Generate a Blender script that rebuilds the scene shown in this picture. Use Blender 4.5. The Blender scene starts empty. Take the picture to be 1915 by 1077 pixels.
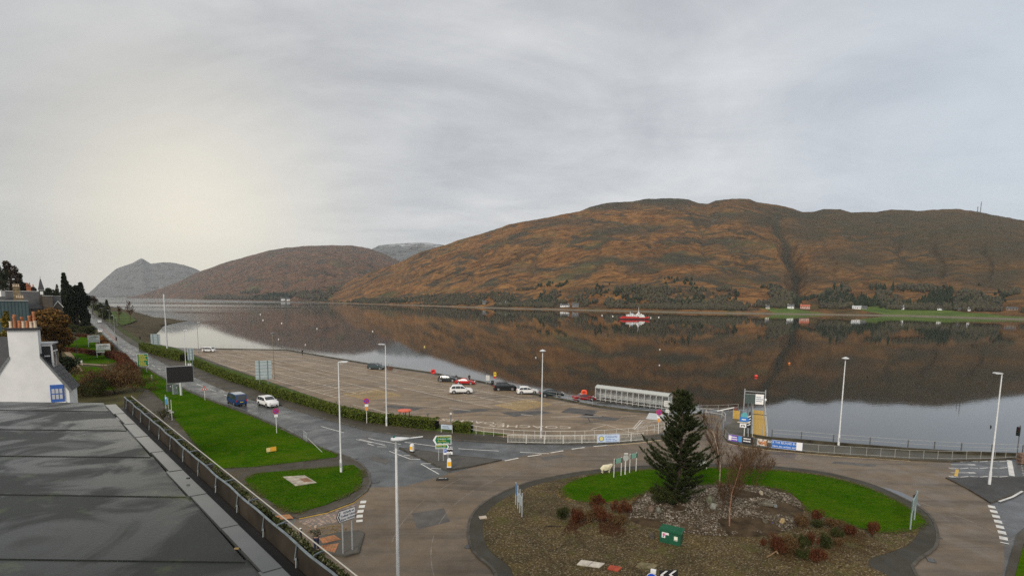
import bpy, bmesh, math, random
import numpy as np
from mathutils import Vector, Matrix, noise
C = bpy.context.scene
COL = C.collection
R = math.radians
rng = np.random.default_rng(7)
random.seed(7)

# ------------------------------------------------------------------ camera
FPX, W0, H0 = 1000.0, 1915.0, 1077.0
PITCH, ROLL, CAMH = R(6.5), R(0.65), 18.0
CX, CY = 957.5, 562 + FPX * math.tan(PITCH)
RM = Matrix.Rotation(math.pi / 2 - PITCH, 3, 'X') @ Matrix.Rotation(ROLL, 3, 'Z')
cam = bpy.data.cameras.new('camera')
camo = bpy.data.objects.new('camera', cam)
COL.objects.link(camo)
cam.sensor_width = 36
cam.lens = 36 * FPX / W0
cam.shift_y = (CY - H0 / 2) / W0
cam.clip_start, cam.clip_end = 0.2, 40000
camo.matrix_world = Matrix.Translation((0, 0, CAMH)) @ RM.to_4x4()
C.camera = camo

# ------------------------------------------------------------------ world, sun, exposure
SUN_EL, SUN_AZ = R(34), R(-158)           # light comes from the left
wd = bpy.data.worlds.new('World')
C.world = wd
wd.use_nodes = True


class NT:
    """small helper to wire nodes"""
    def __init__(s, tree):
        s.t = tree
        tree.nodes.clear()

    def n(s, typ, **kw):
        nd = s.t.nodes.new(typ)
        for k, v in kw.items():
            if k.startswith('i_'):
                k = k[2:]
                key = int(k) if k.isdigit() else k.replace('_', ' ')
                if hasattr(v, 'is_output'):
                    s.t.links.new(v, nd.inputs[key])
                else:
                    nd.inputs[key].default_value = v
            else:
                setattr(nd, k, v)
        return nd

    def link(s, a, b):
        s.t.links.new(a, b)

    def noise(s, vec, scale, detail=4, rough=.55, dist=0):
        nd = s.n('ShaderNodeTexNoise')
        nd.inputs['Scale'].default_value = scale
        nd.inputs['Detail'].default_value = detail
        nd.inputs['Roughness'].default_value = rough
        nd.inputs['Distortion'].default_value = dist
        if vec is not None:
            s.link(vec, nd.inputs['Vector'])
        return nd.outputs['Fac']

    def math(s, op, a, b=None, clamp=False):
        nd = s.n('ShaderNodeMath', operation=op, use_clamp=clamp)
        for i, v in enumerate((a, b)):
            if v is None:
                continue
            if hasattr(v, 'is_output'):
                s.link(v, nd.inputs[i])
            else:
                nd.inputs[i].default_value = v
        return nd.outputs[0]

    def ramp(s, fac, stops, interp='LINEAR'):
        nd = s.n('ShaderNodeValToRGB')
        cr = nd.color_ramp
        cr.interpolation = interp
        while len(cr.elements) < len(stops):
            cr.elements.new(.5)
        for e, (p, c) in zip(cr.elements, stops):
            e.position = p
            if not hasattr(c, '__len__'):
                c = (c, c, c)
            e.color = (*c[:3], 1)
        s.link(fac, nd.inputs[0])
        return nd.outputs[0]

    def mix(s, fac, a, b, mode='MIX'):
        nd = s.n('ShaderNodeMix', data_type='RGBA', blend_type=mode)
        for i, v in ((0, fac), (6, a), (7, b)):
            if hasattr(v, 'is_output'):
                s.link(v, nd.inputs[i])
            elif i == 0:
                nd.inputs[i].default_value = v
            else:
                nd.inputs[i].default_value = (*v[:3], 1)
        return nd.outputs[2]

    def scale(s, vec, xyz, loc=(0, 0, 0)):
        nd = s.n('ShaderNodeMapping')
        nd.inputs['Scale'].default_value = xyz
        nd.inputs['Location'].default_value = loc
        s.link(vec, nd.inputs['Vector'])
        return nd.outputs[0]


w = NT(wd.node_tree)
tc = w.n('ShaderNodeTexCoord').outputs['Generated']
sky = w.n('ShaderNodeTexSky', sky_type='NISHITA')
sky.sun_disc = False
sky.sun_elevation = SUN_EL
sky.sun_rotation = SUN_AZ
sep = w.n('ShaderNodeSeparateXYZ')
w.link(tc, sep.inputs[0])
zz = w.math('ADD', w.math('MAXIMUM', sep.outputs[2], 0.0), 0.22)
comb = w.n('ShaderNodeCombineXYZ')
w.link(w.math('DIVIDE', sep.outputs[0], zz), comb.inputs[0])
w.link(w.math('DIVIDE', sep.outputs[1], zz), comb.inputs[1])
cl = comb.outputs[0]
n1 = w.noise(w.scale(cl, (.80, 1.1, 1), (3.1, 1.7, 0)), 1.0, 7, .56, .9)
n2 = w.noise(w.scale(cl, (1.4, 2.3, 1), (7.3, 2.2, 0)), 1.5, 6, .6, .5)
base = w.ramp(n1, [(.32, (.40, .415, .445)), (.48, (.555, .567, .588)), (.66, (.74, .738, .734))])
base = w.mix(.34, base, w.ramp(n2, [(.3, (.44, .45, .47)), (.7, (.80, .80, .79))]))
# thin bright warm cloud low on the left, cool gap of cloud low on the right


def lobe(vec, size):
    d = w.n('ShaderNodeVectorMath', operation='DOT_PRODUCT')
    w.link(tc, d.inputs[0])
    d.inputs[1].default_value = Vector(vec).normalized()
    return w.math('POWER', w.math('MAXIMUM', d.outputs['Value'], 0.0), size)


warm = w.math('MULTIPLY', lobe((-.52, .82, .09), 42), .92)
base = w.mix(warm, base, (1.06, .97, .77))
cool = w.math('MULTIPLY', lobe((.80, .62, .17), 9), .62)
base = w.mix(cool, base, (.60, .69, .79))
dark = w.math('MULTIPLY', lobe((-.80, .62, .26), 18), .55)
base = w.mix(dark, base, (.35, .365, .385))
skc = w.mix(1.0, sky.outputs[0], (.10, .10, .10), 'MULTIPLY')
allc = w.mix(.07, base, skc)
bg = w.n('ShaderNodeBackground')
w.link(allc, bg.inputs[0])
bg.inputs[1].default_value = .63
wo = w.n('ShaderNodeOutputWorld')
w.link(bg.outputs[0], wo.inputs[0])

sl = bpy.data.lights.new('sun', 'SUN')
sl.energy = 1.5
sl.angle = R(22)
sl.color = (1, .92, .80)
so = bpy.data.objects.new('sun', sl)
COL.objects.link(so)
sd = Vector((math.sin(SUN_AZ) * math.cos(SUN_EL), math.cos(SUN_AZ) * math.cos(SUN_EL), math.sin(SUN_EL)))
so.rotation_euler = sd.to_track_quat('Z', 'Y').to_euler()
C.view_settings.view_transform = 'Standard'
C.view_settings.look = 'None'
C.view_settings.gamma = 1
C.view_settings.exposure = .78
C.cycles.use_denoising = False
C.cycles.use_adaptive_sampling = False
C.cycles.max_bounces = 6
C.cycles.diffuse_bounces = 2
C.cycles.glossy_bounces = 3
C.cycles.transmission_bounces = 4
C.cycles.transparent_max_bounces = 8
C.cycles.volume_bounces = 0
C.cycles.sample_clamp_indirect = 4

# ------------------------------------------------------------------ placing
HAZE_D = 3.7e-5
CAMP = Vector((0, 0, CAMH))


def ray(px, py):
    return RM @ Vector(((px - CX) / FPX, -(py - CY) / FPX, -1))


def g(px, py, z=0.0):
    """the place on the level z that the photograph shows at px, py"""
    d = ray(px, py)
    return Vector((0, 0, CAMH)) + d * ((z - CAMH) / d.z)


def at(px, py, Y):
    d = ray(px, py)
    return CAMP + d * (Y / d.y)


def hz(bx, by, ty, z=0.0):
    """top height of an upright thing that stands at bx, by and ends on row ty"""
    b = g(bx, by, z)
    d = ray(bx, ty)
    return CAMH + d.z * b.y / d.y


def gl(pts, z=0.0):
    return [g(x, y, z) for x, y in pts]


def face_cam(p):
    return math.atan2(-p[0], p[1])


# ------------------------------------------------------------------ materials
MC = {}


def newmat(name):
    m = bpy.data.materials.new(name)
    m.use_nodes = True
    nt = NT(m.node_tree)
    out = nt.n('ShaderNodeOutputMaterial')
    p = nt.n('ShaderNodeBsdfPrincipled')
    nt.link(p.outputs[0], out.inputs[0])
    return m, nt, p


def mat(col, rough=.6, var=.18, scale=6.0, bump=0.0, metal=0.0, spec=.5, world=False, key=None):
    if rough >= .75 and spec == .5:
        spec = .12
    k = (col, rough, var, scale, bump, metal, spec, world)
    if k in MC:
        return MC[k]
    m, nt, p = newmat(key or 'paint')
    v = nt.n('ShaderNodeNewGeometry').outputs['Position'] if world else nt.n('ShaderNodeTexCoord').outputs['Object']
    f = nt.noise(v, scale, 5)
    a = tuple(c * (1 - var) for c in col)
    b = tuple(min(1, c * (1 + var)) for c in col)
    nt.link(nt.ramp(f, [(.3, a), (.7, b)]), p.inputs['Base Color'])
    p.inputs['Roughness'].default_value = rough
    p.inputs['Metallic'].default_value = metal
    p.inputs['Specular IOR Level'].default_value = spec
    if bump:
        bn = nt.n('ShaderNodeBump')
        bn.inputs['Strength'].default_value = .6
        bn.inputs['Distance'].default_value = bump
        nt.link(nt.noise(v, scale * 4, 4), bn.inputs['Height'])
        nt.link(bn.outputs[0], p.inputs['Normal'])
    MC[k] = m
    return m


def leafmat(name, cols, rough=.6, clump=.5):
    """each leaf gets its own shade, clumps differ a little"""
    m, nt, p = newmat(name)
    ge = nt.n('ShaderNodeNewGeometry')
    f = nt.noise(ge.outputs['Position'], clump, 3)
    r = nt.math('ADD', nt.math('MULTIPLY', ge.outputs['Random Per Island'], .6), nt.math('MULTIPLY', nt.math('SUBTRACT', f, .3), 1.0))
    st = [(.1 + .8 * i / (len(cols) - 1), c) for i, c in enumerate(cols)]
    nt.link(nt.ramp(r, st), p.inputs['Base Color'])
    p.inputs['Roughness'].default_value = rough
    p.inputs['Specular IOR Level'].default_value = .12
    return m


def asphalt(name, c0, c1, r0=.3, r1=.62, streak=None, seed=0.0):
    m, nt, p = newmat(name)
    v = nt.n('ShaderNodeNewGeometry').outputs['Position']
    big = nt.noise(nt.scale(v, (1, 1, 1), (seed, seed, 0)), .16, 5, .6, .5)
    mid = nt.noise(v, 1.1, 5, .6)
    fine = nt.noise(v, 28, 3, .7)
    col = nt.ramp(big, [(.32, c0), (.66, c1)])
    col = nt.mix(.34, col, nt.ramp(mid, [(.3, (.62, .62, .62)), (.7, (1.25, 1.25, 1.25))]), 'MULTIPLY')
    col = nt.mix(.5, col, nt.ramp(fine, [(.3, (.55, .55, .55)), (.72, (1.4, 1.4, 1.4))]), 'MULTIPLY')
    if streak:
        # patched and sealed bands along one direction
        rot = nt.n('ShaderNodeMapping')
        rot.inputs['Rotation'].default_value = (0, 0, streak)
        rot.inputs['Scale'].default_value = (.05, .55, 1)
        nt.link(v, rot.inputs['Vector'])
        st = nt.noise(rot.outputs[0], 1.0, 4, .6, .4)
        col = nt.mix(.8, col, nt.ramp(st, [(.36, (.58, .6, .62)), (.5, (1, 1, 1)), (.68, (1.18, 1.14, 1.1))]), 'MULTIPLY')
    nt.link(col, p.inputs['Base Color'])
    wet = nt.noise(v, .3, 5, .65, 1.0)
    nt.link(nt.ramp(wet, [(.36, r0), (.6, r1)]), p.inputs['Roughness'])
    p.inputs['Specular IOR Level'].default_value = .34
    bn = nt.n('ShaderNodeBump')
    bn.inputs['Strength'].default_value = .35
    bn.inputs['Distance'].default_value = .01
    nt.link(fine, bn.inputs['Height'])
    nt.link(bn.outputs[0], p.inputs['Normal'])
    return m


# ------------------------------------------------------------------ mesh helpers
class MB:
    def __init__(s):
        s.v, s.f, s.m = [], [], []

    def add(s, vs, fs, mi=0):
        o = len(s.v)
        s.v += [tuple(x) for x in vs]
        s.f += [tuple(i + o for i in f) for f in fs]
        s.m += [mi] * len(fs)
        return s

    def box(s, c, d, rz=0.0, mi=0, taper=1.0):
        x, y, z = d[0] / 2, d[1] / 2, d[2] / 2
        vs = []
        cr, sr = math.cos(rz), math.sin(rz)
        for k, (a, b, e) in enumerate([(-x, -y, -z), (x, -y, -z), (x, y, -z), (-x, y, -z), (-x, -y, z), (x, -y, z), (x, y, z), (-x, y, z)]):
            t = taper if k > 3 else 1
            a, b = a * t, b * t
            vs.append((c[0] + a * cr - b * sr, c[1] + a * sr + b * cr, c[2] + e))
        return s.add(vs, [(3, 2, 1, 0), (4, 5, 6, 7), (0, 1, 5, 4), (1, 2, 6, 5), (2, 3, 7, 6), (3, 0, 4, 7)], mi)

    def tube(s, p0, p1, r0, r1=None, n=8, mi=0, cap=True):
        p0, p1 = Vector(p0), Vector(p1)
        r1 = r0 if r1 is None else r1
        d = p1 - p0
        if d.length < 1e-6:
            return s
        q = d.normalized().to_track_quat('Z', 'Y')
        vs = []
        for p, r in ((p0, r0), (p1, r1)):
            for i in range(n):
                a = 2 * math.pi * i / n
                vs.append(p + q @ Vector((math.cos(a) * r, math.sin(a) * r, 0)))
        fs = [(i, (i + 1) % n, n + (i + 1) % n, n + i) for i in range(n)]
        if cap:
            fs += [tuple(range(n - 1, -1, -1)), tuple(range(n, 2 * n))]
        return s.add(vs, fs, mi)

    def path(s, pts, r, n=6, mi=0):
        for a, b in zip(pts, pts[1:]):
            s.tube(a, b, r, r, n, mi)
        return s

    def lathe(s, prof, n=16, c=(0, 0, 0), mi=0, sx=1, sy=1):
        vs, fs = [], []
        for r, z in prof:
            for i in range(n):
                a = 2 * math.pi * i / n
                vs.append((c[0] + math.cos(a) * r * sx, c[1] + math.sin(a) * r * sy, c[2] + z))
        for k in range(len(prof) - 1):
            for i in range(n):
                fs.append((k * n + i, k * n + (i + 1) % n, (k + 1) * n + (i + 1) % n, (k + 1) * n + i))
        fs.append(tuple(range(n - 1, -1, -1)))
        fs.append(tuple((len(prof) - 1) * n + i for i in range(n)))
        return s.add(vs, fs, mi)

    def ell(s, c, r, nu=10, nv=7, mi=0, jit=0.0, rs=None):
        prof = []
        vs, fs = [], []
        for k in range(nv + 1):
            a = math.pi * k / nv
            for i in range(nu):
                b = 2 * math.pi * i / nu
                q = 1 + (jit * ((rs or random).random() - .5) if jit else 0)
                vs.append((c[0] + r[0] * math.sin(a) * math.cos(b) * q, c[1] + r[1] * math.sin(a) * math.sin(b) * q, c[2] - r[2] * math.cos(a) * q))
        for k in range(nv):
            for i in range(nu):
                fs.append((k * nu + i, k * nu + (i + 1) % nu, (k + 1) * nu + (i + 1) % nu, (k + 1) * nu + i))
        return s.add(vs, fs, mi)

    def prism(s, pts, z0, z1, mi=0, bottom=False):
        n = len(pts)
        a = sum(pts[i][0] * pts[(i + 1) % n][1] - pts[(i + 1) % n][0] * pts[i][1] for i in range(n))
        if a < 0:
            pts = pts[::-1]
        vs = [(p[0], p[1], z0) for p in pts] + [(p[0], p[1], z1) for p in pts]
        fs = [(i, (i + 1) % n, n + (i + 1) % n, n + i) for i in range(n)] + [tuple(range(n, 2 * n))]
        if bottom:
            fs.append(tuple(range(n - 1, -1, -1)))
        return s.add(vs, fs, mi)

    def xz(s, pts, y0, y1, mi=0):
        """outline in the x-z plane pushed from y0 to y1"""
        n = len(pts)
        a = sum(pts[i][0] * pts[(i + 1) % n][1] - pts[(i + 1) % n][0] * pts[i][1] for i in range(n))
        if a < 0:
            pts = pts[::-1]
        y0, y1 = min(y0, y1), max(y0, y1)
        vs = [(p[0], y0, p[1]) for p in pts] + [(p[0], y1, p[1]) for p in pts]
        fs = [((i + 1) % n, i, n + i, n + (i + 1) % n)[::-1] for i in range(n)] + [tuple(range(n)), tuple(range(2 * n - 1, n - 1, -1))]
        return s.add(vs, fs, mi)

    def sheet(s, pts, z, mi=0):
        n = len(pts)
        a = sum(pts[i][0] * pts[(i + 1) % n][1] - pts[(i + 1) % n][0] * pts[i][1] for i in range(n))
        if a < 0:
            pts = pts[::-1]
        return s.add([(p[0], p[1], z) for p in pts], [tuple(range(n))], mi)

    def line(s, p, q, wd_, z, mi=0):
        p, q = Vector((p[0], p[1])), Vector((q[0], q[1]))
        d = (q - p)
        if d.length < 1e-4:
            return s
        d.normalize()
        o = Vector((-d.y, d.x)) * wd_ / 2
        return s.add([(*(p + o), z), (*(p - o), z), (*(q - o), z), (*(q + o), z)], [(0, 1, 2, 3)], mi)

    def band(s, pts, o0, o1, z0, z1, mi=0):
        """kerb-like band along a polyline between side offsets o0 and o1"""
        P = [Vector((p[0], p[1])) for p in pts]
        N = []
        for i in range(len(P)):
            a, b = P[max(0, i - 1)], P[min(len(P) - 1, i + 1)]
            d = (b - a).normalized()
            N.append(Vector((-d.y, d.x)))
        vs, fs = [], []
        lo, hi = min(o0, o1), max(o0, o1)
        for p, n in zip(P, N):
            for o, z in ((lo, z0), (lo, z1), (hi, z1), (hi, z0)):
                q = p + n * o
                vs.append((q.x, q.y, z))
        for i in range(len(P) - 1):
            a, b = i * 4, i * 4 + 4
            for k in range(3):
                fs.append((a + k, b + k, b + k + 1, a + k + 1)[::-1])
        m = len(P) * 4
        fs += [(0, 1, 2, 3)[::-1], (m - 4, m - 3, m - 2, m - 1)]
        return s.add(vs, fs, mi)

    def build(s, name, mats, parent=None, smooth=False, loc=None):
        me = bpy.data.meshes.new(name)
        me.from_pydata(s.v, [], s.f)
        for m in (mats if isinstance(mats, (list, tuple)) else [mats]):
            me.materials.append(m)
        if any(s.m):
            me.polygons.foreach_set('material_index', s.m)
        if smooth:
            me.polygons.foreach_set('use_smooth', [True] * len(s.f))
            if smooth != 'all':
                me.set_sharp_from_angle(angle=R(40))
        me.update()
        o = bpy.data.objects.new(name, me)
        COL.objects.link(o)
        if parent:
            o.parent = parent
        if loc is not None:
            o.location = loc
        return o


def soup(name, V, m, parent=None, sides=3):
    """many loose leaf-size faces as one mesh; V is (n, sides, 3)"""
    V = np.asarray(V, dtype=np.float32)
    n = len(V)
    me = bpy.data.meshes.new(name)
    me.vertices.add(n * sides)
    me.vertices.foreach_set('co', V.reshape(-1))
    me.loops.add(n * sides)
    me.loops.foreach_set('vertex_index', np.arange(n * sides, dtype=np.int32))
    me.polygons.add(n)
    me.polygons.foreach_set('loop_start', np.arange(0, n * sides, sides, dtype=np.int32))
    for q in (m if isinstance(m, (list, tuple)) else [m]):
        me.materials.append(q)
    me.update(calc_edges=True)
    me.validate()
    o = bpy.data.objects.new(name, me)
    COL.objects.link(o)
    if parent:
        o.parent = parent
    return o


def leaves(P, size, up=.0, aspect=1.0, rg=None):
    """random triangles at points P, size in metres; up > 0 turns them upright"""
    rg = rg or rng
    n = len(P)
    a = rg.normal(size=(n, 3))
    a[:, 2] += up * 3
    a /= np.linalg.norm(a, axis=1)[:, None]
    b = np.cross(a, rg.normal(size=(n, 3)))
    b /= np.linalg.norm(b, axis=1)[:, None]
    s = np.asarray(size) * (.6 + .8 * rg.random(n))
    s = s[:, None]
    return np.stack([P - b * s * .5 * aspect - a * s * .4, P + b * s * .5 * aspect - a * s * .4, P + a * s * .6], axis=1)


def incrown(n, c, r, shell=.5, rg=None):
    rg = rg or rng
    d = rg.normal(size=(n, 3))
    d /= np.linalg.norm(d, axis=1)[:, None]
    t = shell + (1 - shell) * rg.random(n) ** .5
    return np.asarray(c) + d * t[:, None] * np.asarray(r)


def inpoly(pts, n, rg=None):
    rg = rg or rng
    P = np.array([(p[0], p[1]) for p in pts])
    lo, hi = P.min(0), P.max(0)
    out = []
    tot = 0
    while tot < n:
        q = lo + (hi - lo) * rg.random((n * 2, 2))
        ins = np.zeros(len(q), bool)
        j = len(P) - 1
        for i in range(len(P)):
            c = ((P[i, 1] > q[:, 1]) != (P[j, 1] > q[:, 1])) & (q[:, 0] < (P[j, 0] - P[i, 0]) * (q[:, 1] - P[i, 1]) / (P[j, 1] - P[i, 1] + 1e-12) + P[i, 0])
            ins ^= c
            j = i
        out.append(q[ins])
        tot += ins.sum()
    return np.concatenate(out)[:n]


def thing(name, label, cat, loc=(0, 0, 0), rz=0.0, group=None):
    o = bpy.data.objects.new(name, None)
    o.empty_display_size = .2
    COL.objects.link(o)
    o.location = loc
    o.rotation_euler = (0, 0, rz)
    return tag(o, label, cat, group)


def tag(o, label, cat, group=None):
    o['label'] = label
    o['category'] = cat
    if group:
        o['group'] = group
    return o


def struct(o, kind='structure'):
    o['kind'] = kind
    return o


def stuff(o):
    o['kind'] = 'stuff'
    return o


def copy_tree(o, parent=None):
    c = o.copy()
    COL.objects.link(c)
    if parent:
        c.parent = parent
    for ch in list(o.children):
        copy_tree(ch, c)
    return c


def twin(o, parent, loc=None, rz=None):
    """another object that shares o's mesh, as a further part"""
    c = o.copy()
    COL.objects.link(c)
    c.parent = parent
    if loc is not None:
        c.location = loc
    if rz is not None:
        c.rotation_euler[2] = rz
    return c


def text(s, size, m, parent, loc, name='lettering', rot=(math.pi / 2, 0, 0), align='CENTER', ext=0.004, sx=1.0):
    cu = bpy.data.curves.new('lettering', 'FONT')
    cu.body = s
    cu.size = size
    cu.align_x = align
    cu.align_y = 'CENTER'
    cu.extrude = ext
    cu.resolution_u = 2
    t = bpy.data.objects.new('lettering', cu)
    COL.objects.link(t)
    bpy.context.view_layer.update()
    me = bpy.data.meshes.new_from_object(t.evaluated_get(bpy.context.evaluated_depsgraph_get()))
    bpy.data.objects.remove(t)
    me.materials.clear()
    me.materials.append(m)
    o = bpy.data.objects.new(name, me)
    COL.objects.link(o)
    o.parent = parent
    o.location = loc
    o.rotation_euler = rot
    o.scale = (sx, 1, 1)
    return o


# shared colours
WHITE = mat((.78, .78, .76), .45, .06, 3)
OFFWHITE = mat((.62, .61, .57), .6, .15, 4)
GREYMET = mat((.42, .44, .45), .4, .12, 5, metal=.3)
DKMET = mat((.12, .125, .13), .5, .2, 5)
BLACK = mat((.018, .018, .02), .5, .2, 5)
RED = mat((.55, .03, .025), .45, .1, 5)
YEL = mat((.78, .47, .03), .5, .12, 5)
BLUE = mat((.03, .12, .5), .45, .1, 5)
GREEN = mat((.01, .16, .06), .45, .08, 5)
LETY = mat((.80, .58, .06), .5, .03, 5)
LETW = mat((.8, .8, .8), .5, .03, 5)
POLE = mat((.66, .67, .67), .4, .12, 2)
SIGNBACK = mat((.40, .46, .47), .5, .12, 3)
CONC = mat((.34, .32, .29), .75, .25, 3, bump=.01)
STONE = mat((.20, .18, .155), .8, .35, 2.5, bump=.02)
GLASS = mat((.03, .035, .04), .08, .1, 2, spec=.8)
TYRE = mat((.02, .02, .02), .7, .2, 8)
RIM = mat((.45, .45, .47), .3, .1, 8, metal=.8)
LAMPRED = mat((.5, .02, .02), .2, .05, 8)
LAMPCLR = mat((.75, .75, .75), .1, .05, 8)

# ================================================================== SETTING
WZ = -2.5
# ---- water
m, nt, p = newmat('loch_water')
v = nt.n('ShaderNodeNewGeometry').outputs['Position']
p.inputs['Base Color'].default_value = (.006, .0065, .005, 1)
p.inputs['IOR'].default_value = 1.52
p.inputs['Specular IOR Level'].default_value = .5
patch = nt.noise(nt.scale(v, (.0011, .0045, 1), (4, 0, 0)), 1.0, 3, .5, .7)
cam_d = nt.n('ShaderNodeSeparateXYZ')
nt.link(v, cam_d.inputs[0])
left = nt.math('MULTIPLY', nt.math('SUBTRACT', nt.math('MULTIPLY', cam_d.outputs[0], -.0007), .05), 1.0, True)
ruff = nt.math('MULTIPLY', nt.ramp(patch, [(.44, 0), (.52, 1)]), left, True)
nt.link(nt.math('ADD', .025, nt.math('MULTIPLY', ruff, .30)), p.inputs['Roughness'])
bn = nt.n('ShaderNodeBump')
bn.inputs['Distance'].default_value = .02
bn.inputs['Strength'].default_value = .16
h1 = nt.noise(nt.scale(v, (.5, 1.1, 1)), .9, 3, .55, .3)
nt.link(h1, bn.inputs['Height'])
nt.link(bn.outputs[0], p.inputs['Normal'])
WATER = m
b = MB()
b.sheet([(-13500, -300), (6500, -300), (6500, 12500), (-13500, 12500)], WZ)
struct(b.build('water', WATER))


# ---- hills
def interp(L, x):
    return float(np.interp(x, [a for a, _ in L], [b for _, b in L]))


SHORE = [(100, 555.2), (165, 555.6), (250, 556.6), (400, 560.8), (540, 564), (650, 567.5), (800, 572), (950, 577), (1100, 580.5), (1300, 585), (1500, 588), (1700, 591), (1915, 598), (2120, 602), (2400, 608)]


def hill(name, sky_, shore_d, ridge_d, x0, x1, m, nx=420, nv=84, power=1.15, rough=1.0, back=1.25, flat=.05, seed=0.0, gullies=(), heath=()):
    HV = []
    xs = np.linspace(x0, x1, nx)
    vs = np.concatenate([np.linspace(0, 1, nv) ** 1.15, np.linspace(1.03, back, 6)])
    V = []
    for px in xs:
        Ds, Dr = shore_d(px), ridge_d(px)
        top = at(px, interp(sky_, px) + 1.3 * noise.fractal(Vector((px / 34., seed, 8.5)), .7, 2.2, 5), Dr)
        zr = max(top.z, 2.0)
        d = ray(px, 540)
        rx = d.x / d.y
        for q in vs:
            D = Ds + (Dr - Ds) * q
            if q <= 1:
                f = q
                prof = flat * min(1, f / .12) + (1 - flat) * max(0, (f - .05) / .95) ** power
                z = WZ + (zr - WZ) * prof
                amp = rough * zr * .07 * math.sin(math.pi * min(1, max(0, (f - .06) / .94))) ** .8
                P = Vector((rx * D / 420, D / 420, seed))
                nz = noise.fractal(P, .8, 2.1, 6)
                rdg = 1 - abs(noise.noise(Vector((px / 62. + .9 * noise.noise(P * .7), q * 1.1, seed + 3)))) * 2.2
                z += amp * (nz * .9 - max(0, rdg - .45) * .30)
                for (gx0, q0, gx1, q1, wid, dep) in gullies:
                    if q0 <= q <= q1:
                        cx_ = gx0 + (gx1 - gx0) * (q - q0) / (q1 - q0) + 5 * math.sin(q * 23)
                        e = abs(px - cx_) / wid
                        if e < 1:
                            z -= dep * (1 - e) ** 1.0 * math.sin(math.pi * (q - q0) / (q1 - q0)) ** .6
                if f < .02:
                    z = WZ - .6 + (z - WZ + .6) * f / .02
            else:
                z = zr * (1 - (q - 1) * 2.2)
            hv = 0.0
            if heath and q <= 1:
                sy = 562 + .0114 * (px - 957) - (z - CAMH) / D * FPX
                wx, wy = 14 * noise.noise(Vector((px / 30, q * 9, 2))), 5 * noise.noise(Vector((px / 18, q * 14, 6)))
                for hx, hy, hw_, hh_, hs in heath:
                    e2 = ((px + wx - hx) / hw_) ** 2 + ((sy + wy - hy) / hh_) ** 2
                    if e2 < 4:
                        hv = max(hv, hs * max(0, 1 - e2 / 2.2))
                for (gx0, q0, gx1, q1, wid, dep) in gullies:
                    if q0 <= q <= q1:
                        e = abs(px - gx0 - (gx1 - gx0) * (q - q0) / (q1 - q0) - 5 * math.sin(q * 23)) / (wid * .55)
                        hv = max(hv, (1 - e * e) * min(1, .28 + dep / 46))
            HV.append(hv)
            V.append((rx * D, D, z))
    nV = len(vs)
    F = []
    for i in range(nx - 1):
        for k in range(nV - 1):
            a = i * nV + k
            F.append((a, a + nV, a + nV + 1, a + 1))
    me = bpy.data.meshes.new(name)
    me.from_pydata(V, [], F)
    me.materials.append(m)
    me.polygons.foreach_set('use_smooth', [True] * len(F))
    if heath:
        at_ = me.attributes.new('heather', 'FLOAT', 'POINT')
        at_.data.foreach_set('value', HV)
    me.update()
    o = bpy.data.objects.new(name, me)
    COL.objects.link(o)
    struct(o)

    def surf(px, q):
        i = min(nx - 2, max(0, (px - x0) / (x1 - x0) * (nx - 1)))
        k = float(np.interp(q, vs, range(nV)))
        i0, k0 = int(i), min(nV - 2, int(k))
        fi, fk = i - i0, k - k0
        A = [Vector(V[(i0 + a) * nV + k0 + b_]) for a in (0, 1) for b_ in (0, 1)]
        return (A[0] * (1 - fi) + A[2] * fi) * (1 - fk) + (A[1] * (1 - fi) + A[3] * fi) * fk
    return o, surf


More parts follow.
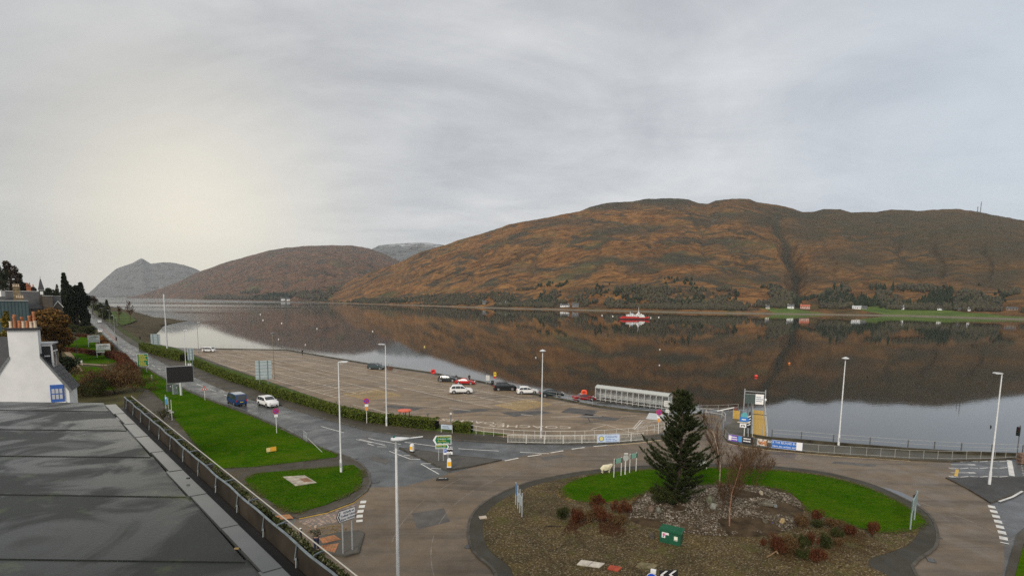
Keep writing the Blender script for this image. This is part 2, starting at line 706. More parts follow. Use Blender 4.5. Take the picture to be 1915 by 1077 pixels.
def hillmat(name, snow=None, cols=None, fields=False, con=.85, bmp=.8):
    m, nt, p = newmat(name)
    ge = nt.n('ShaderNodeNewGeometry')
    v = ge.outputs['Position']
    sp = nt.n('ShaderNodeSeparateXYZ')
    nt.link(v, sp.inputs[0])
    X, Y, Z = sp.outputs
    big = nt.noise(nt.scale(v, (1, 1, 1.2)), .0032, 6, .6, .4)
    mid = nt.noise(nt.scale(v, (.7, 1, 1.7)), .012, 6, .65, 1.0)
    fine = nt.noise(nt.scale(v, (.8, 1, 1.5)), .034, 6, .74, .9)
    rust = cols or [(.046, .027, .013), (.116, .054, .020), (.182, .094, .034), (.056, .048, .020), (.080, .055, .021)]
    f = nt.math('ADD', nt.math('MULTIPLY', big, .6), nt.math('MULTIPLY', mid, .45))
    col = nt.ramp(f, [(.34, rust[3]), (.42, rust[4]), (.47, rust[1]), (.56, rust[2]), (.66, rust[0])])
    col = nt.mix(con, col, nt.ramp(fine, [(.36, (.34, .34, .34)), (.5, (1, 1, 1)), (.64, (1.8, 1.7, 1.5))]), 'MULTIPLY')
    # heather and scree patches
    pt = nt.noise(nt.scale(v, (.8, 1, 1.8), (900, 300, 0)), .0075, 5, .6, 1.2)
    col = nt.mix(nt.ramp(pt, [(.53, 0), (.60, .85)]), col, (.038, .036, .026))
    pg = nt.noise(nt.scale(v, (.8, 1, 1.8), (100, 800, 50)), .0062, 5, .65, .8)
    col = nt.mix(nt.ramp(pg, [(.55, 0), (.68, .75)]), col, (.085, .082, .034))
    rk = nt.noise(nt.scale(v, (1, 1, 2.5), (50, 80, 0)), .028, 6, .75, .5)
    rkm = nt.math('MULTIPLY', nt.ramp(rk, [(.60, 0), (.66, 1)]), nt.ramp(pt, [(.5, 0), (.6, .85)]))
    col = nt.mix(rkm, col, (.16, .155, .145))
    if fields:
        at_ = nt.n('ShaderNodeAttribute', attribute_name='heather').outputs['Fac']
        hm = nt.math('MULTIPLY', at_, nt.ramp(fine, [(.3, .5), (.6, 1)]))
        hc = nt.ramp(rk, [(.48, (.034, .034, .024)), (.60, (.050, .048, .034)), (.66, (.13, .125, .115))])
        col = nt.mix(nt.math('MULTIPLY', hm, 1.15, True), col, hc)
        # darker green-brown blended in gradually towards the right
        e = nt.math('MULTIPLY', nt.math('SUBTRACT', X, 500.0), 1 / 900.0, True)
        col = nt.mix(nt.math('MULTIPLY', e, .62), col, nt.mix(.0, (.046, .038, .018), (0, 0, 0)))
        # pasture on the low ground, with a shingle shore below it
        lowm = nt.math('SUBTRACT', 1.0, nt.math('MULTIPLY', nt.math('SUBTRACT', Z, 10.0), .1, True), True)
        fl = nt.noise(nt.scale(v, (.011, .003, 0)), 1.0, 3, .5)
        fm = nt.math('MULTIPLY', lowm, nt.math('MULTIPLY', nt.ramp(fl, [(.44, 0), (.5, 1)]), nt.math('MULTIPLY', nt.math('SUBTRACT', X, 420.0), .01, True)))
        col = nt.mix(fm, col, nt.ramp(nt.noise(v, .02, 4), [(.35, (.055, .095, .018)), (.65, (.11, .15, .03))]))
        sh = nt.math('SUBTRACT', 1.0, nt.math('MULTIPLY', nt.math('SUBTRACT', Z, WZ + 1.2), .9, True), True)
        col = nt.mix(sh, col, (.17, .145, .105))
    if snow:
        sn = nt.math('ADD', nt.math('MULTIPLY', nt.math('SUBTRACT', Z, snow[0]), 1 / snow[1]), nt.math('MULTIPLY', nt.math('SUBTRACT', mid, .5), 2.2), True)
        col = nt.mix(nt.math('MULTIPLY', sn, .85, True), col, (.70, .72, .75))
    nt.link(col, p.inputs['Base Color'])
    p.inputs['Roughness'].default_value = .95
    p.inputs['Specular IOR Level'].default_value = .1
    bn = nt.n('ShaderNodeBump')
    bn.inputs['Strength'].default_value = bmp
    bn.inputs['Distance'].default_value = 9.0
    nt.link(nt.math('ADD', mid, nt.math('MULTIPLY', fine, .4)), bn.inputs['Height'])
    nt.link(bn.outputs[0], p.inputs['Normal'])
    return m


def shoreD(px):
    return g(px, interp(SHORE, px), WZ).y


SKY_MAIN = [(540, 561), (555, 556), (590, 545), (640, 530), (690, 510), (745, 492), (790, 470), (825, 460), (870, 445), (900, 437), (950, 420), (1000, 410), (1050, 401), (1080, 396), (1100, 387), (1130, 380), (1180, 377), (1200, 373), (1230, 371), (1250, 372), (1280, 373), (1300, 380), (1315, 381), (1330, 375), (1360, 371), (1390, 372), (1405, 378), (1440, 383), (1470, 390), (1490, 396), (1510, 396), (1530, 391), (1560, 391), (1580, 397), (1625, 396), (1650, 392), (1700, 394), (1780, 391), (1815, 396), (1840, 401), (1880, 409), (1915, 415), (2100, 440), (2300, 470), (2450, 520)]
SKY_MID = [(230, 556), (258, 552), (280, 546), (300, 540), (340, 525), (370, 510), (420, 492), (460, 480), (500, 470), (540, 463), (580, 460), (625, 458), (660, 459), (690, 464), (720, 474), (750, 490), (790, 508), (830, 530), (900, 560)]
SKY_SNOW = [(640, 500), (690, 468), (710, 460), (740, 456), (780, 453), (810, 455), (840, 460), (880, 480), (950, 540)]
SKY_FAR = [(120, 552), (165, 548), (175, 540), (195, 522), (220, 503), (250, 492), (268, 482), (285, 493), (310, 491), (330, 493), (345, 495), (368, 503), (395, 515), (430, 530), (470, 545), (500, 553)]

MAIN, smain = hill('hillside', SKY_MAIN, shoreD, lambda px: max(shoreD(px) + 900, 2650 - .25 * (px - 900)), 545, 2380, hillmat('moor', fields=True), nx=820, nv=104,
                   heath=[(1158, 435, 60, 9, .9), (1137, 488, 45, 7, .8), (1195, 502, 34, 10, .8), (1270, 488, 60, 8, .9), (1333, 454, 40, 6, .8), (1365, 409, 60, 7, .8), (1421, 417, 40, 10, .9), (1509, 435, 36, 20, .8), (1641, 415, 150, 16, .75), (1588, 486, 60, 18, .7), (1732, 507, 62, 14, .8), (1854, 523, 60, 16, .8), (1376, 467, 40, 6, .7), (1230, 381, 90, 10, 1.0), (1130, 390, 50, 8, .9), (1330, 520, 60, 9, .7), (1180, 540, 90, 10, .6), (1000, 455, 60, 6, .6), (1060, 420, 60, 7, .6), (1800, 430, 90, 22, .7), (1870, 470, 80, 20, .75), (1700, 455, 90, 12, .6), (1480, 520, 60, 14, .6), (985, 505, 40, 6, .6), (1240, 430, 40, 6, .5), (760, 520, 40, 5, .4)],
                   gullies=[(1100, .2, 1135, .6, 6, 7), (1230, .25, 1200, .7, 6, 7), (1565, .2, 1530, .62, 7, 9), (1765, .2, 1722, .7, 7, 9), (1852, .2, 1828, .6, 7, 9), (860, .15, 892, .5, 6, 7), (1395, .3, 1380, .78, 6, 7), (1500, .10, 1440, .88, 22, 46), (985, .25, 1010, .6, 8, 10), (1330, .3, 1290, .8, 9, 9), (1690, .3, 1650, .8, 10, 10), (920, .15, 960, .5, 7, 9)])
MID, smid = hill('hill', SKY_MID, lambda px: min(6500, max(2600, shoreD(px))), lambda px: 6800 - (px - 250) * 2.0 if px < 700 else 5900, 235, 890,
                 hillmat('moor_beyond', cols=[(.045, .030, .020), (.085, .046, .027), (.12, .066, .038), (.05, .042, .027), (.065, .048, .03)]), nx=300, nv=80, rough=1.9, seed=5)
hill('hill', SKY_SNOW, lambda px: 6400, lambda px: 8800, 640, 950, hillmat('snowy_moor', con=.3, bmp=.4, snow=(840, 200), cols=[(.085, .09, .095), (.11, .115, .12), (.13, .135, .135), (.085, .09, .095), (.10, .105, .105)]), nx=90, nv=40, seed=9)
hill('hill', SKY_FAR, lambda px: 8600, lambda px: 10600, 125, 495, hillmat('far_peak', con=.12, bmp=.25, snow=(725, 60), cols=[(.09, .094, .098), (.115, .115, .112), (.135, .13, .12), (.10, .104, .10), (.115, .117, .11)]), nx=140, nv=44, seed=13)

# ---- winter woods along the far shore
BARE = leafmat('winter_wood', [(.036, .035, .027), (.052, .047, .036), (.072, .062, .046), (.060, .060, .028), (.092, .080, .046)], .9, .02)
DARKW = leafmat('dark_wood', [(.014, .022, .014), (.022, .031, .018), (.034, .040, .022)], .9, .02)


def woods(surf, n, xlo, xhi, qlo, qhi, thr, hgt, m, seed, conifer=False):
    rg = np.random.default_rng(seed)
    out = []
    cnt = 0
    ico = bmesh.new()
    bmesh.ops.create_icosphere(ico, subdivisions=1, radius=1)
    IV = np.array([v_.co[:] for v_ in ico.verts])
    IF = np.array([[v_.index for v_ in f.verts] for f in ico.faces])
    ico.free()
    for _ in range(n * 6):
        px, q = rg.uniform(xlo, xhi), qlo + (qhi - qlo) * rg.random() ** 1.5
        if noise.noise(Vector((px / 55., q * 14, seed))) + .35 * noise.noise(Vector((px / 14., q * 40, seed + 4))) < thr + (q - qlo) / (qhi - qlo) * .45:
            continue
        pos = surf(px, q)
        if pos.z < .6:
            continue
        h = hgt * rg.uniform(.55, 1.25)
        wv = IV * rg.uniform(.7, 1.25, size=(len(IV), 1)) * np.array([h * .36, h * .36, h * .55])
        if conifer:
            tz = (wv[:, 2:3] / (h * .55) + 1) / 2
            wv[:, :2] *= np.clip(1.25 - 1.15 * tz, .08, 1)
            wv[:, 2] *= 1.3
        wv = wv + np.array([pos.x, pos.y, pos.z + h * .42])
        out.append(wv[IF])
        cnt += 1
        if cnt >= n:
            break
    o = soup('woodland', np.concatenate(out), m)
    return stuff(o)


woods(smain, 3600, 560, 1400, .028, .16, -.22, 8.5, BARE, 21)
woods(smain, 2600, 1380, 1980, .055, .19, -.16, 8.5, BARE, 26)
woods(smain, 700, 560, 1980, .06, .20, .05, 9, DARKW, 22)
woods(smain, 300, 1500, 1780, .07, .17, -.1, 13, DARKW, 23, True)
woods(smid, 700, 380, 660, .03, .16, -.2, 22, BARE, 24)
woods(smid, 320, 470, 545, .03, .09, -.3, 26, DARKW, 25, True)

# ---- low land on this side
land = [(375, 651.5), (330, 650), (284, 641), (268, 638)]
coast = gl([(535, 655), (700, 683), (800, 697), (900, 715), (1000, 738), (1110, 760), (1180, 769), (1250, 775)]) + gl([(1300, 772), (1345, 770), (1388, 768), (1396, 790), (1397, 815), (1440, 822), (1500, 826.5), (1560, 832), (1700, 843), (1800, 849), (1915, 853)])
left_edge = gl([(375, 651.5), (330, 650), (284, 641), (268, 640), (240, 622), (215, 604), (200, 592), (188, 580), (178, 570), (168, 563)])[::-1]
poly = left_edge + coast + [Vector((110, 56, 0)), Vector((260, 30, 0)), Vector((260, -120, 0)), Vector((-900, -120, 0)), Vector((-4000, 800, 0)), Vector((-4600, 2600, 0))]
b = MB()
b.prism(poly, -4.5, 0)
GROUND = asphalt('old_asphalt', (.075, .073, .07), (.12, .115, .108), .35, .6, seed=3)
ROUGHG = mat((.045, .055, .02), .9, .45, .35, bump=.05, world=True, key='rough_ground')
struct(b.build('ground', GROUND))
# brown shore left bare by the tide
inn = gl([(300, 646), (284, 641), (268, 640), (240, 622), (215, 604), (200, 592), (188, 580), (178, 570)], -.15)
out = gl([(303, 647), (293, 640), (290, 628), (312, 607), (364, 599.5), (300, 593), (250, 581), (200, 571)], WZ - .25)
V, F = [], []
N_ = 9
for k in range(N_):
    for i in range(len(inn) * 4 - 3):
        t = i / 4
        i0 = min(len(inn) - 2, int(t))
        f = t - i0
        a = inn[i0].lerp(inn[i0 + 1], f)
        c = out[i0].lerp(out[i0 + 1], f)
        q = a.lerp(c, k / (N_ - 1))
        if 0 < k < N_ - 1:
            q.z += .22 * noise.noise(Vector((q.x / 9, q.y / 9, 1)))
        V.append(q)
NI = len(inn) * 4 - 3
for k in range(N_ - 1):
    for i in range(NI - 1):
        F.append((k * NI + i, k * NI + i + 1, (k + 1) * NI + i + 1, (k + 1) * NI + i))
b = MB()
b.add(V, F)
struct(b.build('foreshore', mat((.060, .046, .022), .85, .5, .14, bump=.2, world=True, key='wrack'), smooth='all'))

# ---- grass
GR, nt, p = newmat('lawn_grass')
v = nt.n('ShaderNodeNewGeometry').outputs['Position']
gb = nt.noise(v, .22, 5, .6, .4)
gs = nt.noise(nt.scale(v, (.45, 2.4, 1)), 1.3, 4, .65, .4)
gf = nt.noise(v, 16, 3, .7)
col = nt.ramp(gb, [(.30, (.023, .080, .002)), (.5, (.040, .108, .003)), (.72, (.070, .126, .006))])
col = nt.mix(.65, col, nt.ramp(gs, [(.3, (.55, .62, .5)), (.7, (1.3, 1.22, 1.2))]), 'MULTIPLY')
col = nt.mix(.7, col, nt.ramp(gf, [(.3, (.45, .5, .4)), (.7, (1.5, 1.4, 1.3))]), 'MULTIPLY')
gy = nt.noise(nt.scale(v, (1, 1, 1), (40, 11, 0)), .45, 6, .7, 1.2)
col = nt.mix(nt.ramp(gy, [(.50, 0), (.66, .7)]), col, (.080, .108, .010))
col = nt.mix(nt.ramp(gy, [(.28, .55), (.42, 0)]), col, (.018, .050, .006))
nt.link(col, p.inputs['Base Color'])
p.inputs['Roughness'].default_value = .8
p.inputs['Specular IOR Level'].default_value = .0
bn = nt.n('ShaderNodeBump')
bn.inputs['Distance'].default_value = .05
nt.link(gf, bn.inputs['Height'])
nt.link(bn.outputs[0], p.inputs['Normal'])
BLADE = leafmat('grass_blade', [(.025, .082, .002), (.044, .110, .003), (.078, .130, .008)], .8, .6)


def lawn(pts, z=.13, n=9000, h=.09, name='lawn'):
    b = MB()
    b.prism(pts, z - .13, z)
    struct(b.build(name, GR))
    q = inpoly(pts, n)
    P = np.column_stack([q, np.full(n, z + h * .3)])
    T = leaves(P, h * .9, up=.35, aspect=.6)
    T[:, :, 2] = np.maximum(T[:, :, 2], z - .02)
    stuff(soup('grass', T, BLADE))


PAVE = asphalt('pavement_asphalt', (.036, .031, .020), (.070, .058, .038), .5, .8, seed=9)
KERB = mat((.095, .088, .075), .75, .35, 1.2, bump=.005, world=True, key='kerbstone')
ROADG = asphalt('road_asphalt', (.048, .051, .052), (.085, .088, .088), .20, .46, seed=1)
ROADB = asphalt('red_asphalt', (.112, .082, .052), (.170, .126, .081), .38, .62, streak=.3, seed=2)
CARPK = asphalt('car_park_asphalt', (.152, .110, .068), (.25, .182, .114), .42, .68, streak=R(35), seed=4)

# main road down the side of the loch
LE = [(150, 566.5), (158.5, 578.4), (166.8, 600), (187, 620), (207, 638.5), (230, 660), (242, 673.6), (273.8, 686.5), (298.8, 702), (321, 714), (350, 729), (400, 750), (463, 772.5), (521, 797), (601, 838), (631, 848)]
RE = [(153.5, 566.3), (163.5, 577), (173.5, 592), (197, 607), (217, 627), (242, 644), (280, 664.5), (321, 687), (364.5, 705), (424.8, 731), (473, 747.5), (526, 758.5), (600, 781), (640, 792), (682, 803.5), (740, 813), (807, 820), (857, 823.6), (951, 828.8), (1016, 830), (1113, 831), (1190, 826), (1237, 820)]
LOW = [(655, 856), (678, 869), (691, 886), (693, 905), (686, 919), (661, 939), (611, 958), (555, 969.5)]
b = MB()
b.sheet(gl(LE + LOW[:4]) + gl([(740, 914), (800, 900), (900, 885), (1000, 858), (1100, 843), (1237, 829)]) + gl(RE[::-1]), .006)
struct(b.build('main_road', ROADG))
# roundabout carriageway
b = MB()
ring = gl([(693, 912), (757, 909), (800, 897), (845, 884), (890, 872), (940, 861), (1000, 848), (1060, 840), (1120, 833), (1190, 827), (1237, 821), (1247, 811), (1262, 790), (1268, 776), (1300, 774), (1343, 776), (1351, 788), (1349, 799), (1350, 814), (1360, 827), (1384, 833.5), (1435, 840), (1499, 846), (1560, 851.5), (1702, 861), (1777, 865), (1800, 905), (1850, 941), (1857, 950), (1867, 977), (1878, 1013), (1878, 1060), (1860, 1130), (1700, 1300), (1300, 1420), (700, 1420), (500, 1300), (480, 1080), (530, 1000), (555, 970), (611, 958), (661, 939), (686, 919)])
b.sheet(ring, .012)
struct(b.build('roundabout_road', ROADB))
# road that leaves to the right
b = MB()
b.sheet(gl([(1852, 940), (1867, 977), (1878, 1013), (1902, 997), (1915, 986), (2050, 930), (2050, 885), (1912, 919)]) + gl([]), .009)
b.sheet(gl([(1777, 858.5), (1902, 855), (2060, 855), (2060, 893), (1912, 890), (1769, 894)]), .009)
struct(b.build('side_road', asphalt('dark_road', (.075, .078, .08), (.11, .113, .115), .3, .55, seed=5)))
# car park
cp = gl([(350, 656), (375, 653), (535, 656.5), (700, 684.5), (800, 699), (900, 717), (1000, 740), (1110, 762), (1180, 771), (1250, 777), (1262, 783), (1255, 800), (1232, 811), (1180, 819), (1120, 822.5), (1010, 821.5), (940, 818), (880, 806), (820, 794), (700, 771), (633, 757), (560, 733), (480, 705), (420, 684), (364, 663)])
b = MB()
b.prism(cp, -.05, .022)
struct(b.build('car_park', CARPK))
# verge and pavement between the road and the car park
b = MB()
vp = gl([(268, 657), (300, 674)]) + gl(RE[7:])
bk = gl([(1240, 812), (1180, 819.5), (1120, 823), (1010, 822), (940, 818.5), (880, 806.5), (820, 794.5), (700, 771.5), (633, 757.5), (560, 733.5), (480, 705.5), (420, 684.5), (364, 663.5), (330, 651), (280, 642)])
b.prism(vp + bk, -.05, .11)
struct(b.build('pavement', PAVE))
b = MB()
b.band(gl(RE[6:]), -.06, .12, -.02, .13)
struct(b.build('kerb', KERB))
# narrow green verge under the hedge
VG = mat((.062, .088, .016), .9, .5, 1.2, bump=.03, world=True, key='verge_grass')
b = MB()
vg0 = gl([(283, 656), (330, 672), (400, 702), (470, 726), (560, 752), (640, 776), (720, 790), (800, 806), (870, 812), (948, 815)])
vg1 = gl([(280, 643), (330, 652), (400, 682), (470, 704), (560, 735), (640, 761), (720, 777), (800, 793), (870, 806), (940, 812)])
b.prism(vg0 + vg1[::-1], .1, .135)
struct(b.build('verge', VG))
q = inpoly(vg0 + vg1[::-1], 9000)
stuff(soup('grass', leaves(np.column_stack([q, np.full(9000, .18)]), .16, up=.2, aspect=.5), BLADE))

# bank and pavement along the near side of the road
b = MB()
near = LE[4:] + LOW
b.prism(gl([(100, 600), (140, 580)]) + gl(LE[1:4]) + gl(near) + gl([(532, 962), (470, 940), (380, 900), (250, 830), (100, 900), (-200, 1000), (-400, 800), (-300, 600)]), -.05, .10)
struct(b.build('pavement', PAVE))
b = MB()
b.band(gl(LE[5:] + LOW), -.16, .06, -.02, .12)
struct(b.build('kerb', KERB))
L1 = gl([(262, 690), (276, 692.5), (300, 706), (321, 718), (350, 733), (400, 754), (463, 777), (521, 802), (575, 829), (612, 845), (631, 851), (629, 856), (578, 862.5), (479, 874), (413, 877.5), (404, 874), (380, 850), (363, 829), (345, 806), (326, 783), (305, 752), (280, 730), (240, 720)])
lawn(L1, .16, 26000, .09)
L2 = gl([(459, 899), (479, 887), (578, 879), (661, 871), (676, 882), (678, 902), (661, 922), (611.5, 945), (555, 961), (532, 956), (495.5, 932), (465.6, 909)])
lawn(L2, .16, 16000, .08)
# raised concrete slab with a manhole cover in the small lawn
t = thing('concrete_slab', 'square weathered concrete slab with rusty cover set in the small lawn', 'slab', g(560, 899, .16))
o0 = t.location.copy()
b = MB()
pts = [q - o0 for q in gl([(529, 891.5), (570, 889), (592, 902.5), (553, 908.5)], .16)]
b.prism([(q.x, q.y) for q in pts], -.05, .05)
b.build('slab', mat((.36, .32, .26), .8, .4, 1.6, bump=.01), t)
b = MB()
pts = [q - o0 for q in gl([(560, 895.5), (574, 894), (585, 900.5), (569, 902)], .16)]
b.prism([(q.x, q.y) for q in pts], .04, .065)
b.build('cover', mat((.20, .10, .05), .7, .3, 3), t)

# triangular traffic islet
IS = gl([(747, 838), (800, 845), (846, 852), (938, 861), (910, 867), (887, 872), (843, 879), (833, 878.5), (790, 859)])
b = MB()
b.prism(IS, -.02, .12)
struct(b.build('traffic_island', asphalt('islet_asphalt', (.060, .055, .046), (.085, .078, .066), .5, .8, seed=12)))
b = MB()
b.band(IS + IS[:1], -.10, .06, -.02, .128)
struct(b.build('kerb', mat((.075, .068, .055), .8, .35, 1.2, world=True, key='dark_kerb')))
# triangular islet on the right
IR = gl([(1769, 894), (1807, 913), (1852, 941), (1912, 919), (2010, 893)])
b = MB()
b.prism(IR, -.02, .12)
struct(b.build('traffic_island', asphalt('islet_asphalt', (.035, .034, .033), (.055, .053, .05), .5, .8, seed=13)))
b = MB()
b.band(IR[:4], -.06, .1, -.02, .126)
struct(b.build('kerb', mat((.075, .068, .055), .8, .35, 1.2, world=True, key='dark_kerb')))
# bottom right verge
b = MB()
b.prism(gl([(2050, 935), (1915, 990), (1902, 1000), (1884, 1062), (1870, 1140), (2050, 1160)]), -.02, .12)
struct(b.build('pavement', PAVE))
lawn(gl([(2050, 960), (1915, 1018), (1898, 1080), (1890, 1140), (2050, 1150)]), .15, 3000, .08)

# crossing refuge at the lower left and its paving
CRO = gl([(590, 1012), (600, 1004), (630, 998), (672, 994.5), (678, 999), (668, 1035), (648, 1040), (622, 1035.5), (592, 1026)])
b = MB()
b.prism(CRO, -.02, .12)
struct(b.build('crossing_island', asphalt('islet_asphalt', (.070, .064, .052), (.10, .09, .074), .5, .8, seed=12)))
b = MB()
b.band(CRO[2:] , -.02, .14, -.02, .13)
struct(b.build('kerb', KERB))
BRICK = mat((.34, .15, .055), .7, .35, 3, world=True, key='tactile_clay')
WORN = mat((.27, .20, .155), .7, .4, 1.1, world=True, key='worn_paving')
quads = [[(512, 964.5), (541, 961), (549, 968.5), (521, 971)], [(596, 1006), (625, 1000), (638, 1008), (604, 1016)], [(600, 1020), (634, 1015), (626, 1033), (598, 1026)], [(625, 1018), (636, 1011), (640, 1016), (628, 1033)]]
tp = thing('tactile_paving', 'orange tactile paving squares at the crossing beside the direction sign', 'tactile paving', g(618, 1015, .12))
BR = []
proto = None
for qd in quads[1:3]:
    a, b_, c, d = gl(qd, .12)
    n = 6
    for i in range(n):
        for k in range(n):
            def bl(u, w_):
                return (a.lerp(b_, u)).lerp(d.lerp(c, u), w_)
            e = .04
            mb = MB()
            P4 = [bl((i + e) / n, (k + e) / n), bl((i + 1 - e) / n, (k + e) / n), bl((i + 1 - e) / n, (k + 1 - e) / n), bl((i + e) / n, (k + 1 - e) / n)]
            P4 = [q - tp.location for q in P4]
            mb.prism([(q.x, q.y) for q in P4], -.02, .012 + .006 * random.random())
            mb.build('brick', mat((.30 + .1 * random.choice((0, .5, 1)), .15, .06), .7, .25, 3), tp)
tp2 = thing('tactile_paving', 'orange tactile paving strip at the corner of the small lawn', 'tactile paving', g(530, 966, .10))
a, b_, c, d = gl(quads[0], .10)
for i in range(6):
    for k in range(3):
        e = .04
        def bl(u, w_):
            return (a.lerp(b_, u)).lerp(d.lerp(c, u), w_)
        mb = MB()
        P4 = [bl((i + e) / 6, (k + e) / 3), bl((i + 1 - e) / 6, (k + e) / 3), bl((i + 1 - e) / 6, (k + 1 - e) / 3), bl((i + e) / 6, (k + 1 - e) / 3)]
        P4 = [q - tp2.location for q in P4]
        mb.prism([(q.x, q.y) for q in P4], -.02, .015 + .006 * random.random())
        mb.build('brick', mat((.35, .16, .055 + .01 * random.choice((0, 1))), .7, .25, 3), tp2)
# worn crossing surface
b = MB()
cz = [(556, 973), (611, 962), (655, 946), (667, 940), (671, 968), (640, 976), (585, 986)]
b.sheet(gl(cz), .017)
struct(b.build('crossing_surface', asphalt('crossing_asphalt', (.13, .105, .088), (.19, .15, .12), .4, .6, streak=1.2, seed=6)))
b = MB()
for i in range(11):
    u = i / 10
    p0 = Vector((560 + 100 * u, 975 - 30 * u))
    p1 = Vector((586 + 80 * u, 985.5 - 18 * u))
    a, c = g(*p0), g(*p1)
    for k in range(7):
        if random.random() < .7:
            s0, s1 = k / 7 + .02 * random.random(), (k + .5 + .4 * random.random()) / 7
            b.line(a.lerp(c, s0), a.lerp(c, s1), .12 + .22 * random.random(), .021)
struct(b.build('worn_paint', mat((.34, .24, .175), .7, .3, 2, world=True, key='worn_paint')))

# ---- painted markings
PAINT = mat((.60, .59, .55), .55, .22, 1.5, world=True, key='road_paint')
PAINTF = mat((.52, .46, .38), .6, .3, 1.0, world=True, key='faded_paint')
PAINTY = mat((.52, .33, .05), .6, .3, 1.2, world=True, key='yellow_paint')


def dashes(b, pts, dash, gap, wd_, z):
    """dashed line along a polyline of places"""
    P = [Vector((q[0], q[1])) for q in pts]
    pos, on, left_ = 0, True, dash
    for a, c in zip(P, P[1:]):
        L = (c - a).length
        s = 0
        while s < L - 1e-3:
            st = min(left_, L - s)
            if on:
                b.line(a.lerp(c, s / L), a.lerp(c, (s + st) / L), wd_, z)
            s += st
            left_ -= st
            if left_ <= 1e-4:
                on = not on
                left_ = dash if on else gap
    return b


b = MB()
dashes(b, gl([(163, 583), (178, 606), (195, 622), (214, 642)]), 3, 4.5, .18, .018)
dashes(b, gl([(221, 645), (250, 664), (300, 691), (350, 711), (427, 741)]), 4, 4.5, .16, .018)
dashes(b, gl([(600, 797), (640, 808), (700, 822), (757, 832)]), 5.5, 5, .15, .018)
dashes(b, gl([(757, 826.5), (812, 834), (845, 838), (912, 842), (985, 846), (1027, 848)]), 5.0, 2.6, .17, .018)
for pts in ([(666, 821.5), (695, 827.5)], [(672, 821), (720, 832.5)], [(687, 829), (699, 833)], [(705, 835), (723, 835.4)], [(749, 838), (773, 842)],
            [(728, 843.5), (768, 858.5)], [(735, 842.5), (748, 842.6)], [(755, 851.5), (767, 851.5)], [(769, 858.2), (786, 858.6)],
            [(787, 867), (821, 886.5)], [(789, 866.5), (807, 866.8)], [(806, 875.5), (825, 876.3)]):
    q = gl(pts)
    b.line(q[0], q[1], .14, .019)
dashes(b, gl([(944, 861.5), (976, 855), (1010, 850), (1042, 844.5), (1074, 839), (1105, 835), (1135, 832.5)]), 1.9, 1.3, .26, .024)
dashes(b, gl([(680, 936), (676.5, 948), (673, 960), (672, 976)]), .62, .45, .5, .024)
dashes(b, gl([(1853.5, 945), (1862, 964), (1868, 979), (1874, 996), (1879, 1016)]), .75, .62, .5, .024)
for pts in ([(1868, 939.5), (1893, 931)], [(1893, 931), (1912, 920)]):
    q = gl(pts)
    b.line(q[0], q[1], .2, .13)
struct(b.build('road_marking', PAINT))
b = MB()
b.band(gl([(1135, 832.5), (1190, 828.5), (1237, 822.5)]), -.1, .1, .012, .024)
b.band(gl([(1360, 829), (1390, 835), (1435, 841.5), (1499, 847.5), (1560, 852.7), (1640, 857.5), (1702, 862)]), -.06, .06, .0125, .0245)
struct(b.build('edge_line', mat((.46, .36, .2), .6, .3, 1.2, world=True, key='edge_paint')))
b = MB()
for o_ in (.14, .42):
    b.band(gl([(693.5, 911), (688, 920), (663, 941), (612, 960), (560, 971)]), -o_ - .06, -o_ + .06, .012, .0255)
struct(b.build('double_yellow_line', PAINTY))
# zigzag lines and stop line of the crossing on the right
b = MB()
for y0, y1 in ((862.5, 862), (875.5, 874), (891, 890.5)):
    L = [1777 + i * (1887 - 1777) / 6 for i in range(7)]
    P = [g(x, y0 + (y1 - y0) * i / 6 + (1.0 if i % 2 else -.4)) for i, x in enumerate(L)]
    for a, c in zip(P, P[1:]):
        b.line(a, a.lerp(c, .86), .14, .02)
    s = g(1776, y0)
    b.line(s, s + Vector((.55, .02, 0)), .42, .02)
for y0 in (868.5, 883.5):
    a, c, d = g(1778, y0), g(1811, y0 + .3), g(1824, y0 + .4)
    b.line(a, c, .13, .02)
    b.line(c, d, .34, .02)
a, c = g(1887.5, 860.5), g(1892.5, 889.5)
b.line(a, c, .45, .02)
for xa in (1908, 1916):
    for k in range(10):
        q = g(xa + k * .55, 861 + k * 3.0)
        b.line(q, q + Vector((.13, 0, 0)), .13, .02)
struct(b.build('zigzag_marking', PAINT))
b = MB()
b.line(g(1790.5, 877.5), g(1787.5, 890), .28, .021)
struct(b.build('yellow_mark', PAINTY))

# car park bays
SW2, U = g(535, 655), (g(1110, 760) - g(535, 655))
U = Vector((U.x, U.y, 0)).normalized()
VV = Vector((U.y, -U.x, 0))
if VV.y > 0:
    VV = -VV


def cpk(u, v_):
    q = SW2 + U * u + VV * v_
    return Vector((q.x, q.y, 0))


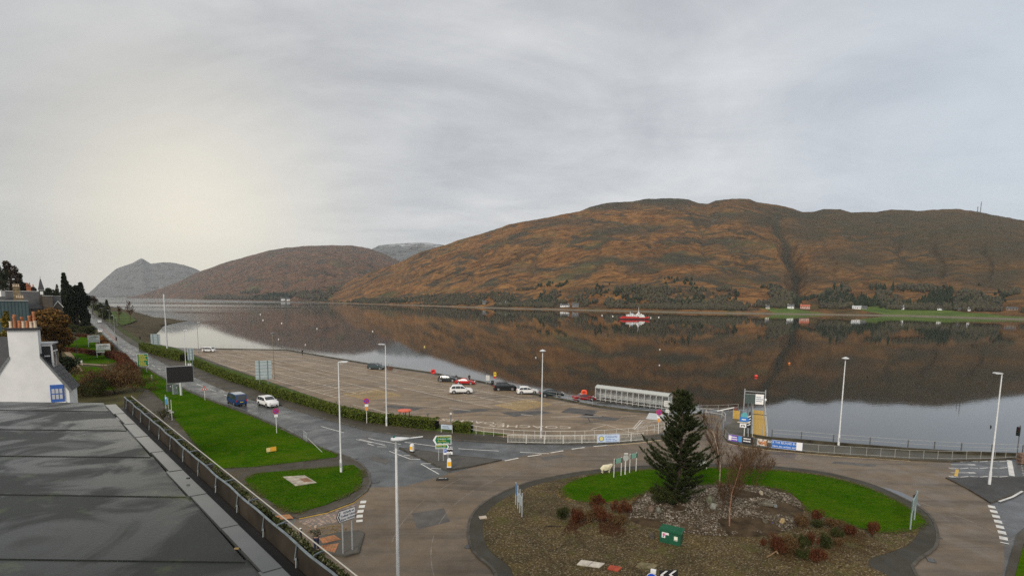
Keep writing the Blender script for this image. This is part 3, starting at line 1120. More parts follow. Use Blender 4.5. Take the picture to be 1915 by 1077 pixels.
b = MB()
Z = .027
for vv, u0, u1 in ((19.2, -6, 94), (24.1, -2, 94), (29, 6, 95), (13.9, -10, 121), (9.1, -12, 121), (4.3, -14, 122)):
    b.line(cpk(u0, vv), cpk(u1, vv), .15, Z)
for v0, v1, u0, u1 in ((19.2, 24.1, -4, 94), (24.1, 29, 4, 94), (13.9, 9.1, -10, 121), (9.1, 4.3, -12, 121)):
    u_ = u0
    while u_ <= u1:
        if not (v0 > 9.2 and v1 < 10 and 84 < u_ < 90):
            sk = .9
            b.line(cpk(u_ - sk, v0), cpk(u_ + sk, v1), .14, Z + .0005)
        u_ += 2.5
u_ = -10
while u_ < 150:
    b.line(cpk(u_ - .5, 3.6), cpk(u_ + .5, .6), .10, Z)
    u_ += 5.0
dashes(b, [cpk(2, 16.5), cpk(118, 16.5)], 7, 22, .22, Z)
for pts, w_ in (([(717, 752), (764, 757)], .22), ([(760, 757), (825, 762.5)], .14), ([(840, 763), (880, 768)], .2), ([(1030, 779.5), (1125, 778.5)], .2), ([(974, 775), (996, 777)], .25), ([(1133, 794), (1190, 812)], .14), ([(1105, 803), (1135, 794)], .14), ([(1183, 802), (1198, 785)], .14), ([(660, 757), (700, 765)], .15), ([(700, 765), (745, 778)], .15), ([(745, 778), (820, 787)], .15), ([(1108, 791), (1133, 794)], .13), ([(1050, 757), (1130, 752)], .13)):
    q = gl(pts)
    b.line(q[0], q[1], w_, Z + .001)
struct(b.build('bay_marking', PAINTF))
b = MB()
for cu, cv, n, lu, lv in ((96.5, 22.5, 11, 9, 7), (122.5, 8, 9, 6, 8)):
    c4 = [cpk(cu - lu / 2, cv - lv / 2), cpk(cu + lu / 2, cv - lv / 2), cpk(cu + lu / 2, cv + lv / 2), cpk(cu - lu / 2, cv + lv / 2)]
    for i in range(4):
        b.line(c4[i], c4[(i + 1) % 4], .14, Z + .002)
    for i in range(1, n):
        t_ = i / n
        b.line(c4[0].lerp(c4[1], t_), c4[3].lerp(c4[2], t_), .16, Z + .003)
struct(b.build('yellow_hatching', PAINTY))
for xy, s_, wd_ in (((991, 797.5), 2.1, 1.25), ((884, 788.5), 2.0, 1.1)):
    q = g(*xy)
    e = thing('painted_word', 'worn white painted word COACHES on the car park %s' % ('behind the white guard rail' if xy[0] > 950 else 'near the end of the hedge'), 'painted word', (q.x, q.y, .030), R(180) + R(-4 if xy[0] > 950 else -14))
    text('COACHES', s_, PAINTF, e, (0, 0, 0), 'lettering', (0, 0, 0), ext=.001, sx=wd_)
# hatched corner near the gate
b = MB()
c4 = gl([(1186, 803), (1202, 786), (1252, 789), (1240, 805)])
for i in range(4):
    b.line(c4[i], c4[(i + 1) % 4], .13, Z)
for i in range(1, 6):
    a, c = c4[0].lerp(c4[1], i / 6), c4[3].lerp(c4[2], i / 6)
    for k in range(5):
        if random.random() < .75:
            b.line(a.lerp(c, k / 5), a.lerp(c, (k + .8) / 5), .13, Z + .001)
struct(b.build('bay_marking', PAINT))
t = thing('concrete_pad', 'pale concrete pad on the car park behind the purple no stopping sign', 'concrete pad', g(1226, 777, .02))
b = MB()
pts = [q - t.location for q in gl([(1208, 783), (1214, 772), (1247, 775), (1240, 786)], .02)]
b.prism([(q.x, q.y) for q in pts], -.02, .05)
b.build('slab', mat((.50, .52, .52), .6, .1, 2), t)
# pools of rain on the carriageway
PUD = mat((.05, .05, .05), .04, .1, 2, spec=1.0, key='puddle')
b = MB()
b.sheet(gl([(1640, 909), (1662, 913), (1688, 921), (1708, 931), (1722, 945), (1716, 949), (1700, 938), (1680, 928), (1655, 917)]), .015)
b.sheet(gl([(880, 1000), (872, 985), (876, 1010), (885, 1030), (893, 1040)]), .0155)
struct(b.build('puddle', PUD))

# ================================================================== CENTRAL ISLAND
ic, ir = Vector((15.75, 39.4)), 19.1
upper = gl([(929, 1073), (896.7, 1041), (883, 1022), (878, 990.5), (885, 965), (906, 942), (951.7, 917), (997.6, 901), (1066, 887), (1135, 878), (1211, 872.5), (1330, 869.5), (1445, 873.5), (1537, 883.5), (1603, 899), (1647, 914), (1691, 934.6), (1724, 954), (1741, 972), (1750, 996), (1746, 1024), (1711, 1077)])
a0 = math.atan2(upper[-1].y - ic.y, upper[-1].x - ic.x)
a1 = math.atan2(upper[0].y - ic.y, upper[0].x - ic.x)
if a1 > 0:
    a1 -= 2 * math.pi
low = [Vector((ic.x + ir * math.cos(a0 + (a1 - a0) * k / 10), ic.y + ir * math.sin(a0 + (a1 - a0) * k / 10), 0)) for k in range(1, 10)]
ISL = upper + low


def smooth_loop(P, n):
    out = []
    N = len(P)
    for i in range(N):
        p0, p1, p2, p3 = P[i - 1], P[i], P[(i + 1) % N], P[(i + 2) % N]
        for k in range(n):
            t = k / n
            out.append(.5 * ((2 * p1) + (p2 - p0) * t + (2 * p0 - 5 * p1 + 4 * p2 - p3) * t * t + (3 * p1 - p0 - 3 * p2 + p3) * t ** 3))
    return out


ISL = smooth_loop(ISL, 4)
b = MB()
b.prism(ISL, -.02, .10)
struct(b.build('island_apron', asphalt('apron', (.034, .030, .021), (.052, .046, .031), .55, .85, seed=15)))
b = MB()
b.band(ISL + ISL[:1], -.02, .2, -.02, .125)
struct(b.build('kerb', mat((.085, .078, .065), .75, .35, 1.2, world=True, key='dark_kerb')))
cen = Vector((ic.x, ic.y, 0))
INN = []
for q in ISL:
    d = Vector((q.x - cen.x, q.y - cen.y, 0))
    right = max(0, d.normalized().x) * max(0, -d.normalized().y + .25)
    INN.append(cen + d * (1 - (1.05 + 2.6 * right) / d.length))
m, nt, p = newmat('gravel_bed')
v = nt.n('ShaderNodeNewGeometry').outputs['Position']
vo = nt.n('ShaderNodeTexVoronoi')
vo.inputs['Scale'].default_value = 13
nt.link(v, vo.inputs['Vector'])
sc = nt.n('ShaderNodeSeparateColor')
nt.link(vo.outputs['Color'], sc.inputs[0])
col = nt.ramp(sc.outputs[0], [(.0, (.034, .022, .010)), (.5, (.085, .058, .022)), (.86, (.130, .092, .036)), (.985, (.26, .22, .15))])
bigm = nt.noise(v, .28, 5, .6, .6)
col = nt.mix(.85, col, nt.ramp(bigm, [(.34, (.55, .55, .52)), (.5, (1, 1, 1)), (.68, (1.25, 1.22, 1.0))]), 'MULTIPLY')
mossm = nt.noise(v, .5, 5, .65, .8)
col = nt.mix(nt.ramp(mossm, [(.52, 0), (.66, .6)]), col, (.075, .075, .012))
nt.link(col, p.inputs['Base Color'])
p.inputs['Roughness'].default_value = .85
p.inputs['Specular IOR Level'].default_value = .25
bn = nt.n('ShaderNodeBump')
bn.inputs['Distance'].default_value = .05
nt.link(vo.outputs['Distance'], bn.inputs['Height'])
nt.link(bn.outputs[0], p.inputs['Normal'])
GRAVM = m
b = MB()
b.prism(INN, .05, .125)
struct(b.build('gravel_bed', GRAVM))
LAWNI = gl([(1085, 894), (1060, 905), (1052, 915), (1059, 928), (1089, 936.6), (1135, 938), (1181, 931), (1204, 921), (1250, 912), (1330, 905), (1384, 905), (1450, 912), (1480, 923), (1502, 941), (1513, 955), (1559, 970), (1603, 985), (1647, 994), (1700, 991), (1726, 980), (1729, 972), (1712, 957), (1680, 938.5), (1640, 919), (1600, 904.5), (1537, 889.5), (1445, 879), (1330, 875), (1211, 878), (1135, 884)], .15)
lawn(smooth_loop(LAWNI, 3), .165, 26000, .08)

# rock garden: a low heap of stones, soil and boulders
RG = smooth_loop(gl([(1204, 923), (1255, 913), (1330, 906), (1384, 906), (1450, 913), (1490, 932), (1503, 958), (1486, 985), (1420, 1002), (1330, 1000), (1250, 990), (1190, 978), (1170, 955)], .15), 4)
rc = sum(RG, Vector()) / len(RG)
V, F = [], []
n_ = len(RG)


def moundz(f):
    return .13 + .55 * (1 - f ** 2.2)


for k in range(9):
    f = 1 - k / 8
    for q in RG:
        x, y = rc.x + (q.x - rc.x) * f, rc.y + (q.y - rc.y) * f
        V.append((x, y, moundz(f) + (.10 * noise.noise(Vector((x * .7, y * .7, 0))) if 0 < k else 0)))
for k in range(8):
    for i in range(n_):
        F.append((k * n_ + i, k * n_ + (i + 1) % n_, (k + 1) * n_ + (i + 1) % n_, (k + 1) * n_ + i))
b = MB()
b.add(V, F)
SOIL = mat((.058, .040, .023), .95, .5, 1.2, bump=.06, world=True, key='soil')
struct(b.build('rock_garden', SOIL, smooth='all'))


def rgz(x, y):
    # height of the heap at a place
    best = 1.0
    d = Vector((x - rc.x, y - rc.y))
    a = math.atan2(d.y, d.x)
    q = min(RG, key=lambda r: abs((math.atan2(r.y - rc.y, r.x - rc.x) - a + math.pi) % (2 * math.pi) - math.pi))
    f = min(1, d.length / max(.1, math.hypot(q.x - rc.x, q.y - rc.y)))
    return moundz(f)


def stone_soup(name, pts, smin, smax, m, seed, zf):
    rg = np.random.default_rng(seed)
    base = np.array([(1, 0, 0), (-1, 0, 0), (0, 1, 0), (0, -1, 0), (0, 0, 1), (0, 0, -1)], float)
    fi = [(0, 2, 4), (2, 1, 4), (1, 3, 4), (3, 0, 4), (2, 0, 5), (1, 2, 5), (3, 1, 5), (0, 3, 5)]
    allv, allf = [], []
    for i, (x, y) in enumerate(pts):
        s = smin + (smax - smin) * rg.random() ** 3
        r = s * rg.uniform(.6, 1.3, (6, 1)) * np.array([1, .85, .6])
        a = rg.random() * 6.28
        ro = np.array([[math.cos(a), -math.sin(a), 0], [math.sin(a), math.cos(a), 0], [0, 0, 1]])
        vv = (base * r) @ ro.T + np.array([x, y, zf(x, y) + s * .2])
        allv.append(vv)
        allf += [tuple(6 * i + j for j in f) for f in fi]
    me = bpy.data.meshes.new(name)
    me.from_pydata(np.concatenate(allv).tolist(), [], allf)
    me.materials.append(m)
    me.update()
    o = bpy.data.objects.new(name, me)
    COL.objects.link(o)
    return stuff(o)


SCREE = leafmat('scree', [(.045, .037, .028), (.09, .074, .055), (.14, .118, .090), (.19, .165, .130), (.36, .32, .27)], .85, .7)
q = inpoly(RG, 15000)
keep = [(x, y) for x, y in q if noise.noise(Vector((x * .35, y * .35, 4))) > -.22 and not (16.8 < x < 21.5 and y < 42.0 and noise.noise(Vector((x, y, 1))) > -.35)]
stone_soup('pebbles', keep, .035, .13, SCREE, 31, rgz)
q = inpoly(INN, 9000)
GRVL = leafmat('loose_gravel', [(.038, .024, .010), (.085, .058, .024), (.125, .090, .038), (.28, .24, .17)], .85, .4)
stone_soup('gravel', [(x, y) for x, y in q if y < 56], .02, .055, GRVL, 32, lambda x, y: .125)


def boulder(label, px, py, w_px, h_px, col, seed, group='boulders in the rock garden'):
    q = g(px, py, .3)
    k = q.y / 1000
    w_, h_ = w_px * k, h_px * k
    rs = random.Random(seed)
    bm = bmesh.new()
    bmesh.ops.create_icosphere(bm, subdivisions=2, radius=1)
    for v_ in bm.verts:
        n_ = noise.noise(v_.co * 1.1 + Vector((seed, 0, 0)))
        v_.co *= 1 + .38 * n_
        v_.co.x *= w_ / 2
        v_.co.y *= w_ / 2 * .8
        v_.co.z *= h_ * .6
    me = bpy.data.meshes.new('boulder')
    bm.to_mesh(me)
    bm.free()
    me.materials.append(mat(col, .85, .45, 4, bump=.02))
    o = bpy.data.objects.new('boulder', me)
    COL.objects.link(o)
    o.location = (q.x, q.y, rgz(q.x, q.y) + h_ * .22 if True else 0)
    o.rotation_euler = (0, 0, rs.random() * 3)
    tag(o, label, 'boulder', group)


boulder('rounded brown boulder with reddish foot, leftmost on the stony heap', 1218, 957, 13, 15, (.16, .12, .09), 1)
boulder('upright grey-green boulder just right of the leftmost pair', 1232, 960, 11, 13, (.15, .15, .12), 2)
boulder('mossy pointed boulder on the heap behind the pale one, between pine and birch', 1327, 947, 17, 18, (.13, .13, .09), 3)
boulder('pale grey boulder low in front of the mossy pointed boulder', 1333, 957, 16, 13, (.24, .24, .21), 4)
boulder('cream stone at the back edge of the heap beside the thin trees', 1423, 927, 9, 8, (.34, .29, .22), 5)
boulder('long flat brown boulder on the right half of the heap', 1434, 949, 24, 10, (.12, .11, .085), 6)
boulder('small blue-grey boulder beside the long flat brown one', 1450, 950, 9, 7, (.17, .18, .19), 7)
boulder('small sandy yellow stone near the white disc at the right foot of the heap', 1462, 976, 11, 10, (.36, .26, .13), 8)
boulder('dark brown stone just left of the blue glass ball', 1430, 978, 13, 8, (.10, .085, .06), 9)
boulder('dark stump-like boulder left of the green grit bin', 1219, 1001, 14, 14, (.07, .062, .05), 10)
o = MB().ell((0, 0, 0), (.19, .19, .17), 12, 8).build('glass_ball', mat((.035, .05, .22), .25, .5, 9), smooth='all', loc=tuple(g(1444, 980, .2)))
tag(o, 'dark blue ball lying among stones at the foot of the heap', 'ball')
o = MB().lathe([(.02, 0), (.2, .01), (.21, .03), (.03, .06)], 14).build('white_disc', WHITE, loc=tuple(g(1481, 974, .14)))
tag(o, 'white round disc lying on the ground right of the heap', 'disc')

# ---- shrubs
RUST = leafmat('rust_twig', [(.040, .013, .008), (.072, .024, .012), (.112, .040, .018), (.14, .062, .025)], .9, 1.5)
OLIVE = leafmat('olive_leaf', [(.018, .024, .008), (.035, .042, .012), (.06, .062, .02)], .9, 1.5)
BROWNT = leafmat('brown_twig', [(.06, .034, .016), (.11, .065, .028), (.15, .095, .045)], .9, 1.5)


def shrub(name, label, q, w_, h_, m, n=1500, size=.07, group=None, cat='shrub', up=.55):
    t = thing(name, label, cat, (q.x, q.y, q.z), 0, group)
    r_ = np.random.default_rng(int(abs(q.x * 31 + q.y * 77)) + 1)
    P = []
    nb = 9
    for k in range(nb):
        c = r_.normal(size=3) * np.array([w_ * .26, w_ * .2, h_ * .14]) + np.array([0, 0, h_ * .55])
        P.append(incrown(n // nb, c, np.array([w_ * .30, w_ * .26, h_ * .42]) * r_.uniform(.5, 1.15), .2, r_))
    P = np.concatenate(P)
    P[:, 2] = np.maximum(P[:, 2], .02)
    T = leaves(P, size * 2.0, up=up, aspect=.22, rg=r_)
    soup('foliage', T, m, t)
    b = MB()
    for k in range(10):
        a = 2 * math.pi * k / 10 + r_.random()
        b.tube((0, 0, 0), (math.cos(a) * w_ * .33, math.sin(a) * w_ * .28, h_ * .75), .025, .008, 4)
    b.build('stem', mat((.06, .035, .02), .9, .2, 8), t)
    return t


def shrub_px(label, px, py, wpx, hpx, m, n=1500, size=.085, group='shrubs on the central island', **k):
    q = g(px, py, .13)
    s = q.y / 1000
    return shrub('shrub', label, q, wpx * s, hpx * s, m, n, size, group, **k)


G1 = 'shrubs left of the rock garden'
shrub_px('red-brown rounded shrub at the lawn edge, rearmost of the left clump', 1115, 944, 30, 21, RUST, 1600, group=G1)
shrub_px('dark green low shrub at the left end of the left clump', 1054, 972, 28, 24, OLIVE, 1300, group=G1)
shrub_px('red-brown shrub beside the dark green one in the left clump', 1080, 977, 32, 30, RUST, 1800, group=G1)
shrub_px('olive brown shrub in the middle of the left clump', 1106, 973, 26, 22, BROWNT, 1200, group=G1)
shrub_px('tall red-brown shrub at the centre right of the left clump', 1130, 974, 32, 28, RUST, 1700, group=G1)
shrub_px('red-brown shrub nearest the stony heap in the left clump', 1158, 961, 32, 27, RUST, 1700, group=G1)
shrub_px('low brown shrub in front at the right end of the left clump', 1158, 980, 28, 18, BROWNT, 1100, group=G1)
G2 = 'shrubs right of the rock garden'
shrub_px('upright dark red shrub at the lawn edge, rearmost of the right clump', 1527, 969, 17, 22, RUST, 1100, group=G2)
shrub_px('tawny grassy shrub at the upper left of the right clump', 1503, 985, 32, 24, BROWNT, 1400, group=G2)
shrub_px('dark green mound beside the tawny grassy shrub', 1533, 987, 28, 17, OLIVE, 1100, group=G2)
shrub_px('brown shrub spreading right of the dark green mound', 1560, 985, 30, 17, BROWNT, 1200, group=G2)
shrub_px('big red shrub at the left end of the right clump', 1446, 1031, 36, 32, RUST, 2000, group=G2)
shrub_px('tawny orange shrub between the big red one and the green domes', 1478, 1030, 34, 30, BROWNT, 1600, group=G2)
shrub_px('olive green dome shrub, left of the two in the right clump', 1497, 1026, 26, 30, OLIVE, 1400, group=G2)
shrub_px('dark red narrow shrub between the two olive domes', 1517, 1019, 20, 28, RUST, 1100, group=G2)
shrub_px('olive green dome shrub, right of the two in the right clump', 1541, 1023, 30, 27, OLIVE, 1400, group=G2)
shrub_px('dark green round shrub behind the right olive dome', 1566, 1006, 24, 16, OLIVE, 1000, group=G2)
shrub_px('pale rusty ball shrub standing alone at the lawn edge', 1591, 1000, 21, 20, RUST, 1200, group=G2)
shrub_px('tall rusty shrub at the right end of the right clump', 1631, 1003, 23, 30, RUST, 1400, group=G2)
shrub_px('small pinkish brown shrub beside a pale stone', 1571, 1018, 22, 14, BROWNT, 800, group=G2)
shrub_px('red shrub at the front of the right clump', 1523, 1048, 30, 25, RUST, 1500, group=G2)
shrub_px('dark green shrub at the front left of the right clump', 1504, 1047, 22, 24, OLIVE, 1200, group=G2)

# ---- evergreen pine
NEED = leafmat('pine_needle', [(.011, .017, .007), (.022, .032, .011), (.038, .050, .016), (.060, .070, .026)], .65, .8)
BARK = mat((.055, .042, .032), .9, .35, 6, bump=.02)
pq = g(1263, 943, .3)
ptop = hz(1263, 943, 731, .3)
pine = thing('pine_tree', 'tall dark evergreen pine on the stony heap of the central island', 'pine tree', (pq.x, pq.y, .3))
PH = ptop - .3
rp = random.Random(5)
rgp = np.random.default_rng(5)
b = MB()
spine = []
for k in range(9):
    f = k / 8
    spine.append(Vector((.42 * f + .10 * math.sin(f * 5), .05 * math.sin(f * 7), PH * f)))
for k in range(8):
    b.tube(spine[k], spine[k + 1], .17 * (1 - k / 8) + .02, .17 * (1 - (k + 1) / 8) + .015, 8)


def sp(f):
    f = min(.999, max(0, f)) * 8
    i = int(f)
    return spine[i].lerp(spine[i + 1], f - i)


b.build('trunk', BARK, pine)
bb = MB()
NP, ND, NS = [], [], []
WID = [(0, .95), (.05, 1.55), (.12, 1.75), (.2, 1.9), (.27, 2.9), (.34, 2.9), (.42, 2.25), (.52, 2.0), (.62, 1.7), (.72, 1.5), (.82, 1.0), (.92, .62), (1, .12)]
lev = .02
while lev < .98:
    nb_ = 6 if lev > .22 else 5
    wmax = 1.08 * float(np.interp(lev, [a for a, _ in WID], [c for _, c in WID]))
    a0_ = rp.random() * 6.28
    for k in range(nb_):
        if .2 < lev < .25 and rp.random() < .5:
            continue
        a = a0_ + 2 * math.pi * k / nb_ + rp.uniform(-.3, .3)
        L = wmax * rp.uniform(.45, 1.18)
        if lev < .36 and math.cos(a) < -.6:
            L *= 1.12
        p0 = sp(lev + rp.uniform(-.012, .012))
        rise = (.16 + .5 * lev + rp.uniform(-.12, .2)) * L
        pts = []
        for j in range(7):
            f = j / 6
            pts.append(p0 + Vector((math.cos(a) * L * f, math.sin(a) * L * f, rise * (f ** 1.7) - .10 * L * math.sin(f * 3.14) * (1 - lev))))
        for j in range(6):
            bb.tube(pts[j], pts[j + 1], .035 * (1 - j / 7) * (1.2 - lev) + .008, .035 * (1 - (j + 1) / 7) * (1.2 - lev) + .006, 4, cap=False)
        # needled twigs along the outer part, each turned upward
        for j in range(int(8 + L * 11)):
            f = rp.uniform(.22, 1.0)
            i = min(5, int(f * 6))
            c = pts[i].lerp(pts[i + 1], f * 6 - i)
            side = rp.choice((-1, 1)) * rp.uniform(.2, 1.1)
            d = Vector((math.cos(a + side), math.sin(a + side), rp.uniform(.25, 1.2)))
            if f > .93:
                d = Vector((math.cos(a), math.sin(a), .9))
            d.normalize()
            tl = rp.uniform(.22, .42) * (1.1 - .35 * lev)
            nn = 30
            tt = rgp.random(nn) * tl
            NP.append(np.array(c)[None, :] + np.array(d)[None, :] * tt[:, None])
            ND.append(np.repeat(np.array(d)[None, :], nn, 0))
    lev += .030 if lev < .6 else .034
bb.build('branch', BARK, pine)
NP, ND = np.concatenate(NP), np.concatenate(ND)
n = len(NP)
rad = rgp.normal(size=(n, 3))
dirn = ND * .75 + rad / np.linalg.norm(rad, axis=1)[:, None] * .75
dirn /= np.linalg.norm(dirn, axis=1)[:, None]
sd_ = np.cross(dirn, rgp.normal(size=(n, 3)))
sd_ /= np.linalg.norm(sd_, axis=1)[:, None]
ln = rgp.uniform(.11, .23, (n, 1))
wd2 = .017
soup('needles', np.stack([NP - sd_ * wd2, NP + sd_ * wd2, NP + dirn * ln], axis=1), NEED, pine)
# low dark bush hugging the foot of the pine
t = shrub('shrub', 'dark brown-green bush tangled round the foot of the pine', g(1245, 944, .35), 2.6, 1.5, OLIVE, 3400, .10, None, 'bush')

# ---- bare birches and multi-stem saplings
TWIG = mat((.095, .056, .030), .85, .3, 7)
BIRCH = mat((.30, .22, .17), .7, .6, 9)
RBARK = mat((.24, .13, .085), .75, .6, 7)


def bare(name, label, cat, q, h, lean, seed, trunk_m, r0, spread=.5, stems=1, fork=.25, twigs=46, group=None, twr=.0085):
    t = thing(name, label, cat, (q.x, q.y, q.z), 0, group)
    rs = random.Random(seed)
    tb, tw = MB(), MB()

    def grow(p, d, L, r, depth):
        pts = [p]
        n = 4
        for i in range(n):
            d2 = (d + Vector((rs.uniform(-.16, .16), rs.uniform(-.16, .16), rs.uniform(-.02, .14)))).normalized()
            q2 = pts[-1] + d2 * L / n
            f0, f1 = 1 - .55 * i / n, 1 - .55 * (i + 1) / n
            (tb if depth == 0 else tw).tube(pts[-1], q2, max(twr, r * f0), max(twr * .8, r * f1), 6 if depth == 0 else 3, cap=False)
            pts.append(q2)
            d = d2
        if depth >= 3:
            return
        nch = (16, 8, 5)[depth] if stems == 1 else (7, 5, 4)[depth]
        for k in range(nch):
            f = rs.uniform(fork if depth == 0 else .15, 1)
            i = min(n - 1, int(f * n))
            c = pts[i].lerp(pts[i + 1], f * n - i)
            a = rs.random() * 6.28
            dd = (d * .95 + Vector((math.cos(a), math.sin(a), .15)) * spread).normalized()
            grow(c, dd, L * rs.uniform(.34, .55) * (1.15 - .5 * f), r * .42, depth + 1)

    for s_ in range(stems):
        if stems == 1:
            grow(Vector(), Vector((lean[0], lean[1], 1)).normalized(), h * .82, r0, 0)
        else:
            a = 6.28 * s_ / stems + rs.random()
            sp_ = rs.uniform(.1, .55)
            grow(Vector((math.cos(a) * .15, math.sin(a) * .15, 0)), Vector((math.cos(a) * sp_ + lean[0], math.sin(a) * sp_ + lean[1], 1)).normalized(), h * rs.uniform(.6, .92), r0 * rs.uniform(.5, 1), 0)
    tb.build('trunk', trunk_m, t, smooth=True)
    tw.build('twigs', TWIG, t)
    return t


q = g(1345, 938, .45)
bare('birch_tree', 'bare birch with pale trunk standing behind the boulders', 'birch tree', q, hz(1345, 938, 775, .45) - .45, (.05, 0), 3, BIRCH, .07, .42)
q = g(1364, 985, .3)
bare('birch_tree', 'leaning bare birch with peeling orange trunk, nearer the road sign', 'birch tree', q, hz(1364, 985, 836, .3) - .3, (.16, .12), 8, RBARK, .062, .5, fork=.3)
q = g(1412, 910, .3)
bare('bare_bush', 'bare many-stemmed bush with reddish fanned twigs behind the heap', 'bush', q, hz(1412, 910, 822, .3) - .3, (.12, 0), 12, TWIG, .022, .6, stems=12, twr=.008)
q = g(1380, 915, .3)
bare('bare_bush', 'bare many-stemmed bush between the two birches', 'bush', q, hz(1380, 915, 835, .3) - .3, (-.02, 0), 15, TWIG, .02, .6, stems=10, twr=.008)
q = g(1352, 955, .4)
bare('bare_bush', 'low thicket of bare brown twigs around the birch foot', 'bush', q, 3.2, (.1, 0), 19, TWIG, .018, .8, stems=10, twr=.008)

# fallen sticks, slabs and the like
o = MB().path([(0, 0, 0), (.35, -.1, .03), (.55, -.25, .02), (.75, -.4, .03)], .025).build('stick', mat((.45, .36, .27), .8, .2, 5), loc=tuple(g(1390, 984, .15)))
tag(o, 'pale bent stick lying on the soil right of the orange birch', 'stick')
o = MB().path([(-.5, -.3, .05), (0, 0, .12), (.45, .25, .25), (.5, .1, .1)], .05).build('branch', mat((.22, .14, .08), .8, .3, 5), loc=tuple(g(1443, 1039, .15)))
tag(o, 'brown broken branch lying in front of the big red shrub', 'fallen branch')
o = MB().path([(-.6, .06, .03), (-.2, 0, .05), (.3, -.05, .05), (.6, 0, .03)], .05).build('branch', mat((.05, .04, .03), .9, .3, 5), loc=tuple(g(1035, 984, .14)))
tag(o, 'dark thin log lying on the gravel below the left shrubs', 'fallen branch')


def ground_slab(label, poly, m, rows, cols_, cat, name):
    P = gl(poly, .13)
    c0 = sum(P, Vector()) / 4
    t = thing(name, label, cat, c0)
    for i in range(cols_):
        for k in range(rows):
            def bl(u, w_):
                return P[0].lerp(P[1], u).lerp(P[3].lerp(P[2], u), w_) - c0
            e = .025
            u0, u1, w0, w1 = (i + e) / cols_, (i + 1 - e) / cols_, (k + e) / rows, (k + 1 - e) / rows
            mb = MB()
            mb.prism([(q_.x, q_.y) for q_ in (bl(u0, w0), bl(u1, w0), bl(u1, w1), bl(u0, w1))], -.03, .05 + .01 * random.random())
            mb.build('slab', m, t)


ground_slab('pair of cream access covers let into the gravel left of the arrow signs', [(1087, 1047), (1132, 1053.5), (1121, 1062), (1078, 1056)], mat((.50, .45, .38), .7, .25, 3), 1, 2, 'cover', 'access_cover')
ground_slab('pair of red access covers let into the gravel beside the cream ones', [(1141, 1056.5), (1164, 1061), (1155, 1069), (1135, 1064.5)], mat((.36, .055, .022), .7, .25, 3), 1, 2, 'cover', 'access_cover')
ground_slab('mossy stone covers let into the gravel behind the arrow signs', [(1197, 1051), (1232, 1056), (1222, 1065), (1188, 1060)], mat((.16, .135, .075), .85, .4, 3), 1, 2, 'cover', 'access_cover')
o = MB().box((0, 0, .05), (.6, .4, .1), .3).build('stone', mat((.5, .42, .34), .8, .2, 3), loc=tuple(g(903, 968, .11)))
tag(o, 'small pale flat stone at the left edge of the gravel island', 'stone')

# green grit bin
q = g(1255, 1013, .125)
k = q.y / 1000
t = thing('grit_bin', 'dark green grit bin with lid and posters on the central island', 'grit bin', q, R(-30))
BIN = mat((.012, .085, .045), .45, .15, 3)
MB().box((0, 0, .46), (1.5, .8, .92), 0, 0, 1.04).build('body', BIN, t)
b = MB()
b.xz([(-.84, .92), (.84, .92), (.86, 1.0), (.80, 1.10), (-.80, 1.10), (-.86, 1.0)], -.5, .48)
b.build('lid', mat((.014, .10, .05), .4, .15, 3), t)
b = MB()
b.box((-.48, -.425, .62), (.26, .02, .42), 0)
b.build('poster', WHITE, t)
b = MB()
b.box((-.46, -.44, .66), (.16, .012, .2), 0, 0).box((-.49, -.44, .5), (.1, .012, .1), 0, 1)
b.build('print', [mat((.6, .12, .3), .6, .3, 20), mat((.12, .2, .42), .6, .3, 20)], t)
MB().box((-.22, -.425, .75), (.24, .02, .16)).build('poster', WHITE, t)
b = MB()
b.box((.42, -.425, .52), (.26, .02, .32), 0, 0)
b.build('poster', mat((.75, .74, .62), .6, .1, 4), t)
MB().box((.42, -.44, .42), (.24, .012, .03)).build('print', BLACK, t)

# ================================================================== STREET LAMPS AND MASTS
LAMPHEAD = mat((.55, .57, .58), .4, .1, 4)


def street_lamp(label, px, py, top, arm=0, kind='flat', col=None, r=.085, rz=0.0, group='street lamps by the roundabout and car park', z=.1, lean=0):
    q = g(px, py, z)
    h = hz(px, py, top, z) - z
    pm = col or POLE
    t = thing('street_lamp', label, 'street lamp', q, rz, group)
    b = MB()
    b.tube((0, 0, 0), (0, 0, 1.3), r * 1.55, r * 1.5, 10).tube((0, 0, 1.3), (0, 0, h), r * 1.1, r * .62, 10)
    b.build('pole', pm, t, smooth=True)
    MB().box((0, -r * 1.52, .75), (.12, .03, .5)).build('hatch', GREYMET, t)
    if kind == 'flat':
        MB().tube((0, 0, h), (arm * .5, 0, h + .06), .035, .03, 6).build('arm', pm, t)
        b = MB()
        s = 1 if arm >= 0 else -1
        b.xz([(s * .0, h + .0), (s * .25, h + .10), (s * .8, h + .13), (s * 1.0, h + .06), (s * .9, h - .03), (s * .2, h - .05)], -.16, .16)
        b.build('lamp_head', LAMPHEAD, t)
    elif kind == 'twin':
        MB().lathe([(.06, h - .05), (.12, h), (.40, h + .02), (.42, h + .08), (.2, h + .2), (.05, h + .26)], 14).build('lamp_head', LAMPHEAD, t)
        MB().lathe([(.36, h - .03), (.38, h + .01)], 14).build('lens', GLASS, t)
    elif kind == 'saucer':
        MB().lathe([(.1, h - .12), (.16, h - .05), (.52, h + .08), (.50, h + .2), (.12, h + .34)], 14).build('lamp_head', DKMET, t)
        MB().lathe([(.10, h - .30), (.14, h - .12)], 12).build('lens', mat((.6, .6, .55), .2, .05), t)
    return t


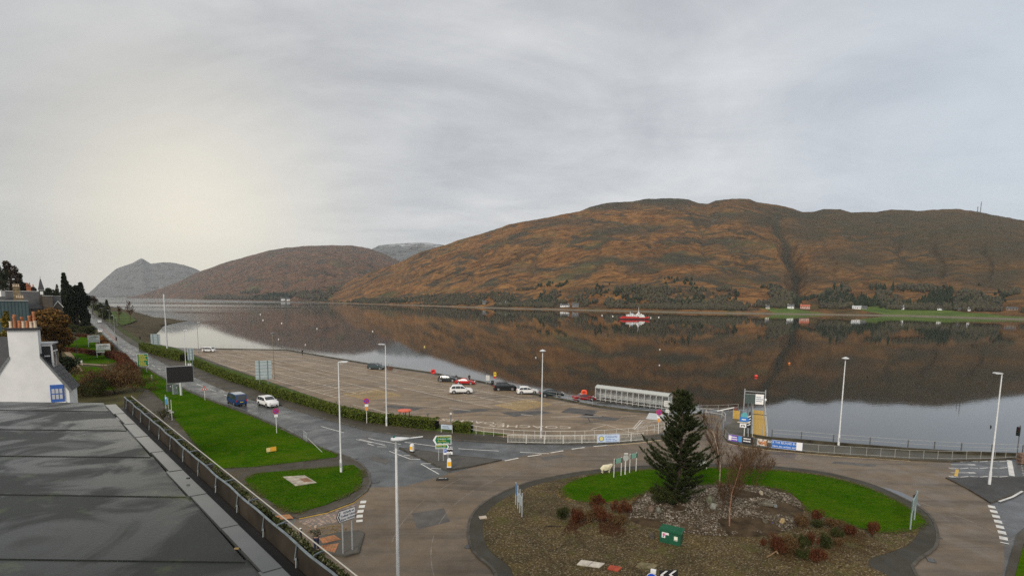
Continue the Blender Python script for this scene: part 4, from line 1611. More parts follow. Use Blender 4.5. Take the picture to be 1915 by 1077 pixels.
street_lamp('white lamp post with double round head on the car park edge behind the fence', 1012, 818, 657, kind='twin')
street_lamp('white lamp post standing at the loch side railing right of the jetty', 1568, 832, 671, kind='twin', z=.4)
street_lamp('white lamp post on the dark traffic islet at the right', 1850, 905, 698, 1, rz=R(190), z=.12)
street_lamp('white lamp post in the small lawn at the road bend', 638, 882, 677, 1, z=.16)
street_lamp('white lamp post in front of the clipped hedge, beside the orange table top', 723, 796, 644, -1, rz=R(25), z=.13)
street_lamp('brown lamp post with dark saucer head rising from the hedge', 513, 709, 625, kind='saucer', col=mat((.22, .17, .11), .6, .2, 3), r=.075, z=.02)
street_lamp('slim grey lamp post with dark flat head at the far corner of the car park', 371.5, 660, 603, .5, kind='flat', col=mat((.18, .17, .15), .6, .2, 3), r=.06, z=.02)
street_lamp('white lamp post behind the blank message sign', 348, 690, 617, 1, z=.1, r=.075)
# big swan-neck lamp close to the roof
q = g(745, 1135, .01)
h = hz(745, 1135, 826, 0.01)
t = thing('street_lamp', 'tall pale lamp post with teal topped swan head near the roof edge', 'street lamp', q, R(8), 'street lamps by the roundabout and car park')
b = MB()
b.tube((0, 0, 0), (0, 0, 1.3), .15, .15, 12).tube((0, 0, 1.3), (0, 0, h - .35), .105, .072, 12)
b.build('pole', POLE, t, smooth=True)
MB().tube((0, 0, h - .36), (0, 0, h + .08), .085, .075, 10).build('collar', GREYMET, t)
b = MB()
prof = [(-.30, .10, .03), (-.2, .14, .14), (0, .16, .2), (.3, .15, .17), (.55, .10, .10), (.8, .05, .06)]
vs, fs = [], []
for x, hh, ww in prof:
    for k in range(8):
        a = 2 * math.pi * k / 8
        vs.append((x, math.cos(a) * ww, h + .12 + math.sin(a) * hh * (1 if math.sin(a) > 0 else .6) + max(0, x - .3) * .12))
for i in range(len(prof) - 1):
    for k in range(8):
        fs.append((i * 8 + k, i * 8 + (k + 1) % 8, (i + 1) * 8 + (k + 1) % 8, (i + 1) * 8 + k)[::-1])
fs += [tuple(range(8)), tuple(range(len(vs) - 1, len(vs) - 9, -1))]
b.add(vs, fs)
b.build('lamp_head', LAMPHEAD, t, smooth='all')
MB().tube((.75, 0, h + .19), (1.5, 0, h + .26), .035, .03, 8).build('arm', POLE, t)
MB().lathe([(.07, h + .24), (.075, h + .33), (.04, h + .36), (.012, h + .42), (.012, h + .5)], 10, (-.12, 0, 0)).build('sensor', mat((.01, .12, .11), .5, .1), t)

# tall round mast with cabinet at the end of the hedge
q = g(313, 657, .1)
h = hz(313, 657, 551)
t = thing('telecom_mast', 'thick white telecom mast with banded top beside the far hedge', 'mast', q)
MB().tube((0, 0, 0), (0, 0, h * .55), .24, .2, 12).tube((0, 0, h * .55), (0, 0, h * .70), .17, .17, 12).tube((0, 0, h * .70), (0, 0, h), .26, .26, 12).build('pole', mat((.52, .53, .53), .5, .1, 2), t, smooth=True)
MB().tube((0, 0, h * .845), (0, 0, h * .86), .28, .28, 12).tube((0, 0, h * .70), (0, 0, h * .71), .28, .28, 12).build('band', GREYMET, t)
MB().tube((0, 0, h), (0, 0, h + .7), .03, .02, 6).build('spike', GREYMET, t)
q = g(319, 668, .1)
t = thing('cabinet', 'white street cabinet at the foot of the telecom mast', 'cabinet', q, face_cam(q))
MB().box((0, 0, .8), (1.0, .6, 1.5)).box((0, 0, 1.59), (1.1, .7, .08)).box((0, 0, .03), (1.05, .65, .06)).build('body', OFFWHITE, t)
MB().box((0, -.31, .8), (.9, .02, 1.35)).build('door', WHITE, t)

# lamps strung along the far road
GL2 = 'lamp posts lining the far road'
for i, (px, py, top, lb) in enumerate([(192.6, 606, 576, 'slim grey lamp post right of the far white van'), (205.5, 604, 580, 'plain grey lamp post by the far road grass'),
                                       (175, 594, 569, 'small grey lamp post farthest up the road'), (214.5, 622, 590, 'grey lamp post nearest on the far road, at the shore path'),
                                       (219, 610, 594, 'short grey lamp post on the shore grass by the bare trees')]):
    street_lamp(lb, px, py, top, .8, r=.06, group=GL2, z=.1, rz=R(200), col=GREYMET)

# ================================================================== SIGNS


def posts(t, xs, h, r=.045, m=GREYMET, name='post'):
    b = MB().tube((0, 0, 0), (0, 0, h), r, r, 8)
    o = b.build(name, m, t, loc=(xs[0], .05, 0))
    for x in xs[1:]:
        twin(o, t, (x, .05, 0))


def board(t, w_, z0, z1, m, back=None, name='panel', y=0.0, th=.04):
    b = MB().box((0, y, (z0 + z1) / 2), (w_, th, z1 - z0))
    return b.build(name, m, t)


def word_rows(t, w_, z0, z1, rows, m, seed=1, y=-.03, x0=0.0, name='lettering'):
    """rows of small flat print too fine to read"""
    rs = random.Random(seed)
    b = MB()
    for i in range(rows):
        z = z1 - (i + .5) * (z1 - z0) / rows
        hh = (z1 - z0) / rows * .45
        x = -w_ / 2
        end = w_ / 2 * rs.uniform(.3, 1)
        while x < end:
            ww = rs.uniform(.08, .22) * w_
            b.box((x0 + min(x + ww / 2, w_ / 2), y, z), (ww, .006, hh))
            x += ww + .04 * w_
    return stuff(b.build(name, m, t))


# large green route sign by the lawn
q = g(268.5, 697, .12)
k = q.y / 1000
top, bot = hz(268.5, 697, 660.5) - .12, hz(268.5, 697, 684.5) - .12
t = thing('route_sign', 'tall green route sign with yellow and white lines beside the far lawn', 'road sign', q, face_cam(q))
board(t, 17 * k, bot, top, LETW, th=.05)
MB().box((0, -.03, (top + bot) / 2), (16 * k, .02, top - bot - .14)).build('face', GREEN, t)
word_rows(t, 12 * k, bot + .15, top - .15, 9, LETY, 4, -.045)
posts(t, [-5 * k, 5 * k], top)
# arrow shaped route sign on the islet
q = g(820.5, 861.5, .12)
k = q.y / 1000
t = thing('route_sign', 'green arrow sign pointing left to Crianlarich and Oban on the islet', 'road sign', q, face_cam(q))
z = lambda py: hz(820.5, 861.5, py) - .12
zt, zb = z(812.5), z(829)
x0, x1 = -11 * k, 24 * k
b = MB()
b.xz([(x0, (zt + zb) / 2), (x0 + 5.5 * k, zt), (x1, zt), (x1, zb), (x0 + 5.5 * k, zb)], -.02, .03)
b.build('panel', LETW, t)
b = MB()
e = .06
b.xz([(x0 + 4.2 * k, (zt + zb) / 2), (x0 + 7.5 * k, zt - e), (x1 - e, zt - e), (x1 - e, zb + e), (x0 + 7.5 * k, zb + e)], -.032, -.02)
b.build('face', GREEN, t)
ls = (zt - zb) / 4
for i, (s_, mm, xo) in enumerate([("A' Chrìon-Làraich", LETY, 4), ('Crianlarich  A82', LETW, 3), ('An t-Òban', LETY, 1), ('Oban  (A 828)', LETW, 2)]):
    text(s_, ls * .92, mm, t, (x0 + 9 * k, -.04, zt - ls * (i + .5)), align='LEFT', sx=.93)
zt2, zb2 = zb - .01, z(837)
x2 = 19.5 * k
b = MB()
b.xz([(-6 * k, zt2), (x2 - 3 * k, zt2), (x2, (zt2 + zb2) / 2), (x2 - 3 * k, zb2), (-6 * k, zb2)], -.021, .029)
b.build('panel', LETW, t)
b = MB()
b.xz([(-6 * k + .05, zt2 - .05), (x2 - 4.5 * k, zt2 - .05), (x2 - 2.2 * k, (zt2 + zb2) / 2), (x2 - 4.5 * k, zb2 + .05), (-6 * k + .05, zb2 + .05)], -.033, -.021)
b.build('face', GREEN, t)
text('Inbhir Nis', .27, LETY, t, (-4.5 * k, -.04, zt2 * .72 + zb2 * .28), align='LEFT')
text('Inverness   A 82', .27, LETW, t, (-4.5 * k, -.04, zt2 * .27 + zb2 * .73), align='LEFT')
posts(t, [0, 9 * k], zt - .05, .05)
# parking sign
q = g(838, 868, .12)
k = q.y / 1000
t = thing('parking_sign', 'white parking sign with blue square and vehicle symbols behind the yellow bollard', 'road sign', q, face_cam(q))
zt, zb = hz(838, 868, 837) - .12, hz(838, 868, 847.5) - .12
zm = (zt + zb) / 2
board(t, 17 * k, zb, zt, LETW)
MB().box((-5.3 * k, -.025, zm + .12), (5 * k, .012, .42)).build('panel', BLUE, t)
text('P', .36, LETW, t, (-5.3 * k, -.036, zm + .12))
b = MB()
for x, w2 in ((0, .28), (5 * k, .46)):
    b.box((x, -.026, zm + .1), (w2, .012, .14)).box((x, -.026, zm + .20), (w2 * .7, .012, .1))
    b.tube((x - w2 * .3, -.032, zm + .02), (x - w2 * .3, -.02, zm + .02), .05, .05, 8).tube((x + w2 * .3, -.032, zm + .02), (x + w2 * .3, -.02, zm + .02), .05, .05, 8)
b.box((0, -.026, zm - .23), (.4, .012, .05)).xz([(.2, zm - .31), (.34, zm - .23), (.2, zm - .15)], -.032, -.02)
b.build('symbol', BLACK, t)
posts(t, [0], zt, .045)


# keep left / lit bollards
def bollard(label, px, py, top, rz):
    q = g(px, py, .12)
    h = hz(px, py, top) - .12
    t = thing('traffic_bollard', label, 'bollard', q, rz, 'yellow and white traffic bollards on the islet')
    MB().box((0, 0, .07), (.52, .36, .14)).build('base', BLACK, t)
    prof = lambda w_: [(-w_, .14), (w_, .14), (w_ * .92, h * .86), (w_ * .55, h), (-w_ * .55, h), (-w_ * .92, h * .86)]
    b = MB()
    b.xz(prof(.23), -.13, .14)
    b.build('body', WHITE, t)
    MB().box((0, -.14, h * .48), (.38, .03, h * .45)).build('panel', mat((.85, .46, .02), .4, .08, 4), t)
    MB().box((0, -.142, .24), (.38, .03, .14)).build('panel', WHITE, t)


bollard('yellow and white bollard at the tip of the islet, in front of the parking sign', 840, 876, 855, R(8))
bollard('yellow and white bollard at the back corner of the islet by the lamp head', 770.5, 845, 828, R(-35))
# dark drain-like block on the road in front of the islet
q = g(827, 897, .012)
t = thing('speed_cushion', 'low black rubber block lying on the road before the islet', 'rubber block', q, R(6))
MB().box((0, 0, .09), (1.25, .35, .18), 0, 0, .9).build('body', BLACK, t)
b = MB()
b.box((-.1, 0, .185), (.5, .16, .012)).box((.35, 0, .185), (.2, .16, .012))
b.build('marking', mat((.4, .4, .38), .6, .2), t)


# no-stopping signs
def clearway(label, px, py, top, orange=False, rz=None):
    q = g(px, py, .12)
    h = hz(px, py, top) - .12
    k = q.y / 1000
    t = thing('no_stopping_sign', label, 'road sign', q, face_cam(q) if rz is None else rz, 'round no stopping signs')
    R_ = max(.34, 5.6 * k)
    posts(t, [0], h - .1, .05, POLE if not orange else OFFWHITE)
    zc = h - R_
    n = 24
    b = MB()
    b.tube((0, -.02, zc), (0, .02, zc), R_, R_, n)
    b.build('rim', RED, t)
    MB().tube((0, -.03, zc), (0, -.02, zc), R_ * .8, R_ * .8, n).build('face', mat((.07, .06, .42), .45, .1), t)
    b = MB()
    for s in (1, -1):
        dx, dz = R_ * .62, R_ * .62 * s
        w2 = R_ * .09
        b.xz([(-dx - w2, -dz + s * w2 + zc), (-dx + w2, -dz - s * w2 + zc), (dx + w2, dz - s * w2 + zc), (dx - w2, dz + s * w2 + zc)], -.042, -.03)
    b.build('cross', RED, t)
    MB().box((0, -.015, zc - R_ - .22), (R_ * 1.15, .03, .34)).build('plate', LETW, t)
    if orange:
        MB().box((0, -.015, zc - R_ - .70), (R_ * .9, .11, .5)).build('band', mat((.7, .3, .06), .5, .1), t)
    return t


clearway('round blue and red no stopping sign in the lawn before the white car', 517.5, 810, 762)
clearway('round blue and red no stopping sign with orange band before the hedge', 686, 791, 743, True)
clearway('round blue and red no stopping sign at the end of the slatted fence', 1231, 811, 764, True)

# warning triangle
q = g(383.5, 748, .16)
h = hz(383.5, 748, 720) - .16
t = thing('warning_sign', 'red edged triangular warning sign in the lawn by the blue van', 'road sign', q, face_cam(q))
posts(t, [0], h - .1, .045, OFFWHITE)
k = q.y / 1000 * 4.6
MB().xz([(-k, h - 1.75 * k), (k, h - 1.75 * k), (0, h)], -.02, .02).build('rim', RED, t)
MB().xz([(-k * .6, h - 1.53 * k), (k * .6, h - 1.53 * k), (0, h - .47 * k)], -.032, -.02).build('face', LETW, t)
MB().box((0, -.036, h - 1.15 * k), (.1, .01, .4)).box((0, -.036, h - 1.44 * k), (.1, .01, .09)).build('symbol', BLACK, t)

# blank variable message sign with its cabinets
q = g(339, 739, .16)
k = q.y / 1000
zt, zb = hz(339, 739, 683.5) - .16, hz(339, 739, 714) - .16
t = thing('message_sign', 'large blank black electronic message sign on a thick post in the lawn', 'message sign', q, face_cam(q) + R(4))
board(t, 44 * k, zb, zt, GREYMET, y=.12, th=.3)
MB().box((0, -.045, (zt + zb) / 2), (42.5 * k, .04, zt - zb - .12)).build('screen', mat((.012, .010, .011), .55, .3, 20), t)
b = MB()
for i in range(1, 6):
    b.box((0, -.068, zb + (zt - zb) * i / 6), (42 * k, .012, .02))
b.build('louvre', BLACK, t)
MB().tube((0, .12, 0), (0, .12, zb), .2, .2, 10).build('post', mat((.5, .53, .5), .5, .1), t, smooth=True)
for lb, px, py, tp, m_ in (('green-grey roadside cabinet, right one of the pair left of the message sign post', 328.5, 737, 718, mat((.20, .24, .23), .6, .15)), ('dark grey roadside cabinet, left one of the pair left of the message sign post', 317, 732, 717, mat((.11, .12, .11), .6, .15))):
    q = g(px, py, .16)
    hh = hz(px, py, tp) - .16
    t = thing('cabinet', lb, 'cabinet', q, face_cam(q) + R(20), 'roadside cabinets by the message sign')
    MB().box((0, 0, hh / 2), (.85, .5, hh)).box((0, 0, hh + .03), (.92, .57, .06)).build('body', m_, t)
    MB().box((0, -.256, hh / 2), (.74, .02, hh * .85)).build('door', m_, t)
    MB().box((.1, -.27, hh * .72), (.18, .012, .2)).build('label', LETW, t)


# sign backs seen from behind
def signback(label, px, py, wpx, ty, by, z=.12, rz=None, nb=6):
    q = g(px, py, z)
    k = q.y / 1000
    zt, zb = hz(px, py, ty, z) - z, hz(px, py, by, z) - z
    t = thing('route_sign', label, 'road sign', q, face_cam(q) if rz is None else rz, 'road signs seen from behind')
    board(t, wpx * k, zb, zt, SIGNBACK)
    b = MB()
    for i in range(nb):
        b.box((0, -.04, zb + (zt - zb) * (i + .5) / nb), (wpx * k * .98, .04, .07))
    b.build('rail', mat((.26, .34, .35), .5, .15), t)
    b = MB().box((0, -.085, zt / 2), (.11, .05, zt))
    o = b.build('post', mat((.16, .22, .24), .5, .15), t, loc=(-wpx * k * .27, 0, 0))
    twin(o, t, (wpx * k * .24, 0, 0))


signback('grey back of a large route sign between road and hedge, nearest of three', 494.5, 729, 28, 674, 709)
signback('grey sign back by the shore at the far hedge end, farthest of three', 292, 654, 15, 624.5, 644)
signback('narrow grey sign back beside the white lamp post, middle of three', 358, 692, 10, 652, 673, nb=4)
q = g(355, 690, .1)
o = thing('cabinet', 'small pale grey cabinet under the narrow sign back', 'cabinet', q, face_cam(q))
MB().box((0, 0, .7), (.8, .5, 1.3)).box((0, 0, 1.38), (.86, .56, .06)).build('body', OFFWHITE, o)
MB().box((0, -.26, .7), (.7, .02, 1.15)).build('door', WHITE, o)

# Gaelic street direction sign at the crossing
q = g(651, 1031, .12)
zt, zb = hz(651, 1031, 971), hz(651, 1031, 992)
k = q.y / 1000
t = thing('street_direction_sign', 'white arrow sign on two grey posts at the crossing island', 'road sign', q, face_cam(q) + R(33))
W_ = 36 * k
zc = 2.75
b = MB()
b.xz([(-W_ / 2 - .22, zc), (-W_ / 2, zc + .42), (W_ / 2, zc + .42), (W_ / 2, zc - .42), (-W_ / 2, zc - .42)], -.02, .03)
b.build('panel', BLACK, t)
b = MB()
b.xz([(-W_ / 2 - .17, zc), (-W_ / 2 + .01, zc + .385), (W_ / 2 - .04, zc + .385), (W_ / 2 - .04, zc - .385), (-W_ / 2 + .01, zc - .385)], -.032, -.02)
b.build('face', LETW, t)
b = MB()
b.xz([(-W_ / 2 - .10, zc), (-W_ / 2 + .04, zc + .34), (-W_ / 2 + .10, zc + .34), (-W_ / 2 - .02, zc), (-W_ / 2 + .10, zc - .34), (-W_ / 2 + .04, zc - .34)], -.042, -.032)
b.build('chevron', BLACK, t)
for i, s_ in enumerate(('Achadh an', 'Todhair Uarach', 'Upper Achintore')):
    text(s_, .235, mat((.02, .05, .10), .5, .05), t, (.09, -.04, zc + .235 - .235 * i), sx=.88)
posts(t, [-W_ * .28, W_ * .30], zc + .3, .06)

# chevron and keep-left signs at the bottom edge
q = g(1248, 1125, .125)
t = thing('chevron_sign', 'black and white chevron sign pointing left at the near edge of the island', 'road sign', q, face_cam(q) + R(24))
zt = hz(1248, 1125, 1062) - .125
board(t, 1.15, zt - .55, zt, BLACK)
b = MB()
for x in (-.33, .22):
    b.xz([(x - .22, zt - .275), (x + .10, zt - .03), (x + .26, zt - .03), (x - .06, zt - .275), (x + .26, zt - .52), (x + .10, zt - .52)], -.032, -.02)
b.build('chevron', LETW, t)
posts(t, [-.4, .4], zt - .1, .045)
q = g(1217, 1140, .125)
zt = hz(1217, 1140, 1061) - .125
t = thing('keep_left_sign', 'round blue arrow sign with a white bracket top beside the chevron sign', 'road sign', q, face_cam(q) + R(-10))
posts(t, [0], zt - .2, .05)
MB().box((.05, .02, zt - .10), (.30, .16, .2)).build('lamp', LETW, t)
MB().tube((0, -.03, zt - .55), (0, 0, zt - .55), .33, .33, 24).build('rim', LETW, t)
MB().tube((0, -.042, zt - .55), (0, -.03, zt - .55), .305, .305, 24).build('face', mat((.02, .08, .55), .4, .08), t)
b = MB()
b.xz([(-.2, zt - .55), (-.05, zt - .42), (-.05, zt - .51), (.2, zt - .51), (.2, zt - .59), (-.05, zt - .59), (-.05, zt - .68)], -.055, -.042)
b.build('arrow', LETW, t)

# small name boards and round sign on the island lawn
GB = 'frame signs on the island lawn'
for lb, xa, xb, ya, yb, ta, tb in (('pale green name board on two posts, left one beside the sheep figure', 1148.5, 1162, 892.5, 889, 855, 851.5), ('pale green name board on two posts, right one nearer the pine', 1178, 1190, 884, 881, 846, 843)):
    a, c = g(xa, ya, .16), g(xb, yb, .16)
    m_ = (a + c) / 2
    L = (c - a).length
    h = hz(xa, ya, ta) - .16
    t = thing('name_board', lb, 'sign', m_, math.atan2(c.y - a.y, c.x - a.x), GB)
    posts(t, [-L / 2, L / 2], h, .045, OFFWHITE)
    board(t, L - .02, h - .52, h - .04, mat((.22, .42, .34), .5, .15))
    b = MB()
    for x in (-1, 1):
        b.box((x * (L / 2 - .03), -.025, h - .3), (.12, .02, .5))
    b.build('strip', BLACK, t)
q = g(1169.5, 887, .16)
h = hz(1169.5, 887, 846) - .16
t = thing('round_sign', 'round sign seen from behind on a white post between the two name boards', 'sign', q, face_cam(q) + R(35))
posts(t, [0], h, .07, OFFWHITE)
MB().tube((0, -.02, h - .42), (0, .02, h - .42), .33, .33, 20).build('panel', mat((.5, .52, .5), .5, .1), t)
MB().box((0, 0, h + .02), (.4, .2, .1)).build('lamp', OFFWHITE, t)
# four posts seen end-on at the left of the island
t0_ = g(969, 955, .125)
for lb, px0, py0, px1, py1, tp0, kk in (('grey frame sign seen edge-on at the left of the island', 963.5, 943, 975, 966, 899, 0),):
    a, c = g(px0, py0, .125), g(px1, py1, .125)
    L = (c - a).length
    h = hz(px0, py0, tp0) - .125
    t = thing('frame_sign', lb, 'sign', (a + c) / 2, math.atan2(c.y - a.y, c.x - a.x))
    posts(t, [-L / 2, -L / 6, L / 6, L / 2], h, .055)
    MB().box((-L * .34, 0, h - .5), (L * .3, .05, .9)).build('panel', mat((.10, .20, .36), .5, .2), t)
    MB().box((L * .3, 0, h - .75), (L * .36, .05, .75)).build('panel', SIGNBACK, t)
    MB().box((0, -.04, h - .85), (.4, .03, .75)).build('panel', mat((.5, .58, .66), .5, .2), t)
a, c = g(1703.5, 990, .16), g(1711, 972, .16)
L = (c - a).length
h = hz(1707, 981, 922) - .16
t = thing('frame_sign', 'leaning grey frame sign seen edge-on at the right of the island lawn', 'sign', (a + c) / 2, math.atan2(c.y - a.y, c.x - a.x))
posts(t, [-L / 2, L / 2], h, .06, mat((.25, .30, .30), .5, .15))
MB().box((0, 0, h - .55), (L * 1.15, .05, 1.0)).build('panel', mat((.25, .33, .32), .5, .15), t)
b = MB()
b.box((.4, .15, h - .25), (.5, .1, .08)).tube((.2, 0, h), (.7, .25, h - .3), .02, .02, 5)
b.build('bracket', BLACK, t)


# sheep figures
def sheep(label, px, py, hpx, rz, m_):
    q = g(px, py, .16)
    s = hpx * q.y / 1000 / .92
    t = thing('sheep_figure', label, 'sheep figure', q, rz, 'white sheep figures on the island lawn')
    me = bpy.data.meshes.new('body')
    pts = [(-.55, 0, .62), (-.3, 0, .66), (.0, 0, .66), (.32, 0, .68), (.52, 0, .80), (.66, 0, .92), (.84, 0, .86), (-.68, 0, .55)]
    rad = [.24, .29, .30, .27, .17, .12, .07, .05]
    ed = [(0, 1), (1, 2), (2, 3), (3, 4), (4, 5), (5, 6), (0, 7)]
    for (bi, x, y) in ((0, -.46, .13), (0, -.46, -.13), (3, .36, .13), (3, .36, -.13)):
        n0 = len(pts)
        kx = -.05 if bi == 0 else .02
        pts += [(x + kx, y, .42), (x + (.05 if bi == 0 else -.01), y, .22), (x, y, .02)]
        rad += [.09, .05, .045]
        ed += [(bi, n0), (n0, n0 + 1), (n0 + 1, n0 + 2)]
    n0 = len(pts)
    pts += [(.60, .14, .97), (.60, -.14, .97)]
    rad += [.04, .04]
    ed += [(5, n0), (5, n0 + 1)]
    me.from_pydata([tuple(c_ * s for c_ in p_) for p_ in pts], ed, [])
    me.materials.append(m_)
    o = bpy.data.objects.new('body', me)
    COL.objects.link(o)
    o.parent = t
    md = o.modifiers.new('skin', 'SKIN')
    for i, r_ in enumerate(rad):
        me.skin_vertices[0].data[i].radius = (r_ * s, r_ * s)
    me.skin_vertices[0].data[2].use_root = True
    o.modifiers.new('sub', 'SUBSURF').levels = 1
    return t


sheep('cream sheep figure at the lawn edge left of the name boards', 1133, 884, 16, R(15), mat((.66, .60, .42), .7, .12, 6))
sheep('white sheep figure half hidden behind the pine', 1313, 877, 17, R(200), mat((.74, .74, .68), .7, .12, 6))

# yellow board lying in the big lawn
q = g(509, 846, .16)
t = thing('warning_board', 'small yellow board on a low frame in the big lawn', 'board', q, face_cam(q) + R(12))
MB().box((.14, -.02, .42), (.62, .04, .5)).build('panel', mat((.80, .40, .04), .5, .15, 6), t)
MB().box((-.40, -.02, .40), (.42, .04, .46)).build('panel', mat((.75, .60, .28), .5, .15, 6), t)
posts(t, [-.45, .4], .5, .03)

# finger posts cluster at the left of the lawn
q = g(316, 778, .12)
for i, (lb, dx, hh, kind) in enumerate((('blue and white flag sign on a slim post at the lawn corner by the roof', 311, 737, 'flag'), ('plain slim post with white plates, middle of the lawn corner posts', 316, 742, 'plate'), ('plain slim post, rightmost of the lawn corner posts', 322, 746, 'none'))):
    q = g(dx, 772 + i * 7, .12)
    h = hz(dx, 772 + i * 7, hh) - .12
    t = thing('marker_post', lb, 'post', q, face_cam(q))
    posts(t, [0], h, .035, OFFWHITE)
    if kind == 'flag':
        MB().box((.07, -.02, h - .9), (.30, .03, 1.2)).build('panel', mat((.10, .32, .60), .5, .1), t)
        MB().box((.05, -.04, h - .5), (.16, .012, .3)).build('emblem', LETW, t)
    elif kind == 'plate':
        MB().box((-.05, -.02, h * .32), (.7, .03, .28)).build('plate', LETW, t)
        MB().box((.35, -.02, h * .22), (.6, .03, .22)).build('plate', LETW, t)

# black and yellow pedestrian post, hidden partly by the roof edge
q = g(563, 1015, .10)
t = thing('pedestrian_post', 'short black post with yellow foot at the crossing left of the person', 'post', q)
MB().tube((0, 0, .45), (0, 0, 1.1), .09, .09, 10).build('post', BLACK, t)
MB().tube((0, 0, 0), (0, 0, .45), .095, .095, 10).build('foot', YEL, t)
MB().ell((0, 0, 1.12), (.09, .09, .06), 10, 6).build('cap', OFFWHITE, t)


# traffic signals
def signal(label, px, py, top, rz, z=.12, n=1):
    q = g(px, py, z)
    h = hz(px, py, top, z) - z
    t = thing('traffic_light', label, 'traffic light', q, rz, 'traffic lights at crossings')
    posts(t, [0], h, .06, DKMET)
    MB().box((-.08, -.12, h - .75), (.34, .22, 1.1)).build('head', BLACK, t)
    for i in range(3):
        b = MB()
        b.tube((-.08, -.24, h - .42 - .33 * i), (-.08, -.28, h - .42 - .33 * i), .12, .12, 12)
        b.build('lens', mat(((.10, .012, .01), (.10, .05, .01), (.01, .06, .03))[i], .3, .05), t)
        b = MB()
        b.tube((-.08, -.28, h - .42 - .33 * i), (-.08, -.42, h - .42 - .33 * i), .14, .14, 12, cap=False)
        b.build('hood', BLACK, t)
    return t


signal('traffic light leaning at the right edge by the loch railing', 1902, 846, 795, R(-60))
signal('second traffic light cut by the right edge above the stone pier', 1919, 862, 826, R(-40))
signal('far traffic light with white backing board on the left kerb', 219.5, 652, 629, R(20))
signal('far traffic light with red box on the right pavement by the shore', 263.5, 645, 628, R(10))
q = g(1911, 866, .1)
t = thing('gate_pier', 'squat brick pier at the right edge below the traffic lights', 'pier', q)
pb = None
for i in range(6):
    for k in range(2):
        b = MB().box((-.22 + .45 * k + (.1 if i % 2 else 0), 0, .10 + i * .2), (.42, .6, .18))
        b.build('brick', mat((.20, .13, .10), .8, .35, 3), t)

# ================================================================== RAILS AND FENCES


def rail(name, label, pts, z0s, h, spacing, rails, pr, rr, pm, rm, cat='railing', group=None, boxpost=False):
    P = [Vector((q.x, q.y, 0)) for q in pts]
    o0 = P[0].copy()
    t = thing(name, label, cat, (o0.x, o0.y, z0s), 0, group)
    b = MB()
    if boxpost:
        b.box((0, 0, h / 2), (pr * 2, pr * 2, h))
    else:
        b.tube((0, 0, 0), (0, 0, h), pr, pr, 6)
    first = None
    for a, c in zip(P, P[1:]):
        L = (c - a).length
        n = max(1, round(L / spacing))
        ang = math.atan2((c - a).y, (c - a).x)
        for i in range(n + (1 if c is P[-1] else 0)):
            q = a.lerp(c, i / n) - o0
            if first is None:
                first = b.build('post', pm, t, loc=q)
            else:
                twin(first, t, q)
    for zf in rails:
        b = MB()
        for a, c in zip(P, P[1:]):
            b.tube((*(a - o0).xy, h * zf), (*(c - o0).xy, h * zf), rr, rr, 6)
        b.build('rail', rm, t)
    return t


RAILW = mat((.58, .57, .52), .5, .18, 2)
RAILG = mat((.33, .33, .31), .5, .2, 2)
rail('railing', 'thin grey railing along the sea wall of the car park', gl([(375, 652), (535, 655), (700, 683), (800, 697), (900, 715), (1000, 738), (1108, 760)]), 0.25, 1.0, 2.9, (1.0, .5), .028, .024, RAILG, RAILG)
b = MB()
b.band(gl([(375, 652), (535, 655), (700, 683), (800, 697), (900, 715), (1000, 738), (1110, 760), (1180, 769), (1250, 775)]), -.02, .42, -.1, .26)
struct(b.build('sea_wall', mat((.07, .062, .04), .9, .5, .5, bump=.03, world=True, key='sea_wall')))
rail('railing', 'grey railing from the shelter round to the jetty', gl([(1250, 774), (1300, 771), (1343, 770.5), (1380, 768)]), .05, 1.1, 2.2, (1.0, .55), .032, .028, RAILG, RAILG)
rail('railing', 'inner grey railing curving beside the pier road', gl([(1290, 777), (1320, 776.5), (1350, 781), (1356, 787)]), .02, 1.1, 2.0, (1.0, .5), .035, .03, RAILW, RAILW)
# right hand sea wall
SWR = gl([(1397, 815), (1440, 822), (1500, 826.5), (1560, 832), (1700, 843), (1800, 849), (1915, 853), (2050, 853)])
b = MB()
b.band(SWR, -.45, .0, -.1, .42)
struct(b.build('sea_wall', mat((.052, .045, .03), .9, .5, .6, bump=.03, world=True, key='sea_wall')))
rail('railing', 'dark railing on the sea wall right of the jetty', [q + Vector((0, .25, 0)) for q in gl([(1445, 822.5), (1500, 826.5), (1560, 832), (1700, 843), (1800, 849), (1915, 853)])], .4, .95, 3.3, (1.0, .5), .05, .024, DKMET, RAILG, boxpost=True)
b = MB()
pv = SWR[:7] + gl([(1902, 857), (1777, 862), (1702, 860.5), (1560, 851), (1499, 845.5), (1435, 839.5), (1384, 833), (1362, 826), (1352, 812), (1353, 800), (1372, 790), (1392, 793)])
b.prism(pv, -.05, .12)
struct(b.build('pavement', asphalt('pier_pavement', (.060, .056, .040), (.092, .085, .062), .5, .8, seed=19)))
b = MB()
b.band(gl([(1356, 800), (1352, 814), (1362, 827), (1384, 833.7), (1435, 840.2), (1499, 846.2), (1560, 851.7), (1702, 861.2), (1777, 864), (1902, 858)]), -.02, .18, -.02, .135)
struct(b.build('kerb', mat((.075, .062, .042), .85, .5, 1.0, world=True, key='mossy_kerb')))
fp = gl([(1353, 797), (1352, 813), (1362, 825), (1386, 829.5), (1415, 834), (1470, 841), (1530, 846.5), (1620, 852), (1700, 857), (1780, 859), (1860, 858), (1900, 855.5)], .12)
rail('guard_fence', 'low grey guard fence along the pavement before the sea wall', fp, .12, 1.0, 1.75, (1.0, .12), .026, .02, RAILG, RAILG, 'fence')
